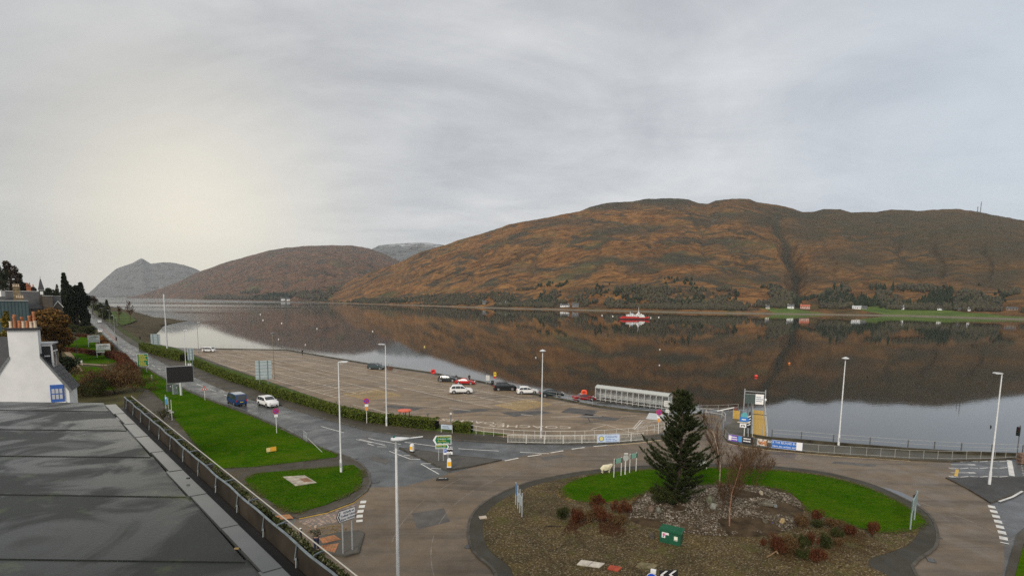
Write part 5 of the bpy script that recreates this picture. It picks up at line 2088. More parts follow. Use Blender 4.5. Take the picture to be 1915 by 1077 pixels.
# mesh of the guard fence
# curved white barrier round the car park end
wf = gl([(862, 806), (905, 814), (960, 819.5), (1020, 821.5), (1075, 821.5), (1130, 819), (1175, 816), (1210, 812), (1236, 807), (1248, 801), (1256, 793), (1261, 785)], .12)
rail('guard_rail', 'white tubular guard rail curving round the end of the car park', wf, .10, 1.12, 1.55, (1.0, .52), .028, .026, RAILW, RAILW, 'railing')
# slatted pedestrian barriers
pp = gl([(949, 827.5), (984, 828.5), (1018, 829.2), (1053, 829.2), (1088, 828.5), (1117, 828)], .12) + [None] + gl([(1158, 826.5), (1180, 825), (1203, 823)], .12)
GS = 'slatted pedestrian barriers in front of the white rail'
names = ['leftmost, by the grass', 'second from the left, behind the white lamp post', 'third from the left', 'fourth from the left', 'just left of the white banner', None, None, 'just right of the white banner', 'rightmost, by the round sign']
for i in range(len(pp) - 1):
    a, c = pp[i], pp[i + 1]
    if a is None or c is None:
        continue
    L = (c - a).length
    t = thing('pedestrian_barrier', 'grey slatted pedestrian barrier, ' + (names[i] or ''), 'barrier', (a.x, a.y, .12), math.atan2(c.y - a.y, c.x - a.x), GS)
    b = MB()
    b.box((L / 2, 0, 1.0), (L, .05, .05)).box((L / 2, 0, .12), (L, .05, .05)).box((.03, 0, .53), (.06, .06, 1.06)).box((L - .03, 0, .53), (.06, .06, 1.06))
    b.build('frame', RAILW, t)
    b = MB()
    n = int(L / .16)
    for k in range(1, n):
        b.box((L * k / n, 0, .56), (.03, .02, .86))
    stuff(b.build('slat', RAILW, t))
a, c = g(1117, 828, .12), g(1158, 826.5, .12)
L = (c - a).length
t = thing('pedestrian_barrier', 'grey slatted pedestrian barrier carrying the white banner', 'barrier', (a.x, a.y, .12), math.atan2(c.y - a.y, c.x - a.x), GS)
b = MB()
b.box((L / 2, 0, 1.0), (L, .05, .05)).box((L / 2, 0, .12), (L, .05, .05)).box((.03, 0, .53), (.06, .06, 1.06)).box((L - .03, 0, .53), (.06, .06, 1.06))
b.build('frame', RAILW, t)
t = thing('banner', 'pale blue and white banner with round yellow emblem on the barrier', 'banner', (a.x, a.y, .12), math.atan2(c.y - a.y, c.x - a.x))
MB().box((L / 2, -.05, .58), (L - .06, .02, 1.02)).build('cloth', mat((.50, .60, .76), .6, .12, .8), t)
MB().tube((L * .17, -.075, .56), (L * .17, -.06, .56), .34, .34, 20).build('emblem', mat((.05, .10, .25), .6, .1), t)
MB().tube((L * .17, -.085, .56), (L * .17, -.075, .56), .27, .27, 20).build('emblem', mat((.66, .60, .22), .6, .1), t)
text('Community', .42, mat((.06, .13, .36), .6, .1), t, (L * .62, -.066, .78), sx=.8)
word_rows(t, L * .5, .14, .56, 2, mat((.16, .25, .5), .6, .1), 9, -.064, L * .62)

# banners on the right fence
def banner(label, xa, ya, xb, yb, h, m_, lift=.08):
    a, c = g(xa, ya, .12), g(xb, yb, .12)
    L = (c - a).length
    t = thing('banner', label, 'banner', (a.x, a.y, .12), math.atan2(c.y - a.y, c.x - a.x), 'banners on the guard fence')
    MB().box((L / 2, -.05, lift + h / 2), (L, .02, h)).build('cloth', m_, t)
    return t, L


t, L = banner('long blue banner with white BACK THE BELFORD lettering and blank white end', 1442, 838.5, 1500, 845, 1.0, mat((.02, .13, .46), .55, .15, 1), .15)
MB().box((L * .90, -.068, .65), (L * .19, .012, .96)).build('patch', LETW, t)
text('BACK THE BELFORD BUILD', .37, LETW, t, (L * .40, -.066, .86), sx=.8)
text('Have you written yet?', .34, LETW, t, (L * .42, -.066, .42), sx=.85)
b = MB()
b.box((L * .5, -.064, 1.135), (L * 1.0, .012, .03)).box((L * .4, -.064, .165), (L * .8, .012, .03))
b.build('edge', LETW, t)
t, L = banner('purple and blue banner with pale print, leftmost on the guard fence', 1362, 826, 1387, 830, .8, mat((.16, .08, .42), .55, .25, 1.5), .22)
MB().box((L * .12, -.064, .62), (L * .2, .012, .6)).build('patch', LETW, t)
MB().box((L * .86, -.064, .62), (L * .26, .012, .7)).build('patch', mat((.06, .30, .62), .5, .2), t)
word_rows(t, L * .45, .35, .9, 2, LETW, 5, -.064, L * .45)
t, L = banner('black banner with two lines of white print beside the purple one', 1388, 830, 1408, 833, .92, mat((.015, .015, .018), .55, .2, 1), .15)
word_rows(t, L * .8, .3, .95, 2, LETW, 12, -.064, L * .5)
t, L = banner('white and orange food banner between the black and the blue ones', 1416, 834, 1433, 836.5, .78, mat((.70, .62, .52), .55, .2, 2), .2)
MB().box((L * .88, -.064, .55), (L * .22, .012, .6)).build('patch', mat((.62, .24, .05), .5, .3, 4), t)
MB().ell((L * .45, -.06, .5), (L * .36, .02, .2), 12, 6).build('print', mat((.45, .2, .1), .5, .4, 4), t)
q = g(849, 808, .12)
a, c = g(822, 808, .12), g(846, 810, .12)
L = (c - a).length
t = thing('banner', 'small pale banner on low posts between the hedge and its clipped end', 'banner', (a.x, a.y, .12), math.atan2(c.y - a.y, c.x - a.x))
MB().box((L * .55, -.04, .82), (L * .85, .02, .62)).build('cloth', mat((.42, .50, .58), .6, .15, 1), t)
word_rows(t, L * .6, .62, 1.0, 2, mat((.12, .16, .22), .6, .1), 3, -.054, L * .55)
posts(t, [L * .12, L * .98], 1.1, .035, OFFWHITE)

# roadside crash rail along the lawn
rail('crash_rail', 'long low dark steel rail along the roadside edge of the big lawn', gl([(356, 734.5), (400, 752.5), (463, 776), (521, 800.5), (566, 820)], .12), .12, .62, 2.6, (1.0,), .035, .045, DKMET, DKMET, 'railing')
rail('hand_rail', 'short grey handrail at the end of the lawn rail', gl([(568, 821), (574, 826)], .12), .12, 1.1, .6, (1.0, .5), .035, .03, GREYMET, GREYMET, 'railing')
b = MB()
a, c = g(576, 826.5, .12), g(603, 846, .12)
o = b.tube((0, 0, .5), (c.x - a.x, c.y - a.y, .03), .035, .035, 6).build('fallen_rail', mat((.4, .41, .36), .5, .2), loc=tuple(a))
tag(o, 'sloping grey rail end running down into the lawn', 'rail')

# ================================================================== SHELTER
a, c = g(1113, 748, .03), g(1249, 767, .03)
L = (c - a).length
hs = 2.3
t = thing('waiting_shelter', 'long white framed glass waiting shelter with curved roof by the loch', 'shelter', (a.x, a.y, .03), math.atan2(c.y - a.y, c.x - a.x))
SW_ = mat((.50, .51, .49), .5, .12, 2)
NB = 13
D = 1.55
b = MB().box((0, 0, hs / 2), (.09, .09, hs))
first = None
for i in range(NB + 1):
    for y in (0, D):
        o = b.build('post', SW_, t, loc=(L * i / NB, y, 0)) if first is None else twin(first, t, (L * i / NB, y, 0))
        first = first or o
b = MB()
for y in (-.002, D + .002):
    for z in (.28, hs - .03):
        b.box((L / 2, y, z), (L + .1, .07, .08))
b.build('frame', SW_, t)
b = MB().box((L / 2, D - .08, 1.25), (L, .05, .05)).box((L / 2, .08, 1.25), (L, .03, .05)).build('rail', SW_, t)
b = MB().box((0, D - .35, .55), (L / NB * 2.6, .35, .06))
fb = b.build('bench', SW_, t, loc=(L * 2.0 / NB, 0, 0))
for i in (5.2, 8.2, 11):
    twin(fb, t, (L * i / NB, 0, 0))
# glass panes
m, nt, p = newmat('shelter_glass')
p.inputs['Base Color'].default_value = (.55, .58, .57, 1)
p.inputs['Roughness'].default_value = .12
p.inputs['Alpha'].default_value = .42
SGL = m
b = MB().box((L / NB / 2, 0, (hs + .28) / 2), (L / NB - .1, .02, hs - .4))
fp_ = None
for i in range(NB):
    o = b.build('pane', SGL, t, loc=(L * i / NB, D, 0)) if fp_ is None else twin(fp_, t, (L * i / NB, D, 0))
    fp_ = fp_ or o
for x in (0, L):
    MB().box((x, D / 2, (hs + .28) / 2), (.02, D - .1, hs - .4)).build('pane', SGL, t)
# barrel roof sheets
m, nt, p = newmat('roof_sheet')
p.inputs['Base Color'].default_value = (.52, .54, .51, 1)
p.inputs['Roughness'].default_value = .3
p.inputs['Alpha'].default_value = .72
RS_ = m
fr = None
w_ = L / NB
vs, fs = [], []
arc = [(-.15 + (D + .3) * k / 8, hs + .05 + .42 * math.sin(math.pi * k / 8)) for k in range(9)]
b = MB()
for k in range(8):
    (y0, z0), (y1, z1) = arc[k], arc[k + 1]
    b.add([(.03, y0, z0), (w_ - .03, y0, z0), (w_ - .03, y1, z1), (.03, y1, z1), (.03, y0, z0 + .03), (w_ - .03, y0, z0 + .03), (w_ - .03, y1, z1 + .03), (.03, y1, z1 + .03)],
          [(3, 2, 1, 0), (4, 5, 6, 7), (0, 1, 5, 4), (2, 3, 7, 6), (1, 2, 6, 5), (3, 0, 4, 7)])
for i in range(NB):
    o = b.build('roof_panel', RS_, t, loc=(w_ * i, 0, 0)) if fr is None else twin(fr, t, (w_ * i, 0, 0))
    fr = fr or o
b = MB()
for k in range(8):
    (y0, z0), (y1, z1) = arc[k], arc[k + 1]
    b.tube((0, y0, z0 + .02), (0, y1, z1 + .02), .04, .04, 5)
fr = None
for i in range(NB + 1):
    o = b.build('rib', SW_, t, loc=(w_ * i, 0, 0)) if fr is None else twin(fr, t, (w_ * i, 0, 0))
    fr = fr or o
pb = MB().box((0, 0, 1.95), (.28, .015, .38))
fr = None
for i in (1.45, 3.5, 4.5, 5.5, 8.35, 8.65, 9.6, 10.6, 11.6):
    o = pb.build('notice', LETW, t, loc=(w_ * i, D - .04, 0)) if fr is None else twin(fr, t, (w_ * i, D - .04, 0))
    fr = fr or o
for lb, px, py, tp, w2, h2 in (('white notice board at the right end of the shelter', 1247, 771, 749, .95, .95), ('white low notice by the pier road gate', 1249.5, 779, 765, .85, .5), ('slim grey notice board right of the shelter by the pier road', 1257.5, 777, 753, .5, .9)):
    q = g(px, py, .05)
    hh = hz(px, py, tp) - .05
    t = thing('notice_board', lb, 'notice board', q, face_cam(q))
    posts(t, [0], hh, .04, OFFWHITE)
    board(t, w2, hh - h2, hh, OFFWHITE, y=-.02)
    word_rows(t, w2 * .8, hh - h2 + .1, hh - .1, 3, mat((.25, .28, .3), .6, .1), 3, -.045)

# round orange-red table-like cover on a stand behind the hedge
q = g(757, 785, .03)
t = thing('parasol_table', 'round orange-red topped stand behind the clipped hedge', 'stand', q)
zt = hz(757, 785, 768) - .03
MB().lathe([(1.0, zt), (1.05, zt + .05), (1.02, zt + .16), (.5, zt + .24), (.05, zt + .26)], 22).build('top', mat((.66, .11, .045), .45, .15, 2), t, smooth=True)
lg = MB().box((0, 0, zt / 2), (.09, .09, zt)).build('leg', BLACK, t, loc=(-.7, 0, 0))
for x, y in ((.7, 0), (0, .7), (0, -.7)):
    twin(lg, t, (x, y, 0))
q = g(800, 792, .03)
t = thing('ticket_machine', 'slim dark ticket post beside the hedge end', 'post', q)
MB().box((0, 0, .7), (.16, .14, 1.4)).box((0, 0, 1.45), (.3, .2, .25)).build('body', DKMET, t)
q = g(843, 790, .03)
t = thing('ticket_machine', 'slim dark post with pale head near the second painted word', 'post', q)
MB().box((0, 0, .6), (.12, .12, 1.3)).build('body', DKMET, t)
MB().box((0, -.02, 1.35), (.28, .16, .26)).build('head', OFFWHITE, t)

# lifebuoys and small shore furniture
for lb, px, py, tp, rr in (('red lifebuoy housing on the sea wall rail by the dark hatchback', 810, 703, 690, 2), ('orange lifebuoy on its post behind the red convertible', 1092, 748, 728, 4.2)):
    q = g(px, py, .1)
    hh = hz(px, py, tp) - .1
    k = q.y / 1000
    t = thing('lifebuoy_stand', lb, 'lifebuoy', q, face_cam(q))
    posts(t, [0], hh - .2, .05, RAILG)
    b = MB()
    rad, tr = (.42, .17)
    n = 20
    vs, fs = [], []
    zc = hh - rad - .1
    for i in range(n):
        a = 6.2832 * i / n
        for j in range(8):
            c = 6.2832 * j / 8
            r_ = rad + tr * math.cos(c)
            vs.append((r_ * math.cos(a), -.14 + tr * .8 * math.sin(c), zc + r_ * math.sin(a)))
    for i in range(n):
        for j in range(8):
            fs.append((i * 8 + j, ((i + 1) % n) * 8 + j, ((i + 1) % n) * 8 + (j + 1) % 8, i * 8 + (j + 1) % 8))
    b.add(vs, fs)
    b.build('ring', mat((.75, .10, .03) if rr > 3 else (.62, .03, .03), .45, .1), t, smooth='all')
    MB().box((0, -.03, zc), (.9, .05, 1.1)).build('backboard', RED, t)
q = g(925.5, 716, .1)
hh = hz(925.5, 716, 695) - .1
t = thing('warning_board', 'yellow water warning sign on a post by the sea wall', 'sign', q, face_cam(q))
posts(t, [0], hh, .05)
MB().box((0, -.03, hh - .45), (.55, .04, .9)).build('panel', mat((.80, .55, .03), .5, .1), t)
MB().box((0, -.055, hh - .4), (.22, .012, .3)).build('symbol', BLACK, t)
MB().box((0, -.03, hh - 1.15), (.5, .04, .4)).build('panel', RED, t)
q = g(912, 718, .1)
hh = hz(912, 718, 701) - .1
t = thing('notice_board', 'white information board on two posts left of the yellow sign', 'notice board', q, face_cam(q))
posts(t, [-.3, .3], hh, .04)
board(t, .75, hh - 1.1, hh, OFFWHITE, y=-.02)
word_rows(t, .6, hh - 1.0, hh - .15, 5, mat((.35, .38, .4), .6, .1), 8, -.045)
q = g(921, 720, .1)
t = thing('litter_bin', 'dark litter bin under the yellow sign by the sea wall', 'bin', q)
MB().lathe([(.26, 0), (.28, .05), (.3, .85), (.32, .9), (.2, 1.02), (.05, 1.05)], 14).build('body', BLACK, t, smooth=True)
MB().box((0, -.29, .72), (.26, .05, .14)).build('slot', DKMET, t)
for lb, px, py, tp in (('slim viewing post by the teal car at the sea wall', 713.5, 693, 674), ('short slim post right of the teal car', 727, 694, 676), ('slim dark post at the sea wall right of the tall lamp post', 733, 695, 677)):
    q = g(px, py, .1)
    hh = hz(px, py, tp) - .1
    t = thing('marker_post', lb, 'post', q)
    MB().tube((0, 0, 0), (0, 0, hh), .06, .05, 8).build('post', DKMET, t)
    MB().box((0, 0, hh - .15), (.35, .08, .3)).build('plate', SIGNBACK, t)
q = g(729, 690.5, .1)
t = thing('planter', 'brown wooden crate-like planter at the sea wall by the teal car', 'planter', q, R(-40))
MB().box((0, 0, .35), (1.6, .7, .7)).build('body', mat((.14, .07, .04), .8, .3, 3), t)
MB().box((0, 0, .71), (1.45, .56, .04)).build('soil', SOIL, t)

# ================================================================== JETTY BY THE PIER ROAD
YDK = mat((.46, .29, .06), .7, .25, 2.5)
a, c = g(1416, 818, .1), g(1415, 768, .1)
L = (c - a).length
t = thing('jetty', 'yellow decked jetty with grey truss and tall gate beside the pier road', 'jetty', (a.x, a.y, .10), math.atan2(c.y - a.y, c.x - a.x) - math.pi / 2)
W2 = .82
n = int(L / .5)
b = MB().box((0, 0, 0), (W2 * 2, .46, .06))
f_ = None
for i in range(n):
    o = b.build('plank', YDK, t, loc=(.3, .25 + i * L / n, .08 + .004 * (i % 3))) if f_ is None else twin(f_, t, (.3, .25 + i * L / n, .08 + .004 * (i % 3)))
    f_ = f_ or o
b = MB()
for x in (-W2 - .05 + .3, W2 + .05 + .3):
    b.box((x, L / 2, .0), (.1, L, .25))
b.build('beam', GREYMET, t)
b = MB()
for x in (-W2 - .1 + .3, W2 + .1 + .3):
    for z in (.6, 1.1):
        b.tube((x, 0, z), (x, L, z), .03, .03, 6)
b.build('rail', RAILW, t)
b = MB().tube((0, 0, 0), (0, 0, 1.12), .035, .035, 6)
f_ = None
for i in range(8):
    for x in (-W2 - .1 + .3, W2 + .1 + .3):
        o = b.build('post', RAILW, t, loc=(x, L * i / 7, 0)) if f_ is None else twin(f_, t, (x, L * i / 7, 0))
        f_ = f_ or o
b = MB()
for x in (-2.0, W2 + .35):
    b.tube((x, L, -3.5), (x, L, 3.6), .09, .09, 8)
b.build('gate_post', GREYMET, t)
b = MB().box((-.45, L, 3.2), (3.1, .08, .1)).box((-.45, L, 2.75), (3.1, .06, .06)).build('gate_beam', GREYMET, t)
MB().box((-1.1, L - .02, 1.9), (1.5, .05, 1.6)).build('gate_panel', mat((.05, .075, .07), .6, .2), t)
MB().box((.32, L - .1, 2.0), (1.25, .06, 1.7)).build('notice', LETW, t)
word_rows(t, 1.0, 1.5, 2.5, 3, mat((.15, .2, .28), .6, .1), 4, L - .14, .32)
b = MB()
for s in (-1.35, -.85):
    b.tube((s, .5, .1), (s, L - .5, .1), .07, .07, 6)
    b.tube((s, .5, 1.5), (s, L - .5, 1.5), .07, .07, 6)
    for i in range(9):
        y0, y1 = .5 + (L - 1) * i / 9, .5 + (L - 1) * (i + 1) / 9
        b.tube((s, y0, .1), (s, y1, 1.5), .045, .045, 5).tube((s, y0, .1), (s, y0, 1.5), .045, .045, 5)
b.build('truss', mat((.085, .105, .10), .6, .2), t)
b = MB()
for y in (3, 10, L - 1):
    for x in (-1.0, .9):
        b.tube((x, y, -4.4), (x, y, -.1), .15, .15, 8)
b.build('pile', DKMET, t)
MB().box((.3, L * .55, 1.1), (W2 * 2 + .4, .07, .09)).build('cross_bar', BLACK, t)
q = g(1376.5, 783, .05)
t = thing('ramp_gate', 'yellow panel at the head of the slipway left of the jetty', 'gate', q, face_cam(q))
hh = hz(1376.5, 783, 767) - .05
MB().box((0, 0, hh / 2), (.85, .1, hh)).build('panel', YDK, t)
MB().box((-.46, 0, hh / 2 + .1), (.08, .14, hh + .2)).box((.46, 0, hh / 2 + .1), (.08, .14, hh + .2)).build('post', RAILG, t)
q = g(1341, 774.5, .05)
e_ = g(1372, 775, .05)
t = thing('barrier_arm', 'white barrier arm beside the railing at the head of the pier road', 'barrier', q)
b = MB().tube((0, 0, .55), (e_.x - q.x, e_.y - q.y, 1.15), .09, .07, 8)
b.build('arm', WHITE, t)
MB().box((e_.x - q.x + .2, e_.y - q.y, .55), (.5, .4, 1.1)).build('pivot', mat((.18, .07, .05), .6, .2), t)
for lb, px, py, tp, kind in (('blue round direction sign with arrow on a white post before the jetty', 1391, 822, 770, 'blue'),):
    q = g(px, py, .12)
    hh = hz(px, py, tp) - .12
    t = thing('direction_sign', lb, 'road sign', q, face_cam(q))
    posts(t, [0], hh, .06, OFFWHITE)
    MB().tube((-.1, -.05, hh - .4), (-.1, -.02, hh - .4), .42, .42, 18).build('panel', mat((.10, .36, .40), .5, .15), t)
    b = MB()
    b.xz([(-.65, hh - 1.2), (-.65, hh - .62), (.3, hh - .62), (.58, hh - .9), (.3, hh - 1.2)], -.09, -.06)
    b.build('panel', mat((.03, .17, .5), .5, .1), t)
    MB().xz([(-.4, hh - .98), (-.4, hh - .84), (.1, hh - .84), (.1, hh - .98)], -.104, -.09).build('symbol', LETW, t)
    MB().box((-.15, -.05, hh - 1.32), (1.5, .04, .12)).build('plate', mat((.55, .5, .42), .6, .1), t)
    MB().box((-.2, -.06, hh - 1.72), (.78, .04, .52)).build('plate', LETW, t)
    b = MB()
    b.tube((-.36, -.095, hh - 1.75), (-.36, -.08, hh - 1.75), .1, .1, 10).tube((-.06, -.095, hh - 1.75), (-.06, -.08, hh - 1.75), .1, .1, 10).box((-.2, -.088, hh - 1.64), (.3, .014, .04))
    b.build('symbol', BLACK, t)
q = g(1399, 816, .12)
t = thing('hazard_post', 'black and white striped hazard board by the jetty truss', 'hazard board', q, face_cam(q))
hh = 2.9
MB().xz([(-.22, 1.2), (.22, 1.2), (.3, 2.9), (-.3, 2.9)], -.03, .03).build('panel', BLACK, t)
b = MB()
for i in range(4):
    z = 1.45 + i * .38
    b.xz([(-.2, z), (.2, z + .22), (.2, z + .36), (-.2, z + .14)], -.042, -.03)
b.build('stripe', LETW, t)
posts(t, [0], 2.0, .06)
q = g(1425, 817, .1)
t = thing('jetty_light', 'slim leaning lamp pole with small lamp right of the jetty', 'lamp', q)
hh = hz(1425, 817, 748)
MB().tube((0, 0, 0), (.15, 0, hh), .045, .03, 6).build('pole', RAILG, t)
MB().ell((.15, 0, hh), (.14, .14, .2), 8, 6).build('lamp_head', LETW, t)
b = MB()

# ================================================================== VEHICLES
CARW = {}
KINDS_ = {
    # x stations from the nose (1) to the tail (0); heights over the ground as shares of the height
    'suv': dict(L=4.45, W=1.84, H=1.66, belt=.60, bot=.15, top=[(0, .50), (.015, .62), (.04, .72), (.10, .93), (.16, .985), (.40, 1.0), (.56, .965), (.735, .65), (.80, .62), (.94, .56), (.985, .47), (1, .36)], gh=(.06, .735), ws=(.57, .715), rw=(.045, .115)),
    'hatch': dict(L=4.15, W=1.78, H=1.46, belt=.61, bot=.13, top=[(0, .48), (.015, .62), (.05, .72), (.13, .93), (.2, .985), (.42, 1.0), (.56, .95), (.75, .64), (.80, .62), (.94, .54), (.985, .45), (1, .34)], gh=(.07, .745), ws=(.575, .735), rw=(.05, .14)),
    'saloon': dict(L=4.6, W=1.8, H=1.44, belt=.61, bot=.13, top=[(0, .46), (.015, .60), (.12, .66), (.28, .93), (.36, .985), (.48, 1.0), (.58, .96), (.75, .64), (.80, .61), (.94, .53), (.985, .44), (1, .34)], gh=(.15, .745), ws=(.59, .735), rw=(.14, .275)),
    'coupe': dict(L=4.3, W=1.76, H=1.30, belt=.62, bot=.13, top=[(0, .46), (.015, .60), (.10, .66), (.26, .90), (.38, .985), (.46, 1.0), (.55, .96), (.70, .64), (.75, .61), (.93, .50), (.985, .40), (1, .30)], gh=(.13, .70), ws=(.56, .69), rw=(.13, .28)),
    'roadster': dict(L=4.05, W=1.70, H=1.28, belt=.63, bot=.13, top=[(0, .46), (.015, .60), (.16, .66), (.22, .70), (.30, .92), (.38, .985), (.48, 1.0), (.56, .95), (.68, .64), (.74, .61), (.93, .50), (.985, .40), (1, .30)], gh=(.22, .68), ws=(.56, .67), rw=(.225, .305)),
    'van': dict(L=4.95, W=1.92, H=1.98, belt=.56, bot=.13, top=[(0, .45), (.01, .60), (.02, .82), (.04, .965), (.07, .99), (.5, 1.0), (.73, .985), (.80, .90), (.90, .58), (.93, .54), (.985, .46), (1, .30)], gh=(.025, .885), ws=(.765, .885), rw=(.0, .035)),
}


def car(label, px, py, heading, kind, paint, trim=None, group=None, plate=None, boot=False, roofm=None, name='car', cat='car', dark=True, scale=1.0, z=.015):
    q = g(px, py, z)
    K = KINDS_[kind]
    L, W, H = K['L'] * scale, K['W'] * scale, K['H'] * scale
    t = thing(name, label, cat, q, heading, group)
    tx, tz = zip(*K['top'])
    bot = K['bot'] * H
    belt = K['belt'] * H
    topz = lambda u: float(np.interp(u, tx, tz)) * H

    def hw(u, z_):
        e = W / 2
        e *= 1 - .14 * max(0, (u - .86) / .14) ** 2 - .12 * max(0, (.12 - u) / .12) ** 2
        if z_ > belt:
            e *= 1 - (.20 if kind != 'van' else .10) * ((z_ - belt) / max(.01, H - belt)) ** 1.1
        elif z_ < belt * .55:
            e *= 1 - .07 * ((belt * .55 - z_) / (belt * .55)) ** 1.5
        return e

    us = sorted(set([0, .008, .02, .04, .07, .10, .14, .18, .22, .26, .30, .36, .42, .48, .54, .58, .62, .66, .70, .74, .78, .82, .86, .90, .94, .97, .985, .995, 1]))
    fr = [0, .12, .3, .5, .7, .86, .96, 1]
    V, F = [], []
    for u in us:
        tp = topz(u)
        row = []
        for f in fr:
            z_ = bot + (tp - bot) * f
            row.append((z_, hw(u, z_) * (1 - .04 * (f > .97)) * (.93 if f == 0 else 1)))
        xs_ = (u - .5) * L
        for z_, y_ in row:
            V.append((xs_, y_, z_))
        for z_, y_ in row[::-1]:
            V.append((xs_, -y_, z_))
    n = len(fr) * 2
    for i in range(len(us) - 1):
        for k in range(n):
            F.append((i * n + k, i * n + (k + 1) % n, (i + 1) * n + (k + 1) % n, (i + 1) * n + k))
    F.append(tuple(range(n - 1, -1, -1)))
    F.append(tuple((len(us) - 1) * n + k for k in range(n)))
    MB().add(V, F).build('body', paint, t, smooth=True)
    if roofm:
        b = MB()
        u0, u1 = K['gh'][0] + .10, K['ws'][0] - .005
        st = [u0 + (u1 - u0) * i / 6 for i in range(7)]
        for a, c in zip(st, st[1:]):
            za, zc = topz(a) + .012, topz(c) + .012
            ya, yc = hw(a, za) * .93, hw(c, zc) * .93
            b.add([((a - .5) * L, -ya, za), ((c - .5) * L, -yc, zc), ((c - .5) * L, yc, zc), ((a - .5) * L, ya, za)], [(0, 1, 2, 3)])
        b.build('roof', roofm, t)
    # side glass in panes
    g0, g1 = K['gh']
    cuts = [g0 + .02, g0 + (g1 - g0) * .30, g0 + (g1 - g0) * .60, g1 - .015]
    for s in (1, -1):
        for a, c in zip(cuts, cuts[1:]):
            b = MB()
            st = [a + .006 + (c - a - .012) * i / 5 for i in range(6)]
            pv_ = None
            for u in st:
                zt_ = max(belt + .03, topz(u) - .11 * H / 1.5)
                p0 = ((u - .5) * L, s * (hw(u, belt + .03) + .008), belt + .03)
                p1 = ((u - .5) * L, s * (hw(u, zt_) + .008), zt_)
                if pv_:
                    f = [pv_[0], p0, p1, pv_[1]]
                    b.add(f if s < 0 else f[::-1], [(0, 1, 2, 3)])
                pv_ = (p0, p1)
            b.build('window', GLASS, t)
    for nm, (a, c) in (('windscreen', K['ws']), ('rear_window', K['rw'])):
        b = MB()
        st = [a + (c - a) * i / 4 for i in range(5)]
        off = .012
        pv_ = None
        for u in st:
            z_ = topz(u)
            if nm == 'rear_window' and kind == 'van':
                z_ = belt + (H * .93 - belt) * (u - a) / (c - a)
                x_ = -.5 * L + .05 + .10 * (u - a) / (c - a) - .055 + (u - a) * 0
                x_ = (float(np.interp(z_ / H, tz[:5], tx[:5])) - .5) * L - off
                y_ = hw(.02, z_) * .82
            else:
                x_ = (u - .5) * L
                y_ = hw(u, z_) * .86
            cur = ((x_, -y_, z_ + (off if kind != 'van' or nm == 'windscreen' else 0)), (x_, y_, z_ + (off if kind != 'van' or nm == 'windscreen' else 0)))
            if pv_:
                b.add([pv_[0], cur[0], cur[1], pv_[1]], [(0, 1, 2, 3)])
            pv_ = cur
        b.build(nm, GLASS, t)
    # wheels in dark arches
    wr = .225 * (H / 1.46) ** .25 * 1.45
    for x in (-.31 * L, .305 * L):
        for s in (1, -1):
            y = s * (W / 2)
            MB().tube((0, -s * .12, wr * 1.04), (0, s * .006, wr * 1.04), wr * 1.17, wr * 1.17, 18).build('wheel_arch', BLACK, t, loc=(x, y, 0))
            wo_ = MB().tube((0, -s * .16, wr), (0, s * .025, wr), wr, wr, 18).build('wheel', TYRE, t, loc=(x, y, 0))
            MB().tube((0, s * .02, wr), (0, s * .034, wr), wr * .66, wr * .6, 14).build('rim', RIM if dark else WHITE, wo_)
    # sills and bumpers
    tr = trim or BLACK
    for s in (1, -1):
        MB().box((0, s * (W / 2 - .03), bot + .06), (L * .42, .06, .14)).build('sill', tr, t)
        MB().box((.215 * L, s * (hw(.7, belt) + .09), belt + .07), (.12, .18, .13)).build('mirror', paint, t)
        MB().box((L * .478, s * W * .33, belt * .78), (.12, .32, .13), -s * .35).build('headlight', LAMPCLR, t)
        MB().box((-L * .493, s * W * .40, belt * .86), (.09, .20, .26 if kind in ('van', 'suv') else .16), s * .25).build('taillight', LAMPRED, t)
    MB().box((L * .497, 0, H * .24), (.05, W * .62, H * .09)).build('grille', BLACK, t)
    MB().box((-L * .499, 0, H * .17), (.05, W * .72, H * .06)).build('bumper', tr, t)
    MB().box((L * .512, 0, H * .22), (.02, .5, .11)).build('number_plate', LETW, t)
    MB().box((-L * .505, 0, H * .37), (.02, .5, .11)).build('number_plate', mat((.75, .58, .04), .4, .05), t)
    if boot:
        p0 = Vector((-.40 * L, 0, H * .86))
        b = MB()
        b.add([(-.36 * L, -.6, H * .92), (-.36 * L, .6, H * .92), (-.49 * L, .56, H * 1.42), (-.49 * L, -.56, H * 1.42), (-.34 * L, -.6, H * .93), (-.34 * L, .6, H * .93), (-.47 * L, .56, H * 1.44), (-.47 * L, -.56, H * 1.44)],
              [(0, 1, 2, 3), (7, 6, 5, 4), (0, 4, 5, 1), (1, 5, 6, 2), (2, 6, 7, 3), (3, 7, 4, 0)])
        b.build('boot_lid', BLACK, t)
    return t


PW = mat((.74, .74, .73), .25, .04, 1, spec=.6)
PB = mat((.010, .042, .13), .22, .1, 1, spec=.6)
PK = mat((.010, .012, .016), .2, .1, 1, spec=.6)
PT = mat((.035, .055, .062), .25, .1, 1, spec=.6)
PG = mat((.022, .030, .036), .25, .1, 1, spec=.6)
PR = mat((.42, .010, .012), .25, .1, 1, spec=.6)
PRD = mat((.22, .008, .012), .25, .1, 1, spec=.6)
rdir = (g(526, 778) - g(420, 742)).normalized()      # the road's run, towards the roundabout
rh = math.atan2(rdir.y, rdir.x)
car('dark blue van with silver roof driving away up the wet road', 443, 755.5, rh + math.pi - R(3), 'van', PB, roofm=mat((.32, .36, .40), .25, .1, 1), name='van', cat='van')
car('white car with black trim coming down the wet road behind the blue van', 501, 758.5, rh + R(2), 'suv', PW)
CPG = 'cars parked on the car park'
ph = math.atan2(-VV.y, -VV.x)                          # nose to the sea wall
car('dark teal four-wheel drive car alone at the sea wall, farthest of the parked cars', 704, 690.5, R(-12), 'suv', PT, group=CPG)
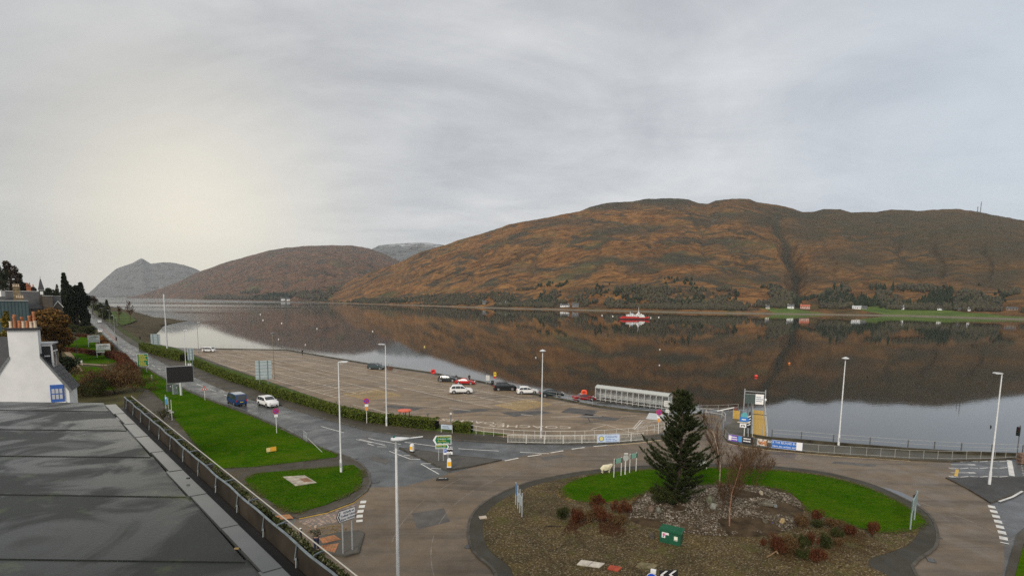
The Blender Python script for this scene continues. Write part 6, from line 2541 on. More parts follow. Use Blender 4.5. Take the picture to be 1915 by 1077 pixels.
car('dark grey hatchback beside the red car with open boot', 837, 713, R(-4), 'hatch', PG, group=CPG)
car('bright red coupe with its black boot lid raised', 870, 718, R(-4), 'coupe', PR, group=CPG, boot=True)
car('white off-road car parked out in the middle row', 862, 735, R(8), 'suv', PW, group=CPG)
car('black estate-like off-road car between the litter bin and the white hatchback', 944, 729.5, R(10), 'suv', PK, group=CPG, scale=1.04)
car('white hatchback between the black and the dark green cars', 986, 736, R(8), 'hatch', PW, group=CPG)
car('dark green saloon behind the twin-head lamp post', 1031, 741, R(8), 'saloon', mat((.012, .024, .026), .25, .1, 1, spec=.6), group=CPG)
car('dark red convertible with pale hood in front of the orange lifebuoy', 1092, 748.5, R(10), 'roadster', PRD, group=CPG, roofm=mat((.45, .40, .36), .6, .1, 2))
car('white camper van parked far off at the corner of the sea wall', 391, 658, R(-5), 'van', PW, group=None, name='van', cat='van', scale=.82)
far = math.atan2(*( (g(187, 611) - g(214, 634)).yx ))
car('white van far up the road by the lamp posts', 186.5, 603.5, far + math.pi, 'van', PW, name='van', cat='van', z=.02)
car('white car with red lights far up the road behind the white van', 187.5, 621.5, far, 'suv', PW)
car('dark red car farthest up the road by the verge', 160.5, 588, far, 'hatch', PRD)

# ================================================================== PEOPLE
SKIN = mat((.42, .25, .18), .6, .08, 6)


def skinmesh(name, pts, ed, rad, m_, parent, root=0, sub=1):
    me = bpy.data.meshes.new(name)
    me.from_pydata([tuple(p_) for p_ in pts], ed, [])
    me.materials.append(m_)
    o = bpy.data.objects.new(name, me)
    COL.objects.link(o)
    o.parent = parent
    o.modifiers.new('skin', 'SKIN').use_smooth_shade = True
    for i, r_ in enumerate(rad):
        me.skin_vertices[0].data[i].radius = r_ if hasattr(r_, '__len__') else (r_, r_)
    me.skin_vertices[0].data[root].use_root = True
    o.modifiers.new('sub', 'SUBSURF').levels = sub
    return o


def person(label, q, rz, h, jacket, trousers, hair, arms, stride=.06, hat=None):
    """arms: for each side elbow and wrist offsets from the shoulder; the figure faces -y"""
    s = h / 1.75
    t = thing('person', label, 'person', q, rz)
    sh, hip, kn, an = 1.42, .92, .49, .09
    pts, ed, rad = [], [], []

    def add(p_, r_, par=None):
        pts.append(Vector(p_) * s)
        rad.append(tuple(c * s for c in r_) if hasattr(r_, '__len__') else r_ * s)
        if par is not None:
            ed.append((par, len(pts) - 1))
        return len(pts) - 1

    pel = add((0, 0, .95), (.15, .105))
    wa = add((0, .0, 1.12), (.135, .10), pel)
    ch = add((0, .0, 1.32), (.165, .115), wa)
    ne = add((0, .01, 1.47), .055, ch)
    hd0 = add((0, -.01, 1.57), (.07, .085), ne)
    hd1 = add((0, -.015, 1.67), (.075, .09), hd0)
    hd2 = add((0, -.005, 1.73), (.05, .06), hd1)
    add((0, -.115, 1.60), .014, hd0)          # nose
    legs = []
    for sd, f in ((1, stride), (-1, -stride)):
        a = add((sd * .09, 0, .86), .09, pel)
        b_ = add((sd * .10, -f * .6 - .02, kn), .058, a)
        c = add((sd * .10, f * .2, an), .040, b_)
        d = add((sd * .115, -.12, .035), (.042, .03), c)
        legs.append((a, b_, c, d))
    am = []
    for sd, (el, wr_) in zip((1, -1), arms):
        a = add((sd * .185, 0, sh), .055, ch)
        e = add((sd * .185 + sd * el[0], el[1], sh + el[2]), .042, a)
        w_ = add((sd * .185 + sd * wr_[0], wr_[1], sh + wr_[2]), .028, e)
        dv = (pts[w_] - pts[e]).normalized()
        side = dv.cross(Vector((0, 1, .3))).normalized()
        pm = pts[w_] / s + dv * .07
        p_ = add(pm, (.036, .018), w_)
        for k, (o_, ln) in enumerate(((-.03, .07), (-.01, .08), (.01, .076), (.028, .06))):
            f1 = add(pm + side * o_ + dv * .03, .0095, p_)
            f2 = add(pm + side * (o_ * 1.1) + dv * (.03 + ln * .6) + Vector((0, -.012, 0)), .0085, f1)
            add(pm + side * (o_ * 1.1) + dv * (.03 + ln) + Vector((0, -.035, 0)), .007, f2)
        th = add(pm + side * -.045 - dv * .03, .010, p_)
        add(pm + side * -.065 + dv * .01 + Vector((0, -.02, 0)), .0085, th)
        am.append((a, e, w_))
    skinmesh('body', pts, ed, rad, SKIN, t, pel)
    # jacket
    P, E_, R_ = [pts[pel] + Vector((0, 0, .0)), pts[wa], pts[ch], pts[ne] - Vector((0, 0, .035 * s))], [(0, 1), (1, 2), (2, 3)], [(.19 * s, .14 * s), (.18 * s, .14 * s), (.20 * s, .145 * s), .075 * s]
    for a, e, w_ in am:
        i = len(P)
        P += [pts[a], pts[e], pts[w_].lerp(pts[e], .06)]
        R_ += [.085 * s, .065 * s, .05 * s]
        E_ += [(2, i), (i, i + 1), (i + 1, i + 2)]
    skinmesh('jacket', P, E_, R_, jacket, t, 0)
    P, E_, R_ = [pts[pel] - Vector((0, 0, .02 * s))], [], [(.17 * s, .125 * s)]
    for a, b_, c, d in legs:
        i = len(P)
        P += [pts[a], pts[b_], pts[c] + Vector((0, 0, .02 * s))]
        R_ += [.105 * s, .078 * s, .065 * s]
        E_ += [(0, i), (i, i + 1), (i + 1, i + 2)]
    skinmesh('trousers', P, E_, R_, trousers, t, 0)
    for a, b_, c, d in legs:
        p0 = pts[c]
        MB().ell((p0.x + .005, p0.y - .06 * s, .045 * s), (.05 * s, .135 * s, .05 * s), 10, 6).build('shoe', BLACK, t, smooth='all')
    b = MB().ell((0, .018 * s, 1.665 * s), (.083 * s, .098 * s, .10 * s), 12, 8)
    b.build('hair', hair, t, smooth='all')
    b = MB()
    for sd in (1, -1):
        b.ell((sd * .032 * s, -.092 * s, 1.635 * s), (.011 * s, .008 * s, .009 * s), 6, 4)
    stuff(b.build('eyes', BLACK, t))
    MB().ell((0, -.092 * s, 1.55 * s), (.024 * s, .008 * s, .006 * s), 8, 4).build('mouth', mat((.30, .10, .09), .6, .05), t)
    for sd in (1, -1):
        MB().ell((sd * .082 * s, .0, 1.62 * s), (.014 * s, .022 * s, .033 * s), 6, 5).build('ear', SKIN, t)
    if hat:
        MB().lathe([(.105 * s, 1.66 * s), (.108 * s, 1.70 * s), (.09 * s, 1.765 * s), (.03 * s, 1.79 * s)], 12, (0, .0, 0)).build('cap', hat, t, smooth=True)
        MB().xz([(-.08 * s, 1.67 * s), (.08 * s, 1.67 * s), (.07 * s, 1.685 * s), (-.07 * s, 1.685 * s)], -.18 * s, -.06 * s).build('peak', hat, t)
    return t


# camouflage jacket
m, nt, p = newmat('camouflage')
v = nt.n('ShaderNodeTexCoord').outputs['Object']
f = nt.noise(v, 9, 3, .6, .8)
nt.link(nt.ramp(f, [(.40, (.022, .022, .015)), (.47, (.075, .07, .04)), (.55, (.030, .035, .02)), (.60, (.17, .15, .11))], 'CONSTANT'), p.inputs['Base Color'])
p.inputs['Roughness'].default_value = .85
CAMO = m
JEAN = mat((.022, .028, .05), .85, .3, 8)
DOWN = ((.06, .02, -.28), (.05, -.05, -.52))
q = g(592, 1029, .12)
person('person in camouflage jacket and cap with one hand raised at the crossing', q, face_cam(q) + R(-8), 1.85, CAMO, JEAN, mat((.08, .05, .03), .8, .2),
       (((.10, -.12, -.24), (.05, -.32, -.10)), ((.16, -.05, -.14), (.13, -.14, .14))), .05, hat=mat((.42, .32, .24), .8, .2))
DKJ = mat((.02, .022, .026), .85, .2, 6)
q = g(822, 715, .03)
person('person in dark jacket and pale trousers standing left of the grey hatchback', q, R(80), 1.75, DKJ, mat((.25, .24, .23), .85, .2), BLACK, (DOWN, DOWN), .08)
q = g(877.5, 714, .03)
person('person in dark coat standing at the sea wall behind the red coupe', q, R(30), 1.75, mat((.05, .05, .045), .85, .2), DKJ, BLACK, (DOWN, DOWN), .05)
q = g(565.5, 663.5, .03)
person('person in black clothes walking far off along the sea wall', q, R(60), 1.75, DKJ, DKJ, BLACK, (DOWN, DOWN), .10)

# ================================================================== HEDGES
HED = leafmat('hedge_leaf', [(.022, .036, .006), (.056, .080, .010), (.098, .124, .018), (.15, .15, .025)], .6, 1.1)
HEDT = leafmat('hedge_leaf_tawny', [(.016, .020, .007), (.040, .046, .012), (.075, .075, .022), (.10, .075, .03)], .6, 1.1)


def hedge(label, pts, w_, h0, h1, m_, n_per=340, size=.13, shoots=True, seed=1, z=.12, group=None, name='hedge'):
    rg = np.random.default_rng(seed)
    o0 = pts[0].copy()
    t = thing(name, label, 'hedge', (o0.x, o0.y, z), 0, group)
    out = []
    core = MB()
    acc = 0
    for a, c in zip(pts, pts[1:]):
        d = Vector((c.x - a.x, c.y - a.y, 0))
        L = d.length
        n = int(L * n_per)
        u = rg.random(n)
        side = Vector((-d.y, d.x, 0)).normalized()
        # points near the hedge's skin
        face_ = rg.random(n)
        s_ = np.where(face_ < .35, -1 + .2 * rg.random(n), np.where(face_ < .5, 1 - .2 * rg.random(n), rg.uniform(-1, 1, n)))
        hl = np.array([h0 + (h1 - h0) * (.5 + .5 * noise.noise(Vector(((acc + uu * L) * .35, seed, 0))) ) + .26 * noise.noise(Vector(((acc + uu * L) * 1.3, seed, 5))) for uu in u])
        zf = np.where(face_ < .5, rg.random(n), 1 - .15 * rg.random(n))
        zz_ = hl * zf
        wob = np.array([.16 * noise.noise(Vector(((acc + uu * L) * 1.1, seed, zk * 2))) for uu, zk in zip(u, zz_)])
        X = a.x - o0.x + d.x * u + side.x * (s_ * w_ / 2 + wob)
        Y = a.y - o0.y + d.y * u + side.y * (s_ * w_ / 2 + wob)
        if shoots:
            zz_ = zz_ + (rg.random(n) < .05) * rg.random(n) * .5
        out.append(np.column_stack([X, Y, zz_]))
        k = max(1, int(L / 1.2))
        for i in range(k):
            p0, p1 = a.lerp(c, i / k) - o0, a.lerp(c, (i + 1) / k) - o0
            hh = h0 + (h1 - h0) * (.5 + .5 * noise.noise(Vector(((acc + L * (i + .5) / k) * .35, seed, 0))))
            ang = math.atan2(d.y, d.x)
            core.box(((p0.x + p1.x) / 2, (p0.y + p1.y) / 2, hh * .36), ((p1 - p0).length - .012, w_ * .6, hh * .72), ang)
        acc += L
    P = np.concatenate(out)
    soup('foliage', leaves(P, size, up=.1, aspect=.9, rg=rg), m_, t)
    stuff(core.build('branches', mat((.012, .013, .007), .95, .4, 2), t))
    return t


hp = gl([(364, 681), (400, 697), (440, 713), (480, 725), (520, 741), (560, 752), (600, 764), (640, 776), (680, 785), (722, 791.5), (770, 797), (818, 801.5)], .12)
hedge('long leafy hedge running between the road and the car park', hp[:10], 1.6, .80, 1.55, HED, 400, .17, seed=3)
hedge('clipped dense hedge end between the white lamp post and the small banner', hp[9:], 1.8, 1.25, 1.5, HED, 600, .14, False, seed=6)
hedge('short box-shaped hedge at the left end of the white rail', gl([(848, 805.5), (883, 808)], .12), 1.6, 1.25, 1.3, HED, 700, .13, False, seed=8)
hedge('dark hedge by the shore at the far end of the road, around the mast', gl([(268, 652), (300, 664), (325, 670), (345, 675)], .12), 2.6, 1.7, 2.3, HED, 300, .22, seed=9)

# ================================================================== FERRY AND BUOYS
q = g(1185, 597, WZ)
t = thing('ferry', 'small red and white car ferry moored across the loch', 'ferry', (q.x, q.y, WZ), R(8))
FR = mat((.46, .025, .02), .5, .12, .5)
FW = mat((.76, .76, .74), .5, .06, .5)
b = MB()
hull = [(-17.5, 2.0), (-15.5, 4.0), (12.5, 4.0), (17.5, 2.4), (17.5, -2.4), (12.5, -4.0), (-15.5, -4.0), (-17.5, -2.0)]
b.prism(hull, -.6, 1.0)
b.build('hull', mat((.015, .014, .014), .5, .1), t)
b = MB()
b.prism([(x * 1.01, y * 1.01) for x, y in hull], 1.0, 2.1)
b.box((-5, 4.02, 2.75), (18, .1, 1.3)).box((-5, -4.02, 2.75), (18, .1, 1.3)).box((15.2, 0, 2.6), (3.2, 4.2, 1.0))
b.build('bulwark', FR, t)
MB().add([(-17.4, -1.9, 1.9), (-17.4, 1.9, 1.9), (-20, 1.9, 2.9), (-20, -1.9, 2.9), (-17.4, -1.9, 2.1), (-17.4, 1.9, 2.1), (-20, 1.9, 3.1), (-20, -1.9, 3.1)], [(0, 1, 2, 3), (7, 6, 5, 4), (0, 4, 5, 1), (1, 5, 6, 2), (2, 6, 7, 3), (3, 7, 4, 0)]).build('ramp', FR, t)
MB().add([(17.4, -1.9, 1.9), (17.4, 1.9, 1.9), (19.4, 1.9, 3.4), (19.4, -1.9, 3.4), (17.4, -1.9, 2.1), (17.4, 1.9, 2.1), (19.4, 1.9, 3.6), (19.4, -1.9, 3.6)], [(0, 1, 2, 3), (7, 6, 5, 4), (0, 4, 5, 1), (1, 5, 6, 2), (2, 6, 7, 3), (3, 7, 4, 0)]).build('ramp', FR, t)
MB().box((1.5, 0, 4.4), (20, 6.6, 2.0)).box((-4, 0, 5.5), (9.5, 6.2, .5)).build('deckhouse', FW, t)
MB().box((9.0, 0, 3.2), (7.0, 7.2, 1.4)).build('deckhouse', FW, t)
wb = MB().box((0, -3.33, 4.6), (1.3, .06, .8)).build('window', GLASS, t, loc=(-6.6, 0, 0))
for x in (-4.4, -1.2, 1.0, 3.2, 5.4, 7.6):
    twin(wb, t, (x, 0, 0))
MB().xz([(3.2, 5.4), (4.2, 6.6), (8.6, 6.6), (10.0, 5.4)], -2.2, 2.2).build('wheelhouse', FW, t)
MB().box((6.4, -2.23, 6.15), (3.4, .06, .6)).build('window', GLASS, t)
MB().xz([(4.4, 6.6), (5.2, 8.4), (5.8, 9.2), (6.4, 8.4), (7.6, 6.6), (6.7, 6.6), (5.9, 7.9), (5.3, 6.6)], -.35, .35).build('mast_frame', FW, t)
MB().tube((5.8, 0, 9.0), (5.8, 0, 14.5), .22, .12, 6).build('mast', FW, t)
MB().tube((-4.5, 0, 5.6), (-4.5, 0, 9.0), .3, .25, 8).build('funnel', FW, t)
MB().box((-2.4, 0, 6.5), (3.0, 2.2, 1.4)).build('vent', mat((.35, .42, .48), .5, .1), t)
rb = MB().ell((0, -4.1, 3.4), (.5, .1, .5), 8, 6).build('lifebuoy', mat((.8, .8, .75), .5, .1), t, loc=(1.5, 0, 0))

WB = mat((.75, .75, .72), .5, .1, 3)
BG = 'mooring buoys on the loch'


def buoy(label, px, py, r, m_, group=BG):
    q = g(px, py, WZ)
    t = thing('buoy', label, 'buoy', (q.x, q.y, WZ), 0, group)
    MB().ell((0, 0, r * .45), (r, r, r * .85), 10, 7).build('float', m_, t, smooth='all')
    MB().tube((0, 0, r * 1.2), (0, 0, r * 1.7), r * .12, r * .12, 6).build('ring', DKMET, t)


k_ = lambda px, py, d: g(px, py, WZ).y / 1000 * d / 2
wl = 'small white mooring buoy floating on the open loch'
for px, py, where in ((527, 604.7, 'just above the brown lamp post with the saucer head'), (593, 615, 'between the saucer lamp and the next white lamp, farther out'), (521, 634.6, 'right beside the saucer lamp head'),
                      (571, 645, 'just beyond the person on the far sea wall'), (492, 599, 'far out left of the saucer lamp, lower of two'), (487, 588, 'far out left of the saucer lamp, upper of two'),
                      (697, 620, 'left of the white lamp behind the orange stand'), (1002, 669, 'just left of the double-headed lamp top'), (1146, 591.5, 'close to the left end of the ferry'),
                      (1217, 594.5, 'close to the right end of the ferry'), (1232, 593.5, 'second to the right of the ferry'), (1126, 590, 'second to the left of the ferry'),
                      (1234, 654, 'above the right end of the shelter, farther of two'), (1233, 683, 'above the right end of the shelter, nearer of two')):
    buoy('small white buoy ' + where, px, py, k_(px, py, 2.4), WB)
buoy('yellowish buoy alone on the brown reflection above the white parked car', 794, 649, k_(794, 649, 3), mat((.75, .62, .2), .5, .1))
buoy('bright red buoy on the dark reflection of the hill', 1414, 704.5, k_(1414, 704, 6.5), mat((.72, .05, .03), .45, .1))
buoy('small orange buoy on the dark reflection, right of the red one', 1476, 680, k_(1476, 680, 4), mat((.75, .22, .04), .45, .1))
DG = 'dark water birds resting on the loch'
BL = {670: 'dark water bird left of the white buoy by the middle lamp', 691: 'dark water bird just below the white buoy by the middle lamp', 1192: 'dark water bird beyond the roof of the long shelter',
      1622: 'dark water bird right of the loch side lamp post head', 1853: 'dark water bird by the lamp post of the right islet'}
for px, py in ((500, 619), (531, 612), (482, 612), (460, 607), (453, 596), (670, 627), (691, 635.5), (1192, 687), (1622, 705), (1853, 798)):
    q = g(px, py, WZ)
    s = max(.3, q.y / 1000 * 1.6 * .5)
    t = thing('water_bird', BL.get(px, 'dark water bird in the scattered group near the saucer lamp'), 'bird', (q.x, q.y, WZ), random.random() * 6, DG)
    b = MB().ell((0, 0, .12 * s / .3), (s * .9, s * .42, s * .4), 8, 6)
    b.build('body', BLACK, t, smooth='all')
    MB().tube((s * .6, 0, s * .5), (s * .85, 0, s * 1.1), s * .13, s * .12, 6).ell((s * .95, 0, s * 1.15), (s * .28, s * .16, s * .17), 6, 5).build('neck', BLACK, t)


# ================================================================== HOUSES ACROSS THE LOCH
def house(label, px, py, wpx, hpx, wall, roof, rz=0.0, z=None, dq=None, chim=1, nwin=4, depth=7.0, group='houses along the far shore'):
    # stands on the hill where the view ray meets it
    best = None
    for k in range(1, 160):
        q_ = k / 400
        s_ = smain(px, q_) if px > 560 else smid(px, q_)
        d = ray(px, py)
        if s_.z >= CAMH + d.z * s_.y / d.y:
            best = s_
            break
    q = best or smain(px, .05)
    k = q.y / 1000
    W_, Hh = wpx * k, hpx * k
    t = thing('house', label, 'house', q, face_cam(q) + rz, group)
    eave = Hh * .56
    b = MB()
    b.box((0, 0, eave / 2 - .5), (W_, depth, eave + 1.0))
    for s in (1, -1):
        b.add([(s * W_ / 2, -depth / 2, eave), (s * W_ / 2, depth / 2, eave), (s * W_ / 2, 0, Hh)], [(0, 1, 2) if s > 0 else (2, 1, 0)])
    b.build('wall', wall, t)
    b = MB()
    e = .4
    for s in (1, -1):
        vs = [(-W_ / 2 - e, s * (depth / 2 + e), eave - e * (Hh - eave) / (depth / 2)), (W_ / 2 + e, s * (depth / 2 + e), eave - e * (Hh - eave) / (depth / 2)), (W_ / 2 + e, 0, Hh), (-W_ / 2 - e, 0, Hh)]
        b.add(vs + [(x, y, z_ + .25) for x, y, z_ in vs], [(3, 2, 1, 0), (4, 5, 6, 7), (0, 1, 5, 4), (1, 2, 6, 5), (2, 3, 7, 6), (3, 0, 4, 7)])
    ro = b.build('roof', roof, t)
    for i in range(chim):
        x = (-.42 if i == 0 else .42) * W_
        MB().box((x, 0, Hh + .5), (.9, .9, 1.9)).build('chimney', wall, ro)
    wb = MB().box((0, -depth / 2 - .03, eave * .55), (1.5, .1, 1.5))
    f_ = None
    for i in range(nwin):
        x = -W_ / 2 + W_ * (i + .5) / nwin
        o = wb.build('window', GLASS, t, loc=(x, 0, 0)) if f_ is None else twin(f_, t, (x, 0, 0))
        f_ = f_ or o
    MB().box((W_ * .08, -depth / 2 - .04, 1.0), (1.1, .1, 2.1)).build('door', mat((.05, .06, .08), .6, .1), t)


HW, HC = mat((.74, .74, .72), .7, .06, .5), mat((.60, .55, .46), .7, .1, .5)
SLATE, TILE = mat((.075, .078, .085), .7, .2, .6), mat((.36, .09, .05), .7, .2, .6)
GST = mat((.22, .21, .2), .8, .2, .5)
house('white cottage at the tip of the mid hill wood, left of a pair', 529, 562.5, 8, 6, HW, SLATE, depth=9)
house('white cottage at the tip of the mid hill wood, right of a pair', 538.5, 562.5, 6, 5, HW, SLATE, depth=9)
house('pale house among grey trees, farthest left on the main hill shore', 907, 569, 9, 6, GST, SLATE)
house('cream bungalow in a clearing left of two small houses', 937, 570, 8, 4, HC, SLATE, chim=0)
house('white low house just right of the cream bungalow', 949, 570, 9, 5, HW, SLATE)
house('long low white house left of the gabled grey one, near the ferry', 1057, 574, 17, 5, HW, SLATE, chim=2)
house('grey and white gabled house near the ferry', 1077, 574, 12, 7, GST, SLATE, depth=9)
house('small cream gabled house left of the green fields', 1438, 577, 7, 6, HC, SLATE, depth=9)
house('white two-storey house with grey roof between cream and red-roofed ones', 1481, 577, 11, 7, HW, SLATE)
house('pinkish house with red tiled roof by the left end of the fields', 1508, 577, 16, 7, mat((.52, .33, .27), .7, .1, .5), TILE)
house('white house high above the shore among trees', 1548, 570, 12, 5, HW, SLATE)
house('white long house with silver roof at the middle of the fields', 1605, 578, 14, 5, HW, mat((.45, .46, .47), .5, .1))
house('grey stone house beside the silver-roofed long house', 1619, 578, 9, 5, GST, SLATE)
house('large white house below the bright green hill field', 1685, 578, 15, 6, HW, SLATE, chim=2)
house('low house with bright red roof right of the large white one', 1706, 576.5, 11, 4, GST, mat((.45, .05, .03), .7, .2, .6), chim=0)
house('white house with dark roof right of the fields, left one of a scattered row', 1766, 580, 14, 5, HW, SLATE)
house('grey low house between two white ones at the right', 1798, 579, 9, 3.5, GST, SLATE, chim=0)
house('white house with twin chimneys in the scattered row at the right', 1824, 581, 15, 5, HW, SLATE, chim=2)
house('brownish house near the right end of the far shore', 1897, 580, 16, 5, mat((.24, .19, .15), .8, .2, .5), SLATE)

# masts on the ridge
for lb, px, ty in (('taller lattice mast on the hill ridge at the right', 1818, 377), ('shorter lattice mast on the hill ridge at the right', 1812.5, 386)):
    s_ = smain(px, 1.0)
    hh = at(px, ty, s_.y).z - s_.z
    t = thing('radio_mast', lb, 'mast', s_, 0, 'masts on the ridge')
    b = MB()
    for dx, dy in ((-1, -1), (1, -1), (1, 1), (-1, 1)):
        b.tube((dx, dy, -3), (dx * .4, dy * .4, hh), .45, .3, 4)
    for i in range(6):
        z0 = hh * i / 6
        f0 = 1 - .6 * i / 6
        b.tube((-f0, -f0, z0), (f0, -f0, z0 + hh / 6), .3, .3, 4).tube((f0, f0, z0), (-f0, f0, z0 + hh / 6), .3, .3, 4)
    b.build('lattice', DKMET, t)
    MB().tube((0, 0, hh * .72), (0, 0, hh * .78), 1.8, 1.8, 8).build('dish', DKMET, t)

# ================================================================== NEAR ROOF
RD = Vector((-.687, .727, 0)).normalized()
RN = Vector((RD.y, -RD.x, 0))


def rs_(px, py, z):
    q = g(px, py, z)
    return q.x * RN.x + q.y * RN.y


ZT, ZF, ZR_ = 15.3, 14.76, 14.82
s_cab, s_pipe, s_wall = rs_(661, 1077, ZT), rs_(615, 1071, ZT), rs_(568, 1071, ZF)
k_w = rs_(568, 1071, 17.0)
ZF = 18 - (s_pipe - .01) / k_w
s_wall = s_pipe - .01
ZR_ = ZF + .06
s_sr, s_sl = rs_(532, 1068, ZR_), rs_(485, 1071, ZR_)
qe = g(246, 742, ZT)
YE = qe.y
T1 = (qe.x * RD.x + qe.y * RD.y)
T0 = -9.0


def rp_(s, t_, z=0.0):
    q = RN * s + RD * t_
    return Vector((q.x, q.y, z))


t = thing('hotel_roof', 'flat wet felt roof with parapet and cables at the lower left corner', 'roof', rp_(s_cab, 5, 0))
o0 = t.location.copy()
loc_ = lambda q: q - o0


def xr(s, Y):
    return (s - RN.y * Y) / RN.x


FELT = None
m, nt, p = newmat('roof_felt')
v = nt.n('ShaderNodeNewGeometry').outputs['Position']
f1 = nt.noise(v, .55, 5, .6, .6)
f2 = nt.noise(v, 30, 3, .7)
col = nt.ramp(f1, [(.32, (.012, .014, .012)), (.7, (.026, .029, .025))])
col = nt.mix(.5, col, nt.ramp(f2, [(.3, (.6, .6, .6)), (.7, (1.35, 1.35, 1.35))]), 'MULTIPLY')
mo = nt.noise(v, 1.4, 5, .7)
col = nt.mix(nt.ramp(mo, [(.60, 0), (.68, .7)]), col, (.05, .06, .022))
nt.link(col, p.inputs['Base Color'])
nt.link(nt.ramp(nt.noise(v, .7, 4, .6, .8), [(.42, .12), (.56, .5)]), p.inputs['Roughness'])
p.inputs['Specular IOR Level'].default_value = .24
bn = nt.n('ShaderNodeBump')
bn.inputs['Strength'].default_value = .25
bn.inputs['Distance'].default_value = .01
nt.link(f2, bn.inputs['Height'])
nt.link(bn.outputs[0], p.inputs['Normal'])
FELT = m
DKWALL = mat((.034, .028, .021), .85, .45, 1.5, bump=.02, world=True, key='parapet_render')
b = MB()
body = [(xr(s_cab - .03, YE), YE), (xr(s_cab - .03, -8), -8), (-22, -8), (-22, YE)]
b.prism([(x - o0.x, y - o0.y) for x, y in body], 0, 14.55)
b.build('wall', mat((.34, .33, .30), .8, .2, .4), t)
b = MB()
b.add([loc_(rp_(s_pipe, T0, ZF - .3)), loc_(rp_(s_pipe, T1, ZF - .3)), loc_(rp_(s_pipe, T1, ZT)), loc_(rp_(s_pipe, T0, ZT)), loc_(rp_(s_cab, T0, ZF - .3)), loc_(rp_(s_cab, T1, ZF - .3)), loc_(rp_(s_cab, T1, ZT - .04)), loc_(rp_(s_cab, T0, ZT - .04)), loc_(rp_(s_wall, T0, ZF)), loc_(rp_(s_wall, T1, ZF))],
      [(8, 9, 2, 3), (3, 2, 6, 7), (5, 4, 7, 6), (9, 5, 6, 2), (4, 8, 3, 7)])
b.build('parapet', DKWALL, t)
# mossy capping on the parapet
MOSS = mat((.032, .040, .016), .95, .6, 3, bump=.04, world=True, key='moss')
P = rng.random((5200, 2))
ss = s_pipe + .05 + P[:, 0] * (s_cab - s_pipe - .07)
tt = 2 + P[:, 1] * (T1 - 2)
V3 = np.column_stack([RN.x * ss + RD.x * tt - o0.x, RN.y * ss + RD.y * tt - o0.y, np.full(len(ss), ZT + .0)])
kp = np.array([noise.noise(Vector((a * 2, b_ * 2, 3))) > -.25 for a, b_ in zip(V3[:, 0], V3[:, 1])])
stuff(soup('moss', leaves(V3[kp], .035, up=.3), leafmat('moss_tuft', [(.018, .022, .008), (.04, .05, .016), (.075, .08, .03), (.22, .2, .15)], .9, 1.5), t))
# gutter
b = MB()
b.add([loc_(rp_(s_sr, T0, ZF - .02)), loc_(rp_(s_sr, T1, ZF - .02)), loc_(rp_(s_wall + .05, T1, ZF - .02)), loc_(rp_(s_wall + .05, T0, ZF - .02))], [(0, 1, 2, 3)])
b.build('gutter', mat((.012, .011, .010), .6, .4, 2, world=True, key='gutter'), t)
# lapped capping strips beside the gutter
n = 11
for i in range(n):
    ta, tb_ = 1.2 + (T1 - 1.2) * i / n, 1.2 + (T1 - 1.2) * (i + 1.03) / n
    b = MB()
    off = .02 * math.sin(i * 2.3)
    za, zb = ZR_ + .035, ZR_ + .028
    q4 = [rp_(s_sl + off, ta, za), rp_(s_sr, ta, za - .01), rp_(s_sr, tb_, zb - .01), rp_(s_sl + off, tb_, zb)]
    q4 = [loc_(q) for q in q4]
    b.add(q4 + [Vector((q.x, q.y, q.z - .09)) for q in q4], [(0, 1, 2, 3)[::-1] if False else (0, 1, 2, 3), (0, 4, 5, 1), (1, 5, 6, 2), (2, 6, 7, 3), (3, 7, 4, 0)])
    b.build('capping', mat((.075, .08, .078), .14, .25, 1.2, world=True, key='wet_capping'), t)
# felt sheets
ys = [-2]
while ys[-1] < YE:
    ys.append(ys[-1] + 1.9)
for i, (y0, y1) in enumerate(zip(ys, ys[1:])):
    y1 = min(y1, YE)
    b = MB()
    tl = .10 * math.sin(i * 1.7)
    q4 = [(-20, y0 - .04 + tl, ZR_ + .012), (xr(s_sl - .01, y0), y0 - .04, ZR_ + .012), (xr(s_sl - .01, y1), y1 + .02, ZR_), (-20, y1 + .02 + .10 * math.sin((i + 1) * 1.7), ZR_)]
    q4 = [Vector(q) - o0 for q in q4]
    b.add(q4 + [Vector((q.x, q.y, q.z - .05)) for q in q4], [(0, 1, 2, 3), (0, 4, 5, 1), (1, 5, 6, 2), (2, 6, 7, 3), (3, 7, 4, 0)])
    b.build('felt_sheet', FELT, t)
# cables and straps
PIPE = mat((.13, .155, .165), .5, .45, 6)
b = MB()
prev = None
for i in range(70):
    u = 1.0 + (T1 - 1.0) * i / 69
    q = loc_(rp_(s_pipe + .006 * math.sin(i * 1.3), u, ZT + .022 + .006 * math.sin(i * .9)))
    if prev is not None:
        b.tube(prev, q, .015, .015, 6)
    prev = q
b.build('conduit', PIPE, t)
b = MB()
b.tube(loc_(rp_(s_cab + .01, .5, ZT + .02)), loc_(rp_(s_cab + .01, T1, ZT + .02)), .0075, .0075, 6)
b.build('edge_wire', mat((.42, .40, .35), .4, .1, 4), t)
u = 3.2
while u < T1 - .3:
    b = MB()
    b.path([loc_(rp_(s_pipe, u, ZT + .05)), loc_(rp_(s_pipe + .10, u + .06, ZT + .035)), loc_(rp_(s_cab, u + .10, ZT + .01))], .010, 5)
    b.build('strap', PIPE, t)
    b = MB()
    b.path([loc_(rp_(s_pipe - .01, u + .42, ZT + .03)), loc_(rp_(s_pipe - .035, u + .43, ZT - .15)), loc_(rp_(s_wall - .02, u + .40, ZF + .12)), loc_(rp_(s_wall - .04, u + .36, ZF + .03))], .008, 5)
    b.build('drop_cable', PIPE, t)
    u += 1.02
o = MB().box((0, 0, .02), (.05, .025, .012)).build('leaf_litter', mat((.28, .2, .09), .8, .3, 9), loc=tuple(g(443, 1028, ZR_ + .03)))
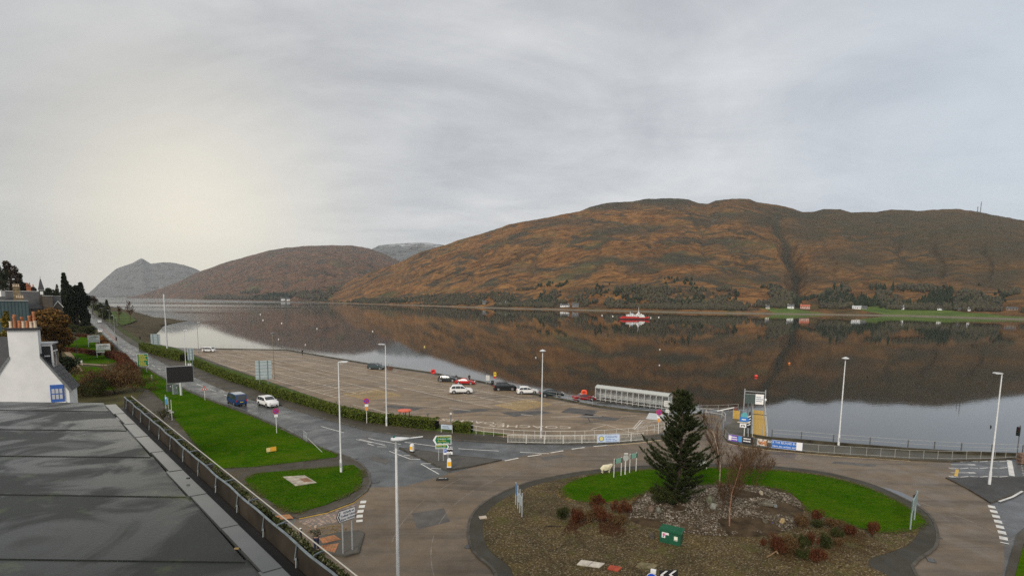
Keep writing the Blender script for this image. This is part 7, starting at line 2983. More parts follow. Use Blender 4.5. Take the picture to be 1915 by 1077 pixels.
tag(o, 'pale fallen leaf lying on the wet felt near the gutter', 'leaf')
o = MB().box((0, 0, .02), (.045, .03, .02)).build('debris', BLACK, loc=tuple(g(352, 896, ZR_ + .06)))
tag(o, 'dark crumb of debris lying on the wet capping strip', 'debris')

# ================================================================== GARDENS AND FAR LAND
FIELD = mat((.055, .050, .020), .9, .5, .25, bump=.06, world=True, key='garden_ground')
b = MB()
b.sheet(gl([(150, 567.5), (157.5, 579), (165.5, 601), (186, 621), (206, 640), (229, 662), (272, 688), (296, 703)]) + [Vector((-52, 66, 0)), Vector((-42, 56, 0)), Vector((-34, 30, 0)), Vector((-150, 20, 0)), Vector((-900, 500, 0)), Vector((-3500, 2600, 0))], .118)
struct(b.build('garden_ground', FIELD))
b = MB()
b.sheet(gl([(155, 565.8), (166, 577), (176, 591.5), (199, 606), (219, 626), (244, 643), (268, 655), (283, 655), (272, 641), (243, 623), (217, 604.5), (202, 592.5), (190, 580.5), (179, 571), (169, 564.5)]), .03)
struct(b.build('shore_verge', mat((.052, .062, .02), .9, .5, .3, bump=.05, world=True, key='shore_grass')))
b = MB()
b.band(gl([(166, 577), (176, 591.5), (199, 606), (219, 626), (244, 643), (268, 656)]), .2, 2.6, .0, .06)
struct(b.build('pavement', PAVE))
b = MB()
b.prism(gl([(196, 583.5), (212, 582.5), (232, 584), (246, 591), (255, 599), (242, 605), (228, 608.5), (215, 600), (203, 592)]), .0, .10)
struct(b.build('lawn', mat((.050, .078, .012), .9, .5, .08, bump=.1, world=True, key='shore_lawn')))
lawn(gl([(116, 630), (167, 631), (178, 640), (185, 655.5), (150, 652), (119, 650)]), .14, 2500, .12)
lawn(gl([(133, 661), (180, 663), (224, 671), (219, 678), (200, 681), (141, 679)]), .14, 2500, .12)
lawn(gl([(116, 702), (150, 686), (182, 687), (205, 695), (222, 706), (215, 730), (118, 735)]), .14, 2500, .12)
SAND = mat((.26, .20, .13), .85, .25, .6, world=True, key='sand_path')
b = MB()
for P in ([(125, 659), (132, 666), (140, 682), (148, 695)], [(143, 680.5), (170, 682), (199, 684)], [(112, 698), (148, 699.5)], [(118, 606.5), (152, 607)]):
    b.band(gl(P), -.7, .7, .1, .15)
struct(b.build('garden_path', SAND))
# orange hatching down the middle of the far road
b = MB()
for i in range(16):
    u = i / 15
    p0 = Vector((187 + 30 * u, 606 + 30 * u))
    for dx in (-1.6, 1.4):
        q = g(p0.x + dx, p0.y)
        b.line(q, q + Vector((1.1, -2.0, 0)), .8, .02)
struct(b.build('red_hatching', mat((.42, .16, .08), .6, .2, 1, world=True, key='red_paint')))
b = MB()
for pts in ([(206, 634), (213, 634)], [(231, 655), (247, 656.5)], [(237, 659), (252, 660)], [(236, 668), (252, 672)]):
    q = gl(pts)
    b.line(q[0], q[1], .35, .02)
struct(b.build('road_marking', PAINT))

# trees
DARKC = leafmat('conifer_leaf', [(.012, .017, .010), (.024, .032, .016), (.040, .050, .022)], .8, .25)
BROWNC = leafmat('bare_crown', [(.036, .026, .018), (.064, .044, .028), (.095, .064, .036)], .9, .25)
AUT = leafmat('autumn_leaf', [(.055, .034, .014), (.12, .066, .020), (.20, .10, .024), (.14, .10, .03)], .8, .35)
YELL = leafmat('yellow_leaf', [(.05, .05, .014), (.16, .12, .02), (.28, .19, .03)], .8, .5)
BRIGHT = leafmat('bright_leaf', [(.05, .075, .012), (.10, .13, .02), (.15, .18, .04)], .8, .6)


def tree(name, label, px, Y, top, wpx, m_, shape='broad', base_z=0.0, n=1800, size=None, group=None, low=.2, seed=None, cat=None):
    wpx, n = wpx * (1.45 if Y > 200 else 1.15), int(n * 1.5)
    """a tree at distance Y whose crown top shows on row top"""
    q = at(px, top, Y)
    h = q.z - base_z
    w_ = wpx * Y / 1000
    t = thing(name, label, cat or 'tree', (q.x, q.y, base_z), 0, group)
    rg = np.random.default_rng(seed or int(px * 13 + Y))
    size = size or max(.25, w_ / 11)
    b = MB()
    b.tube((0, 0, -1.5), (0, 0, h * (.5 if shape == 'broad' else .85)), .035 * h, .012 * h, 7, cap=False)
    P = []
    if shape == 'cone':
        k = int(n / 14)
        for i in range(14):
            f = i / 13
            z_ = h * (low + (1 - low) * f)
            r_ = w_ / 2 * (1 - f) ** .8 * (.8 + .4 * rg.random()) + .06 * w_
            a = rg.random(k) * 6.28
            rr_ = r_ * (.35 + .65 * rg.random(k) ** .5)
            P.append(np.column_stack([np.cos(a) * rr_, np.sin(a) * rr_, z_ - rr_ * .25 + rg.normal(size=k) * h * .02]))
    elif shape == 'column':
        for i in range(10):
            f = i / 9
            r_ = w_ / 2 * math.sin(math.pi * min(.97, .12 + .85 * f)) ** .5
            c = np.array([rg.normal() * w_ * .08, rg.normal() * w_ * .08, h * (low + (.93 - low) * f)])
            P.append(incrown(n // 10, c, (r_, r_, h * .10), .4, rg))
    else:
        for i in range(11):
            a = rg.random() * 6.28
            e = rg.random() ** .5
            zc_ = h * (low + (1 - low) * (.25 + .6 * rg.random()))
            rad_ = (1 - abs((zc_ / h - (low + (1 - low) * .5)) / ((1 - low) * .62)) ** 2) ** .5
            c = np.array([math.cos(a) * e * w_ * .34 * rad_, math.sin(a) * e * w_ * .34 * rad_, zc_])
            r_ = w_ * (.16 + .12 * rg.random())
            P.append(incrown(n // 11, c, (r_, r_, r_ * .8), .3, rg))
            b.tube((0, 0, h * .25), tuple(c), .012 * h, .004 * h, 4, cap=False)
    b.build('trunk', BARK, t)
    P = np.concatenate(P)
    P[:, 2] = np.clip(P[:, 2], .1, h)
    soup('crown', leaves(P, size, aspect=.9, rg=rg), m_, t)
    return t


# rising ground behind the old school
V, F = [], []
nx_, ny_ = 30, 16
for i in range(nx_):
    for k in range(ny_):
        px = -260 + 430 * i / (nx_ - 1)
        Y = 190 + 420 * k / (ny_ - 1)
        d = ray(px, 552)
        f = max(0, min(1, (150 - px) / 170.))
        z_ = (15.5 * f ** .8) * min(1, (k / 5.) + .0) * (1 + .1 * noise.noise(Vector((px / 30, Y / 60, 0))))
        V.append((d.x / d.y * Y, Y, z_ - .2))
for i in range(nx_ - 1):
    for k in range(ny_ - 1):
        F.append((i * ny_ + k, (i + 1) * ny_ + k, (i + 1) * ny_ + k + 1, i * ny_ + k + 1))
b = MB()
b.add(V, F)
struct(b.build('terrain', FIELD, smooth='all'))
GT = 'trees on the rise behind the old school'
for lb, px, top, w_, Y, m_, sh in (('dark dense tree at the far left edge, tallest on the rise', 16, 489, 24, 262, BROWNC, 'column'), ('dark conifer cut by the left edge', 1, 496, 16, 255, DARKC, 'column'),
                                   ('reddish brown tree right of the tallest one on the rise', 30, 499, 15, 270, BROWNC, 'broad'), ('small dark conifer on the rise above the stone chimney', 38, 514, 9, 266, DARKC, 'cone'),
                                   ('bare brown tree on the rise left of the orange chimney', 46, 524, 16, 275, BROWNC, 'broad'), ('low bare tree on the rise behind the orange chimney', 60, 534, 16, 280, BROWNC, 'broad'),
                                   ('round dark tree on the rise right of the turret', 95, 533, 18, 290, DARKC, 'broad'), ('small pointed conifer on the rise right of the turret', 106, 532, 9, 285, DARKC, 'cone'),
                                   ('low dark tree beside the turret on the rise', 87, 537, 10, 295, DARKC, 'broad')):
    tree('tree', lb, px, Y, top, w_, m_, sh, 8.0 if px > 70 else 11.0, 1700, group=GT, low=.05)
GE = 'evergreens by the far road'
tree('spire_tree', 'tall pointed dark evergreen, highest by the far road', 118.5, 300, 512, 13, DARKC, 'cone', 0, 2600, 1.1, GE, .1)
tree('evergreen_tree', 'dark evergreen right of the pointed one', 127, 305, 527, 13, DARKC, 'column', 0, 2000, 1.1, GE, .1)
tree('evergreen_tree', 'round-headed dark evergreen in the middle of the row', 139, 310, 525, 20, DARKC, 'broad', 0, 2200, 1.2, GE, .2)
tree('evergreen_tree', 'dark upright evergreen, nearest to the far road', 152, 312, 529, 13, DARKC, 'column', 0, 2200, 1.1, GE, .05)
tree('bare_tree', 'broad brown bare tree in front of the evergreens', 134, 330, 543, 34, BROWNC, 'broad', 0, 3600, .8, None, .1)
tree('autumn_tree', 'large orange-brown autumn tree behind the chimney of the white house', 82, 150, 577, 66, AUT, 'broad', 0, 5200, .62, None, .12, cat='tree')
tree('autumn_tree', 'brown autumn tree right of the large orange-brown one', 107, 146, 592, 30, AUT, 'broad', 0, 2600, .55, None, .05)
tree('yellow_tree', 'slim yellow tree in front of the teal clad building', 11, 112, 583, 17, YELL, 'column', 0, 1400, .42, None, .3)
tree('bright_shrub', 'bright yellow-green round bush by the garden terrace', 142.5, 380, 588, 11, BRIGHT, 'broad', 0, 700, .4, None, .05, cat='bush')
tree('dark_shrub', 'dark evergreen bush left of the bright round bush', 122, 390, 578, 20, DARKC, 'broad', 0, 1200, .5, None, .05, cat='bush')
tree('dark_shrub', 'dark evergreen bush at the bend of the far road', 157, 290, 597, 15, DARKC, 'broad', 0, 1200, .45, None, .05, cat='bush')
tree('dark_shrub', 'dark green bush on the terrace below the bend', 130, 252, 608, 22, OLIVE, 'broad', 0, 1300, .42, None, .05, cat='bush')
tree('dark_shrub', 'olive bush below the bend beside the red hedge', 160, 252, 610, 22, OLIVE, 'broad', 0, 1300, .42, None, .05, cat='bush')
tree('dark_shrub', 'rounded dark garden bush between the sandy paths', 126, 121, 668, 34, DARKC, 'broad', 0, 1700, .35, None, .0, cat='bush')
tree('bare_tree', 'small leafless tree beside the far road lamp posts', 171, 520, 550, 15, BROWNC, 'broad', 0, 900, .8, None, .25)
tree('shore_tree', 'low green tree on the shore side of the far road', 183, 470, 563, 15, OLIVE, 'broad', 0, 900, .8, None, .1)
tree('dark_conifer', 'single dark conical conifer on the shore grass', 199, 420, 561, 10, DARKC, 'cone', 0, 900, .7, None, .05)
tree('shore_bush', 'brushy hedge-like bush on the shore grass by the road', 194, 390, 577, 14, OLIVE, 'broad', 0, 800, .7, None, .0, cat='bush')
for lb, px, py, ty in (('small bare tree on the shore grass, left of two', 223, 600, 574), ('taller bare tree on the shore grass, right of two', 243, 601, 566)):
    q = g(px, py, .1)
    bare('bare_tree', lb, 'tree', q, hz(px, py, ty, .1), (0, 0), int(px), TWIG, .22, .7, fork=.3, group='bare trees on the shore grass', twr=.05)

# hedges and thickets in the gardens
REDH = leafmat('beech_leaf', [(.045, .018, .010), (.095, .036, .018), (.15, .060, .028)], .85, .5)
ORH = leafmat('orange_leaf', [(.06, .030, .012), (.14, .06, .018), (.24, .10, .02)], .85, .5)
GH = 'russet hedges of the gardens'
hedge('russet hedge along the top of the far garden lawn', gl([(110, 628), (140, 629), (168, 631)], .12), 1.6, 1.0, 1.3, REDH, 130, .35, False, 31, group=GH)
hedge('russet hedge between the two garden lawns', gl([(121, 657), (150, 659), (184, 665)], .12), 1.6, 1.1, 1.4, REDH, 140, .32, False, 32, group=GH)
hedge('russet hedge running from the billboards towards the road', gl([(205, 667), (226, 674), (236, 688), (248, 703)], .12), 2.4, 1.5, 2.2, REDH, 230, .3, True, 33, group=GH)
hedge('orange leaved hedge beside the upper billboard', gl([(187, 636), (197, 647), (206, 656)], .12), 2.0, 1.3, 1.9, ORH, 200, .3, True, 34, group=GH)
for lb, px, py, w_, h_, m_ in (('brown twiggy thicket at the foot of the gardens, leftmost', 155, 741, 60, 40, BROWNT), ('brown twiggy thicket behind the lawn corner', 214, 735, 62, 44, BROWNT), ('tawny twiggy thicket below the green route sign', 252, 733, 52, 40, BROWNT),
                               ('brown twiggy thicket in the middle below the garden paths', 186, 722, 60, 38, BROWNT), ('low green-brown thicket at the edge of the lower garden grass', 176, 740, 60, 34, OLIVE), ('rust and brown thicket beside the far lawn edge', 236, 716, 50, 34, BROWNT),
                               ('rust bush just left of the handrail by the road', 232, 702, 36, 24, REDH), ('green-brown bush at the corner of the white house', 135, 735, 40, 26, OLIVE)):
    shrub_px(lb, px, py, w_, h_, m_, 4200, .17, 'thickets at the foot of the gardens', cat='thicket')
shrub_px('grey-green bush between the lawn corner posts and the roof edge', 305, 784, 30, 26, OLIVE, 1200, .1, None)

# billboards
for lb, xa, xb, y0, y1, yb, cut in (('white billboard with dark hill outline, upper left of two in the gardens', 167.5, 185.5, 626, 639, 649, 0), ('white billboard with green picture, lower right of two in the gardens', 183.5, 205, 642, 658, 668, 1)):
    xm = (xa + xb) / 2
    q = g(xm, yb, .14)
    k = q.y / 1000
    W_ = (xb - xa) * k
    zt, zb = hz(xm, yb, y0) - .14, hz(xm, yb, y1) - .14
    t = thing('billboard', lb, 'billboard', q, face_cam(q), 'billboards in the gardens')
    board(t, W_, zb, zt, mat((.66, .68, .62), .5, .08, 1), th=.08)
    posts(t, [-W_ * .46, W_ * .46], zt, .07, WHITE)
    zz1 = zb + (zt - zb) * .72
    MB().xz([(-W_ * .35, zz1), (-W_ * .2, zz1 + .18), (-W_ * .05, zz1 + .12), (W_ * .08, zz1 + .3), (W_ * .25, zz1 + .2), (W_ * .42, zz1 + .08), (W_ * .42, zz1)], -.052, -.042).build('picture', mat((.04, .05, .045), .6, .3), t)
    MB().box((0, -.046, zb + (zt - zb) * .22), (W_ * .94, .012, .38)).build('picture', mat((.20, .30, .12) if cut else (.38, .46, .46), .6, .3, 2), t)
    word_rows(t, W_ * .7, zb + (zt - zb) * .38, zb + (zt - zb) * .66, 2, mat((.2, .24, .25), .6, .1), 7, -.046)
GLP = 'black lamp posts in the gardens'
for lb, px, py, ty in (('slim black garden lamp post on the far lawn', 122, 657, 630), ('slim black garden lamp post between the lawns', 145.5, 682, 627)):
    q = g(px, py, .14)
    hh = hz(px, py, ty) - .14
    t = thing('garden_lamp', lb, 'lamp post', q, 0, GLP)
    MB().tube((0, 0, 0), (0, 0, hh), .07, .05, 6).tube((0, 0, 0), (0, 0, .8), .12, .1, 6).build('pole', BLACK, t)
    MB().lathe([(.1, hh), (.24, hh + .35), (.3, hh + .4), (.06, hh + .6)], 8).build('lantern', BLACK, t)
q = g(150, 683, .14)
t = thing('memorial_stone', 'white table-like plinth with a black box on top between the garden lawns', 'plinth', q, face_cam(q))
MB().box((0, 0, 1.0), (1.0, .6, .5)).box((-.4, 0, .4), (.12, .5, .8)).box((.4, 0, .4), (.12, .5, .8)).build('plinth', OFFWHITE, t)
MB().box((-.1, 0, 1.5), (.5, .4, .55)).build('box', BLACK, t)
q = g(115.5, 655, .14)
t = thing('garden_bench', 'white slatted garden seat at the end of the russet hedge', 'bench', q, face_cam(q) + R(40))
MB().box((0, 0, .45), (1.5, .5, .07)).build('seat', WHITE, t)
MB().box((0, .24, .85), (1.5, .06, .6)).build('backrest', WHITE, t)
lg = MB().box((0, 0, .22), (.08, .5, .45)).build('leg', WHITE, t, loc=(-.7, 0, 0))
twin(lg, t, (.7, 0, 0))
q = g(284, 711, .16)
t = thing('marker_post', 'short pale green marker post in the far lawn below the route sign', 'post', q)
MB().box((0, 0, .55), (.22, .14, 1.1), 0, 0, .9).build('post', mat((.36, .46, .36), .6, .15), t)
MB().box((0, 0, 1.13), (.26, .18, .06)).build('cap', OFFWHITE, t)
rail('hand_rail', 'long pale handrail at the roadside by the russet hedge', gl([(247, 675), (252, 684), (262, 700)], .12), .12, 1.05, 2.2, (1.0,), .04, .04, GREYMET, GREYMET)
rail('wall_rail', 'dark railing along the far left kerb behind the traffic light', gl([(207, 640), (218, 651), (231, 664)], .12), .12, 1.1, 2.0, (1.0, .5), .04, .035, DKMET, DKMET)
q = g(160, 596, .12)
t = thing('parked_wall', 'low pale garden wall between the terrace bushes', 'wall', at(140, 603, 355) * 1.0)
t.location.z = .1
MB().box((0, 0, .5), (18, .6, 1.6)).build('wall', STONE, t)
MB().box((0, 0, 1.36), (18.1, .7, .2)).build('coping', OFFWHITE, t)

# ================================================================== BUILDINGS AT THE LEFT
SLATEN = mat((.030, .030, .033), .55, .35, 2.2, bump=.02)
WALLW = mat((.72, .72, .71), .8, .11, .5, bump=.02)
ap = at(43, 632, 45)
t = thing('white_house', 'white rendered house gable with broad chimney and slate roof', 'house', (ap.x, ap.y, 0), R(28.7))
zA, zE, wg, dp = ap.z, 9.8, 2.75, 2.9
b = MB()
b.add([(-wg, 0, 0), (wg, 0, 0), (wg, 0, zE), (0, 0, zA), (-wg, 0, zE), (-wg, dp, 0), (wg, dp, 0), (wg, dp, zE), (0, dp, zA), (-wg, dp, zE)], [(0, 1, 2, 3, 4), (9, 8, 7, 6, 5), (1, 6, 7, 2), (5, 0, 4, 9)])
b.build('wall', WALLW, t)
sl_ = math.hypot(wg, zA - zE)
nrow, ncol = 14, 14
sv = []
for s in (1, -1):
    b = MB()
    a0_, a1_ = Vector((0, .02, zA + .06)), Vector((s * (wg + .12), .02, zE - .14))
    vs = [a0_, a1_, a1_ + Vector((0, dp + .24, 0)), a0_ + Vector((0, dp + .24, 0))]
    up = Vector((s * (zA - zE), 0, wg)).normalized() * .07
    b.add(vs + [q + up for q in vs], [(0, 1, 2, 3), (4, 5, 6, 7), (0, 1, 5, 4), (1, 2, 6, 5), (2, 3, 7, 6), (3, 0, 4, 7)])
    ro = b.build('roof', SLATEN, t)
    if s > 0:
        b = MB()
        for i in range(nrow):
            for k in range(ncol):
                u0, u1 = i / nrow, (i + 1.15) / nrow
                w0, w1 = (k + .04) / ncol, (k + .96) / ncol
                if i == nrow - 1:
                    u1 = 1
                def P_(u, w_):
                    return a0_.lerp(a1_, u) + Vector((0, (dp + .24) * w_, 0))
                j = up * (1.15 + .3 * random.random())
                q4 = [P_(u0, w0) + up * 1.05, P_(u1, w0) + j * 1.25, P_(u1, w1) + j * 1.25, P_(u0, w1) + up * 1.05]
                bs = MB()
                bs.add(q4 + [q - up * .3 for q in q4], [(0, 1, 2, 3), (0, 1, 5, 4), (1, 2, 6, 5), (2, 3, 7, 6)])
                bs.build('slate', SLATEN, ro)
    b = MB()
    zb_ = zA - (zA - zE) * .99 / wg
    b.add([(s * .99, -.07, zb_ + .16), (s * (wg + .2), -.07, zE - .05), (s * (wg + .2), .03, zE - .05), (s * .99, .03, zb_ + .16), (s * .99, -.07, zb_ - .08), (s * (wg + .1), -.07, zE - .26), (s * (wg + .1), .03, zE - .26), (s * .99, .03, zb_ - .08)], [(0, 1, 5, 4), (3, 2, 1, 0), (4, 5, 6, 7), (2, 3, 7, 6), (1, 2, 6, 5)])
    b.build('bargeboard', mat((.16, .17, .17), .6, .2), t)
ct = at(43, 617, 45).z
b = MB()
b.box((0, .40, (zE + 2.2 + ct) / 2), (1.95, .808, ct - zE - 2.2))
ch_ = b.build('chimney', WALLW, t)
MB().box((0, .35, ct + .09), (2.2, 1.05, .18)).build('cap', BLACK, ch_)
POT = mat((.40, .17, .085), .75, .3, 5)
POTC = mat((.58, .47, .36), .75, .2, 5)
for x, y, h_, m_ in ((-.75, .2, .55, POTC), (-.5, .2, .95, POT), (-.2, .2, .6, POT), (.05, .2, .55, POTC), (.3, .2, .58, POT), (.55, .2, .52, POTC), (.82, .2, .56, POTC), (-.55, .55, 1.1, POT), (-.1, .55, .9, POT), (.4, .55, 1.0, POT), (.7, .55, 1.35, POT)):
    MB().lathe([(.13, ct + .18), (.12, ct + .24), (.10, ct + .18 + h_ * .8), (.125, ct + .18 + h_ * .85), (.12, ct + .18 + h_), (.08, ct + .18 + h_)], 10, (x, y, 0)).build('chimney_pot', m_, ch_, smooth=True)
# dormer
b = MB()
b.box((1.0, 1.6, 12.6), (1.3, 1.7, 2.3)).build('dormer', SLATEN, t)
MB().box((1.0, 1.6, 13.82), (1.5, 1.95, .12)).build('dormer_roof', mat((.42, .43, .43), .5, .1), t)
for y in (1.15, 2.0):
    f_ = MB().box((1.68, y, 12.45), (.08, .66, 1.5)).build('window', WHITE, t)
    MB().box((1.73, y, 12.45), (.03, .50, 1.3)).build('pane', GLASS, f_)
b = MB().box((1.0, .72, 13.68), (1.4, .06, .14)).box((1.66, .72, 12.5), (.12, .06, 2.2)).box((.9, .72, 12.75), (1.2, .06, .1))
b.build('fascia', WHITE, t)
f_ = MB().box((1.95, -.05, 9.55), (.92, .10, 1.5)).build('window', mat((.03, .10, .36), .5, .1), t)
for i in range(3):
    for k in range(2):
        MB().box((1.95 - .26 + .26 * i, -.11, 9.75 - .5 * k), (.2, .03, .4)).build('pane', mat((.45, .47, .5), .15, .1), f_)
MB().box((1.95, -.10, 8.72), (1.1, .2, .1)).build('sill', WHITE, t)
# dark wing behind the gable
b = MB()
x0, x1 = -14, -1.4
b.add([(x0, 1.0, 9.5), (x1, 1.0, 9.5), (x1, 4.2, zA - .1), (x0, 4.2, zA - .1), (x1, 7.4, 9.5), (x0, 7.4, 9.5)], [(0, 1, 2, 3), (3, 2, 4, 5), (1, 4, 2), (0, 3, 5)])
b.build('wing_roof', SLATEN, t)
MB().box(((x0 + x1) / 2, 4.2, 4.7), (x1 - x0 - .3, 6.0, 9.4)).build('wing_wall', WALLW, t)

# teal clad building
TEAL = mat((.062, .10, .105), .5, .15, .6)
p0, p1 = at(-60, 563.5, 130), at(52, 563.5, 130)
t = thing('clad_building', 'flat roofed building clad in vertical teal metal sheets', 'building', ((p0.x + p1.x) / 2, 130, 0), face_cam(((p0.x + p1.x) / 2, 130)))
W_ = (p1.x - p0.x) * .74
zt = p1.z
MB().box((0, 4, zt / 2), (W_, 8, zt)).build('wall', TEAL, t)
rb = MB().box((0, -.03, zt / 2), (.09, .1, zt - .1))
f_ = None
n = int(W_ / .62)
for i in range(n + 1):
    x = -W_ / 2 + W_ * i / n
    o = rb.build('cladding_rib', mat((.052, .088, .093), .5, .15, .6), t, loc=(x, 0, 0)) if f_ is None else twin(f_, t, (x, 0, 0))
    f_ = f_ or o
MB().box((0, 4, zt + .06), (W_ + .3, 8.3, .14)).build('coping', mat((.30, .31, .3), .5, .1), t)

# old stone school with turret
ST2 = mat((.095, .082, .068), .85, .4, .8, bump=.03)
SL2 = mat((.055, .055, .055), .6, .3, .8, bump=.02)
YS = 170.0
xm = 0.0
cS = at(40, 550, YS)
rzS = face_cam(cS)
dS = math.hypot(cS.x, cS.y)
thS = math.atan2(cS.x, cS.y)


def X(px):
    d = ray(px, 550)
    return dS * math.tan(math.atan2(d.x, d.y) - thS)


def Zp(py, px=50):
    return at(px, py, cS.y + X(px) * math.sin(rzS)).z


t = thing('stone_school', 'old dark stone building with tall chimneys and a pointed turret', 'building', (cS.x, cS.y, 0), rzS)
x0, x1 = X(-60) - xm, X(76) - xm
zr, ze = Zp(545), Zp(577)
b = MB()
b.box(((x0 + x1) / 2, 6, ze / 2), (x1 - x0, 12, ze)).add([(x1, 0, ze), (x1, 12, ze), (x1, 6, zr)], [(0, 1, 2)])
b.build('wall', ST2, t)
b = MB()
b.add([(x0, -.3, ze - .1), (x1 + .2, -.3, ze - .1), (x1 + .2, 6, zr), (x0, 6, zr), (x1 + .2, 12.3, ze - .1), (x0, 12.3, ze - .1)], [(0, 1, 2, 3), (3, 2, 4, 5)])
ro = b.build('roof', SL2, t)
MB().box(((x0 + x1) / 2, 6, zr + .08), (x1 - x0, .4, .22)).build('ridge', mat((.50, .50, .47), .6, .1), ro)


def stack(px, py0, py1, wpx, m_, y, npots=3, potm=POTC):
    w_ = wpx * YS / 1000 * .74
    z0, z1 = Zp(py1, px), Zp(py0, px)
    b = MB().box((X(px) - xm, y, (z0 + z1) / 2), (w_, 1.2, z1 - z0)).box((X(px) - xm, y, z1 + .08), (w_ + .3, 1.5, .18)).box((X(px) - xm, y, z1 - .7), (w_ + .2, 1.4, .12))
    c = b.build('chimney', m_, ro)
    for i in range(npots):
        x = X(px) - xm - w_ / 2 + w_ * (i + .5) / npots
        MB().lathe([(.19, z1 + .15), (.14, z1 + .75), (.18, z1 + .8), (.17, z1 + .95)], 8, (x, y, 0)).build('chimney_pot', potm, t)


BR2 = mat((.24, .185, .11), .85, .4, 1.5, bump=.02)
stack(31.5, 537, 575, 13, BR2, -.8, 4)
stack(37, 558, 577, 14, BR2, -2.2, 4)
stack(55, 534, 548, 9, mat((.38, .145, .075), .8, .2, 2), 6.5, 2, POT)
stack(64, 537, 548, 5, ST2, 8, 1, POT)
# turret
px = 78
w_ = 9.5 * YS / 1000 * .8
b = MB().box((X(px) - xm, 1.5, Zp(541) / 2), (w_, w_, Zp(541)))
tu = b.build('turret', ST2, t)
zs0, zs1 = Zp(541), Zp(521)
cx_ = X(px) - xm
e = w_ / 2 + .15
b = MB()
b.add([(cx_ - e, 1.5 - e, zs0), (cx_ + e, 1.5 - e, zs0), (cx_ + e, 1.5 + e, zs0), (cx_ - e, 1.5 + e, zs0), (cx_ - .12, 1.4, zs1), (cx_ + .12, 1.4, zs1), (cx_ + .12, 1.6, zs1), (cx_ - .12, 1.6, zs1)], [(0, 1, 5, 4), (1, 2, 6, 5), (2, 3, 7, 6), (3, 0, 4, 7), (4, 5, 6, 7)])
b.build('spire', SL2, tu)
MB().tube((cx_, 1.5, zs1), (cx_, 1.5, zs1 + 1.0), .07, .04, 5).build('finial', DKMET, tu)
MB().box((cx_, 1.5 - w_ / 2 - .03, Zp(547.5)), (.75, .08, 1.0)).build('window', WHITE, tu)
MB().box((cx_, 1.5 - w_ / 2 - .06, Zp(541.7)), (w_ + .3, .2, .16)).build('cornice', mat((.4, .4, .38), .6, .1), tu)
xa, xb = X(79) - xm, X(97) - xm
MB().box(((xa + xb) / 2, 1, Zp(553) / 2), (xb - xa, 6, Zp(553))).build('wing_wall', ST2, t)
MB().box(((xa + xb) / 2, 1, Zp(553) + .06), (xb - xa + .2, 6.2, .16)).build('coping', mat((.42, .42, .4), .6, .1), t)
xa, xb = X(97.5) - xm, X(114) - xm
zg, zg0 = Zp(553.5), Zp(572)
b = MB()
b.box(((xa + xb) / 2, 3, zg0 / 2), (xb - xa, 6, zg0))
b.build('annex_wall', ST2, t)
b = MB()
b.add([(xa, -.2, zg0), (xb, -.2, zg0), (xb, 3, zg), (xa, 3, zg), (xb, 6.2, zg0), (xa, 6.2, zg0)], [(0, 1, 2, 3), (3, 2, 4, 5), (0, 3, 5), (1, 4, 2)])
b.build('annex_roof', SL2, t)
MB().box(((xa + xb) / 2, 3, zg + .06), (xb - xa + .1, .3, .16)).build('ridge', mat((.5, .5, .47), .6, .1), t)
gx0, gx1, gxm = xa + .1, xa + 2.3, xa + 1.2
b = MB()
b.add([(gx0, -1.0, 0), (gx1, -1.0, 0), (gx1, -1.0, Zp(573)), (gxm, -1.0, Zp(563)), (gx0, -1.0, Zp(573)), (gx0, 1.5, 0), (gx1, 1.5, 0), (gx1, 1.5, Zp(573)), (gxm, 1.5, Zp(563)), (gx0, 1.5, Zp(573))], [(0, 1, 2, 3, 4), (1, 6, 7, 2), (5, 0, 4, 9), (2, 7, 8, 3), (3, 8, 9, 4)])
b.build('gable', ST2, t)
b = MB()
for s, xx in ((1, gx1), (-1, gx0)):
    b.tube((gxm, -1.08, Zp(562.6)), (xx + s * .2, -1.08, Zp(574.5)), .11, .11, 5)
b.build('bargeboard', WHITE, t)
wb = MB().box((0, -.05, 0), (1.0, .1, 1.7))
f_ = None
for i, px in enumerate((2, 12, 22, 45, 58, 68)):
    o = wb.build('window', GLASS, t, loc=(X(px) - xm, 0, ze - 2.2)) if f_ is None else twin(f_, t, (X(px) - xm, 0, ze - 2.2))
    f_ = f_ or o
q = at(1, 548, 168)
t = thing('roof_hut', 'small white dormer-like hut at the left edge on the old school roof', 'hut', (q.x, q.y, q.z - .8))
MB().box((0, 0, .6), (1.6, 1.4, 1.7)).build('wall', WHITE, t)
MB().box((.1, -.72, .6), (.6, .05, .8)).build('window', BLUE, t)
MB().box((0, 0, 1.5), (1.8, 1.6, .1)).build('roof', OFFWHITE, t)

# ================================================================== AIR
m = bpy.data.materials.new('haze')
m.use_nodes = True
nt = NT(m.node_tree)
out = nt.n('ShaderNodeOutputMaterial')
pv_ = nt.n('ShaderNodeVolumePrincipled')
pv_.inputs['Color'].default_value = (.82, .87, .93, 1)
pv_.inputs['Density'].default_value = HAZE_D
pv_.inputs['Anisotropy'].default_value = 0.0
nt.link(pv_.outputs[0], out.inputs['Volume'])
b = MB()
b.add([(-13800, -400, -5.6), (6800, -400, -5.6), (6800, 12800, -5.6), (-13800, 12800, -5.6), (-13800, -400, 1060), (6800, -400, 1060), (6800, 12800, 1060), (-13800, 12800, 1060)],
      [(3, 2, 1, 0), (4, 5, 6, 7), (0, 1, 5, 4), (1, 2, 6, 5), (2, 3, 7, 6), (3, 0, 4, 7)])
stuff(b.build('haze', m))

# ================================================================== LITTER, DRAINS
FALL = leafmat('fallen_leaf', [(.10, .055, .015), (.20, .12, .03), (.33, .22, .07), (.12, .07, .03)], .9, 2.0)


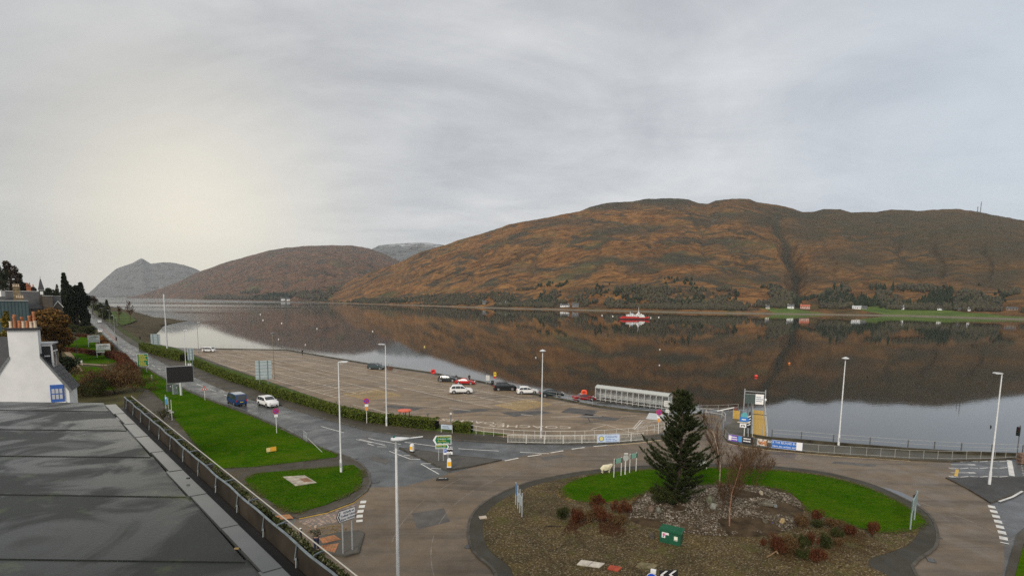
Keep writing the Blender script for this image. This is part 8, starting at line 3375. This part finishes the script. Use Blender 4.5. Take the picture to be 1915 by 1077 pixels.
def litter(poly_or_line, n, width, z, size, m_, seed, name='leaf_litter'):
    rg = np.random.default_rng(seed)
    P = [Vector((q.x, q.y)) for q in poly_or_line]
    L = [(b_ - a).length for a, b_ in zip(P, P[1:])]
    T = sum(L)
    out = []
    for _ in range(n):
        t_ = rg.random() * T
        i = 0
        while t_ > L[i] and i < len(L) - 1:
            t_ -= L[i]
            i += 1
        a, b_ = P[i], P[i + 1]
        d = (b_ - a).normalized()
        q = a + d * t_ + Vector((-d.y, d.x)) * (rg.normal() * width)
        if noise.noise(Vector((q.x * .4, q.y * .4, seed))) > -.15:
            out.append((q.x, q.y, z + .01 * rg.random()))
    P3 = np.array(out)
    T3 = leaves(P3, size, up=2.0, rg=rg)
    # lay the leaves nearly flat
    ang = rg.random(len(P3)) * 6.28
    s = size * (.5 + rg.random(len(P3)))
    T3 = np.stack([P3 + np.column_stack([np.cos(ang + k * 2.1) * s, np.sin(ang + k * 2.1) * s, .02 * rg.random(len(P3))]) for k in range(3)], axis=1)
    return stuff(soup(name, T3, m_))


litter(gl(RE[8:14], .13), 900, .22, .135, .06, FALL, 1)
litter(gl([(560, 752), (640, 777), (720, 791), (800, 807), (870, 813)], .13), 600, .6, .14, .06, FALL, 2)
litter(gl([(1370, 830), (1435, 838), (1560, 849), (1700, 859)], .13), 700, .5, .135, .05, FALL, 3)
litter(gl([(430, 880), (500, 925), (560, 965)], .11), 500, .6, .115, .05, FALL, 4)
litter(gl([(575, 985), (640, 985), (600, 1010)], .02), 260, .8, .03, .06, FALL, 5)
litter(gl([(1062, 978), (1110, 985), (1165, 985)], .13), 3000, 1.0, .135, .06, leafmat('red_litter', [(.03, .012, .008), (.06, .024, .012), (.09, .045, .02)], .9, 2.0), 6)
litter(gl([(1440, 1030), (1500, 1030), (1570, 1010), (1630, 1000)], .13), 4200, 1.1, .135, .06, leafmat('brown_litter', [(.03, .016, .008), (.07, .036, .015), (.11, .065, .025), (.05, .05, .012)], .9, 2.0), 7)
litter(gl([(1052, 915), (1060, 930), (1090, 938), (1140, 940), (1200, 926)], .13), 900, .35, .14, .06, FALL, 8)
GD = 'drain covers in the roads'
for lb, px, py, rz in (('dark drain cover at the kerb of the road bend by the lawn tip', 664, 857.5, .5), ('dark drain cover by the double yellow lines', 702, 901, .1), ('dark drain cover at the left foot of the roundabout kerb', 877, 1021, 1.2), ('dark drain cover at the right foot of the roundabout kerb', 1752, 1003, 1.3), ('dark drain cover at the lower right of the roundabout kerb', 1741, 1047, 1.1)):
    q = g(px, py, .012)
    t = thing('drain_cover', lb, 'drain', q, rz, GD)
    MB().box((0, 0, .01), (.72, .5, .02)).build('frame', BLACK, t)
    br = MB().box((0, 0, .024), (.05, .42, .012))
    f_ = None
    for i in range(6):
        o = br.build('bar', DKMET, t, loc=(-.27 + .108 * i, 0, 0)) if f_ is None else twin(f_, t, (-.27 + .108 * i, 0, 0))
        f_ = f_ or o

# repairs and seams in the road surfaces
b = MB()
for r_, a0_, a1_, w_ in ((23.3, -40, 62, .07), (25.6, -30, 75, .05), (21.6, 95, 205, .06), (24.6, 100, 190, .05)):
    n = 40
    P = [Vector((ic.x + r_ * math.cos(R(a0_ + (a1_ - a0_) * i / n)), ic.y + r_ * math.sin(R(a0_ + (a1_ - a0_) * i / n)))) for i in range(n + 1)]
    for i, (a, c) in enumerate(zip(P, P[1:])):
        if noise.noise(Vector((i * .3, r_, 1))) > -.2:
            b.line(a, c, w_ * (1 + .6 * noise.noise(Vector((i, r_, 0)))), .0165)
struct(b.build('road_seam', mat((.20, .165, .135), .6, .4, 1.5, world=True, key='pale_seam')))
b = MB()
DKP = mat((.058, .052, .046), .6, .4, .8, world=True, key='patch_repair')
for q4 in ([(1065, 762), (1120, 768), (1108, 777), (1048, 771)], [(1095, 774), (1160, 782), (1150, 787), (1080, 780)], [(935, 771), (1010, 768), (1035, 772), (960, 779)], [(730, 757), (790, 763), (775, 768), (716, 761)], [(845, 768), (905, 764), (915, 768), (850, 774)]):
    b.sheet(gl(q4), .0245)
for pts in ([(770, 775), (850, 770), (930, 764)], [(800, 782), (900, 775), (980, 780)], [(1085, 793), (1140, 785), (1175, 780)], [(1098, 778), (1104, 790)], [(640, 700), (760, 728), (860, 752)]):
    P = gl(pts)
    for a, c in zip(P, P[1:]):
        for k in range(8):
            b.line(a.lerp(c, k / 8), a.lerp(c, (k + 1) / 8), .10 + .25 * random.random(), .0248)
struct(b.build('tarmac_repair', DKP))
b = MB()
for q4 in ([(700, 852), (730, 860), (722, 868), (690, 858)], [(1010, 856), (1050, 849), (1060, 853), (1018, 861)], [(1560, 862), (1640, 868), (1636, 873), (1556, 866)], [(770, 960), (830, 950), (842, 975), (780, 990)], [(1300, 790), (1335, 792), (1338, 801), (1298, 799)]):
    b.sheet(gl(q4), .0135)
struct(b.build('tarmac_repair', mat((.075, .066, .056), .55, .35, .8, world=True, key='patch_repair')))

WEDGE = leafmat('worn_grass', [(.05, .045, .012), (.085, .075, .02), (.06, .085, .012), (.04, .09, .008)], .9, 1.2)
litter(L1 + L1[:1], 5200, .22, .165, .07, WEDGE, 21, 'grass')
litter(L2 + L2[:1], 3200, .22, .165, .07, WEDGE, 22, 'grass')
litter(smooth_loop(LAWNI, 3), 5200, .22, .17, .07, WEDGE, 23, 'grass')
q = inpoly(L1, 260)
stone_soup('clover', [(x, y) for x, y in q], .03, .07, leafmat('pale_weed', [(.10, .13, .03), (.22, .24, .14)], .9), 24, lambda x, y: .165)
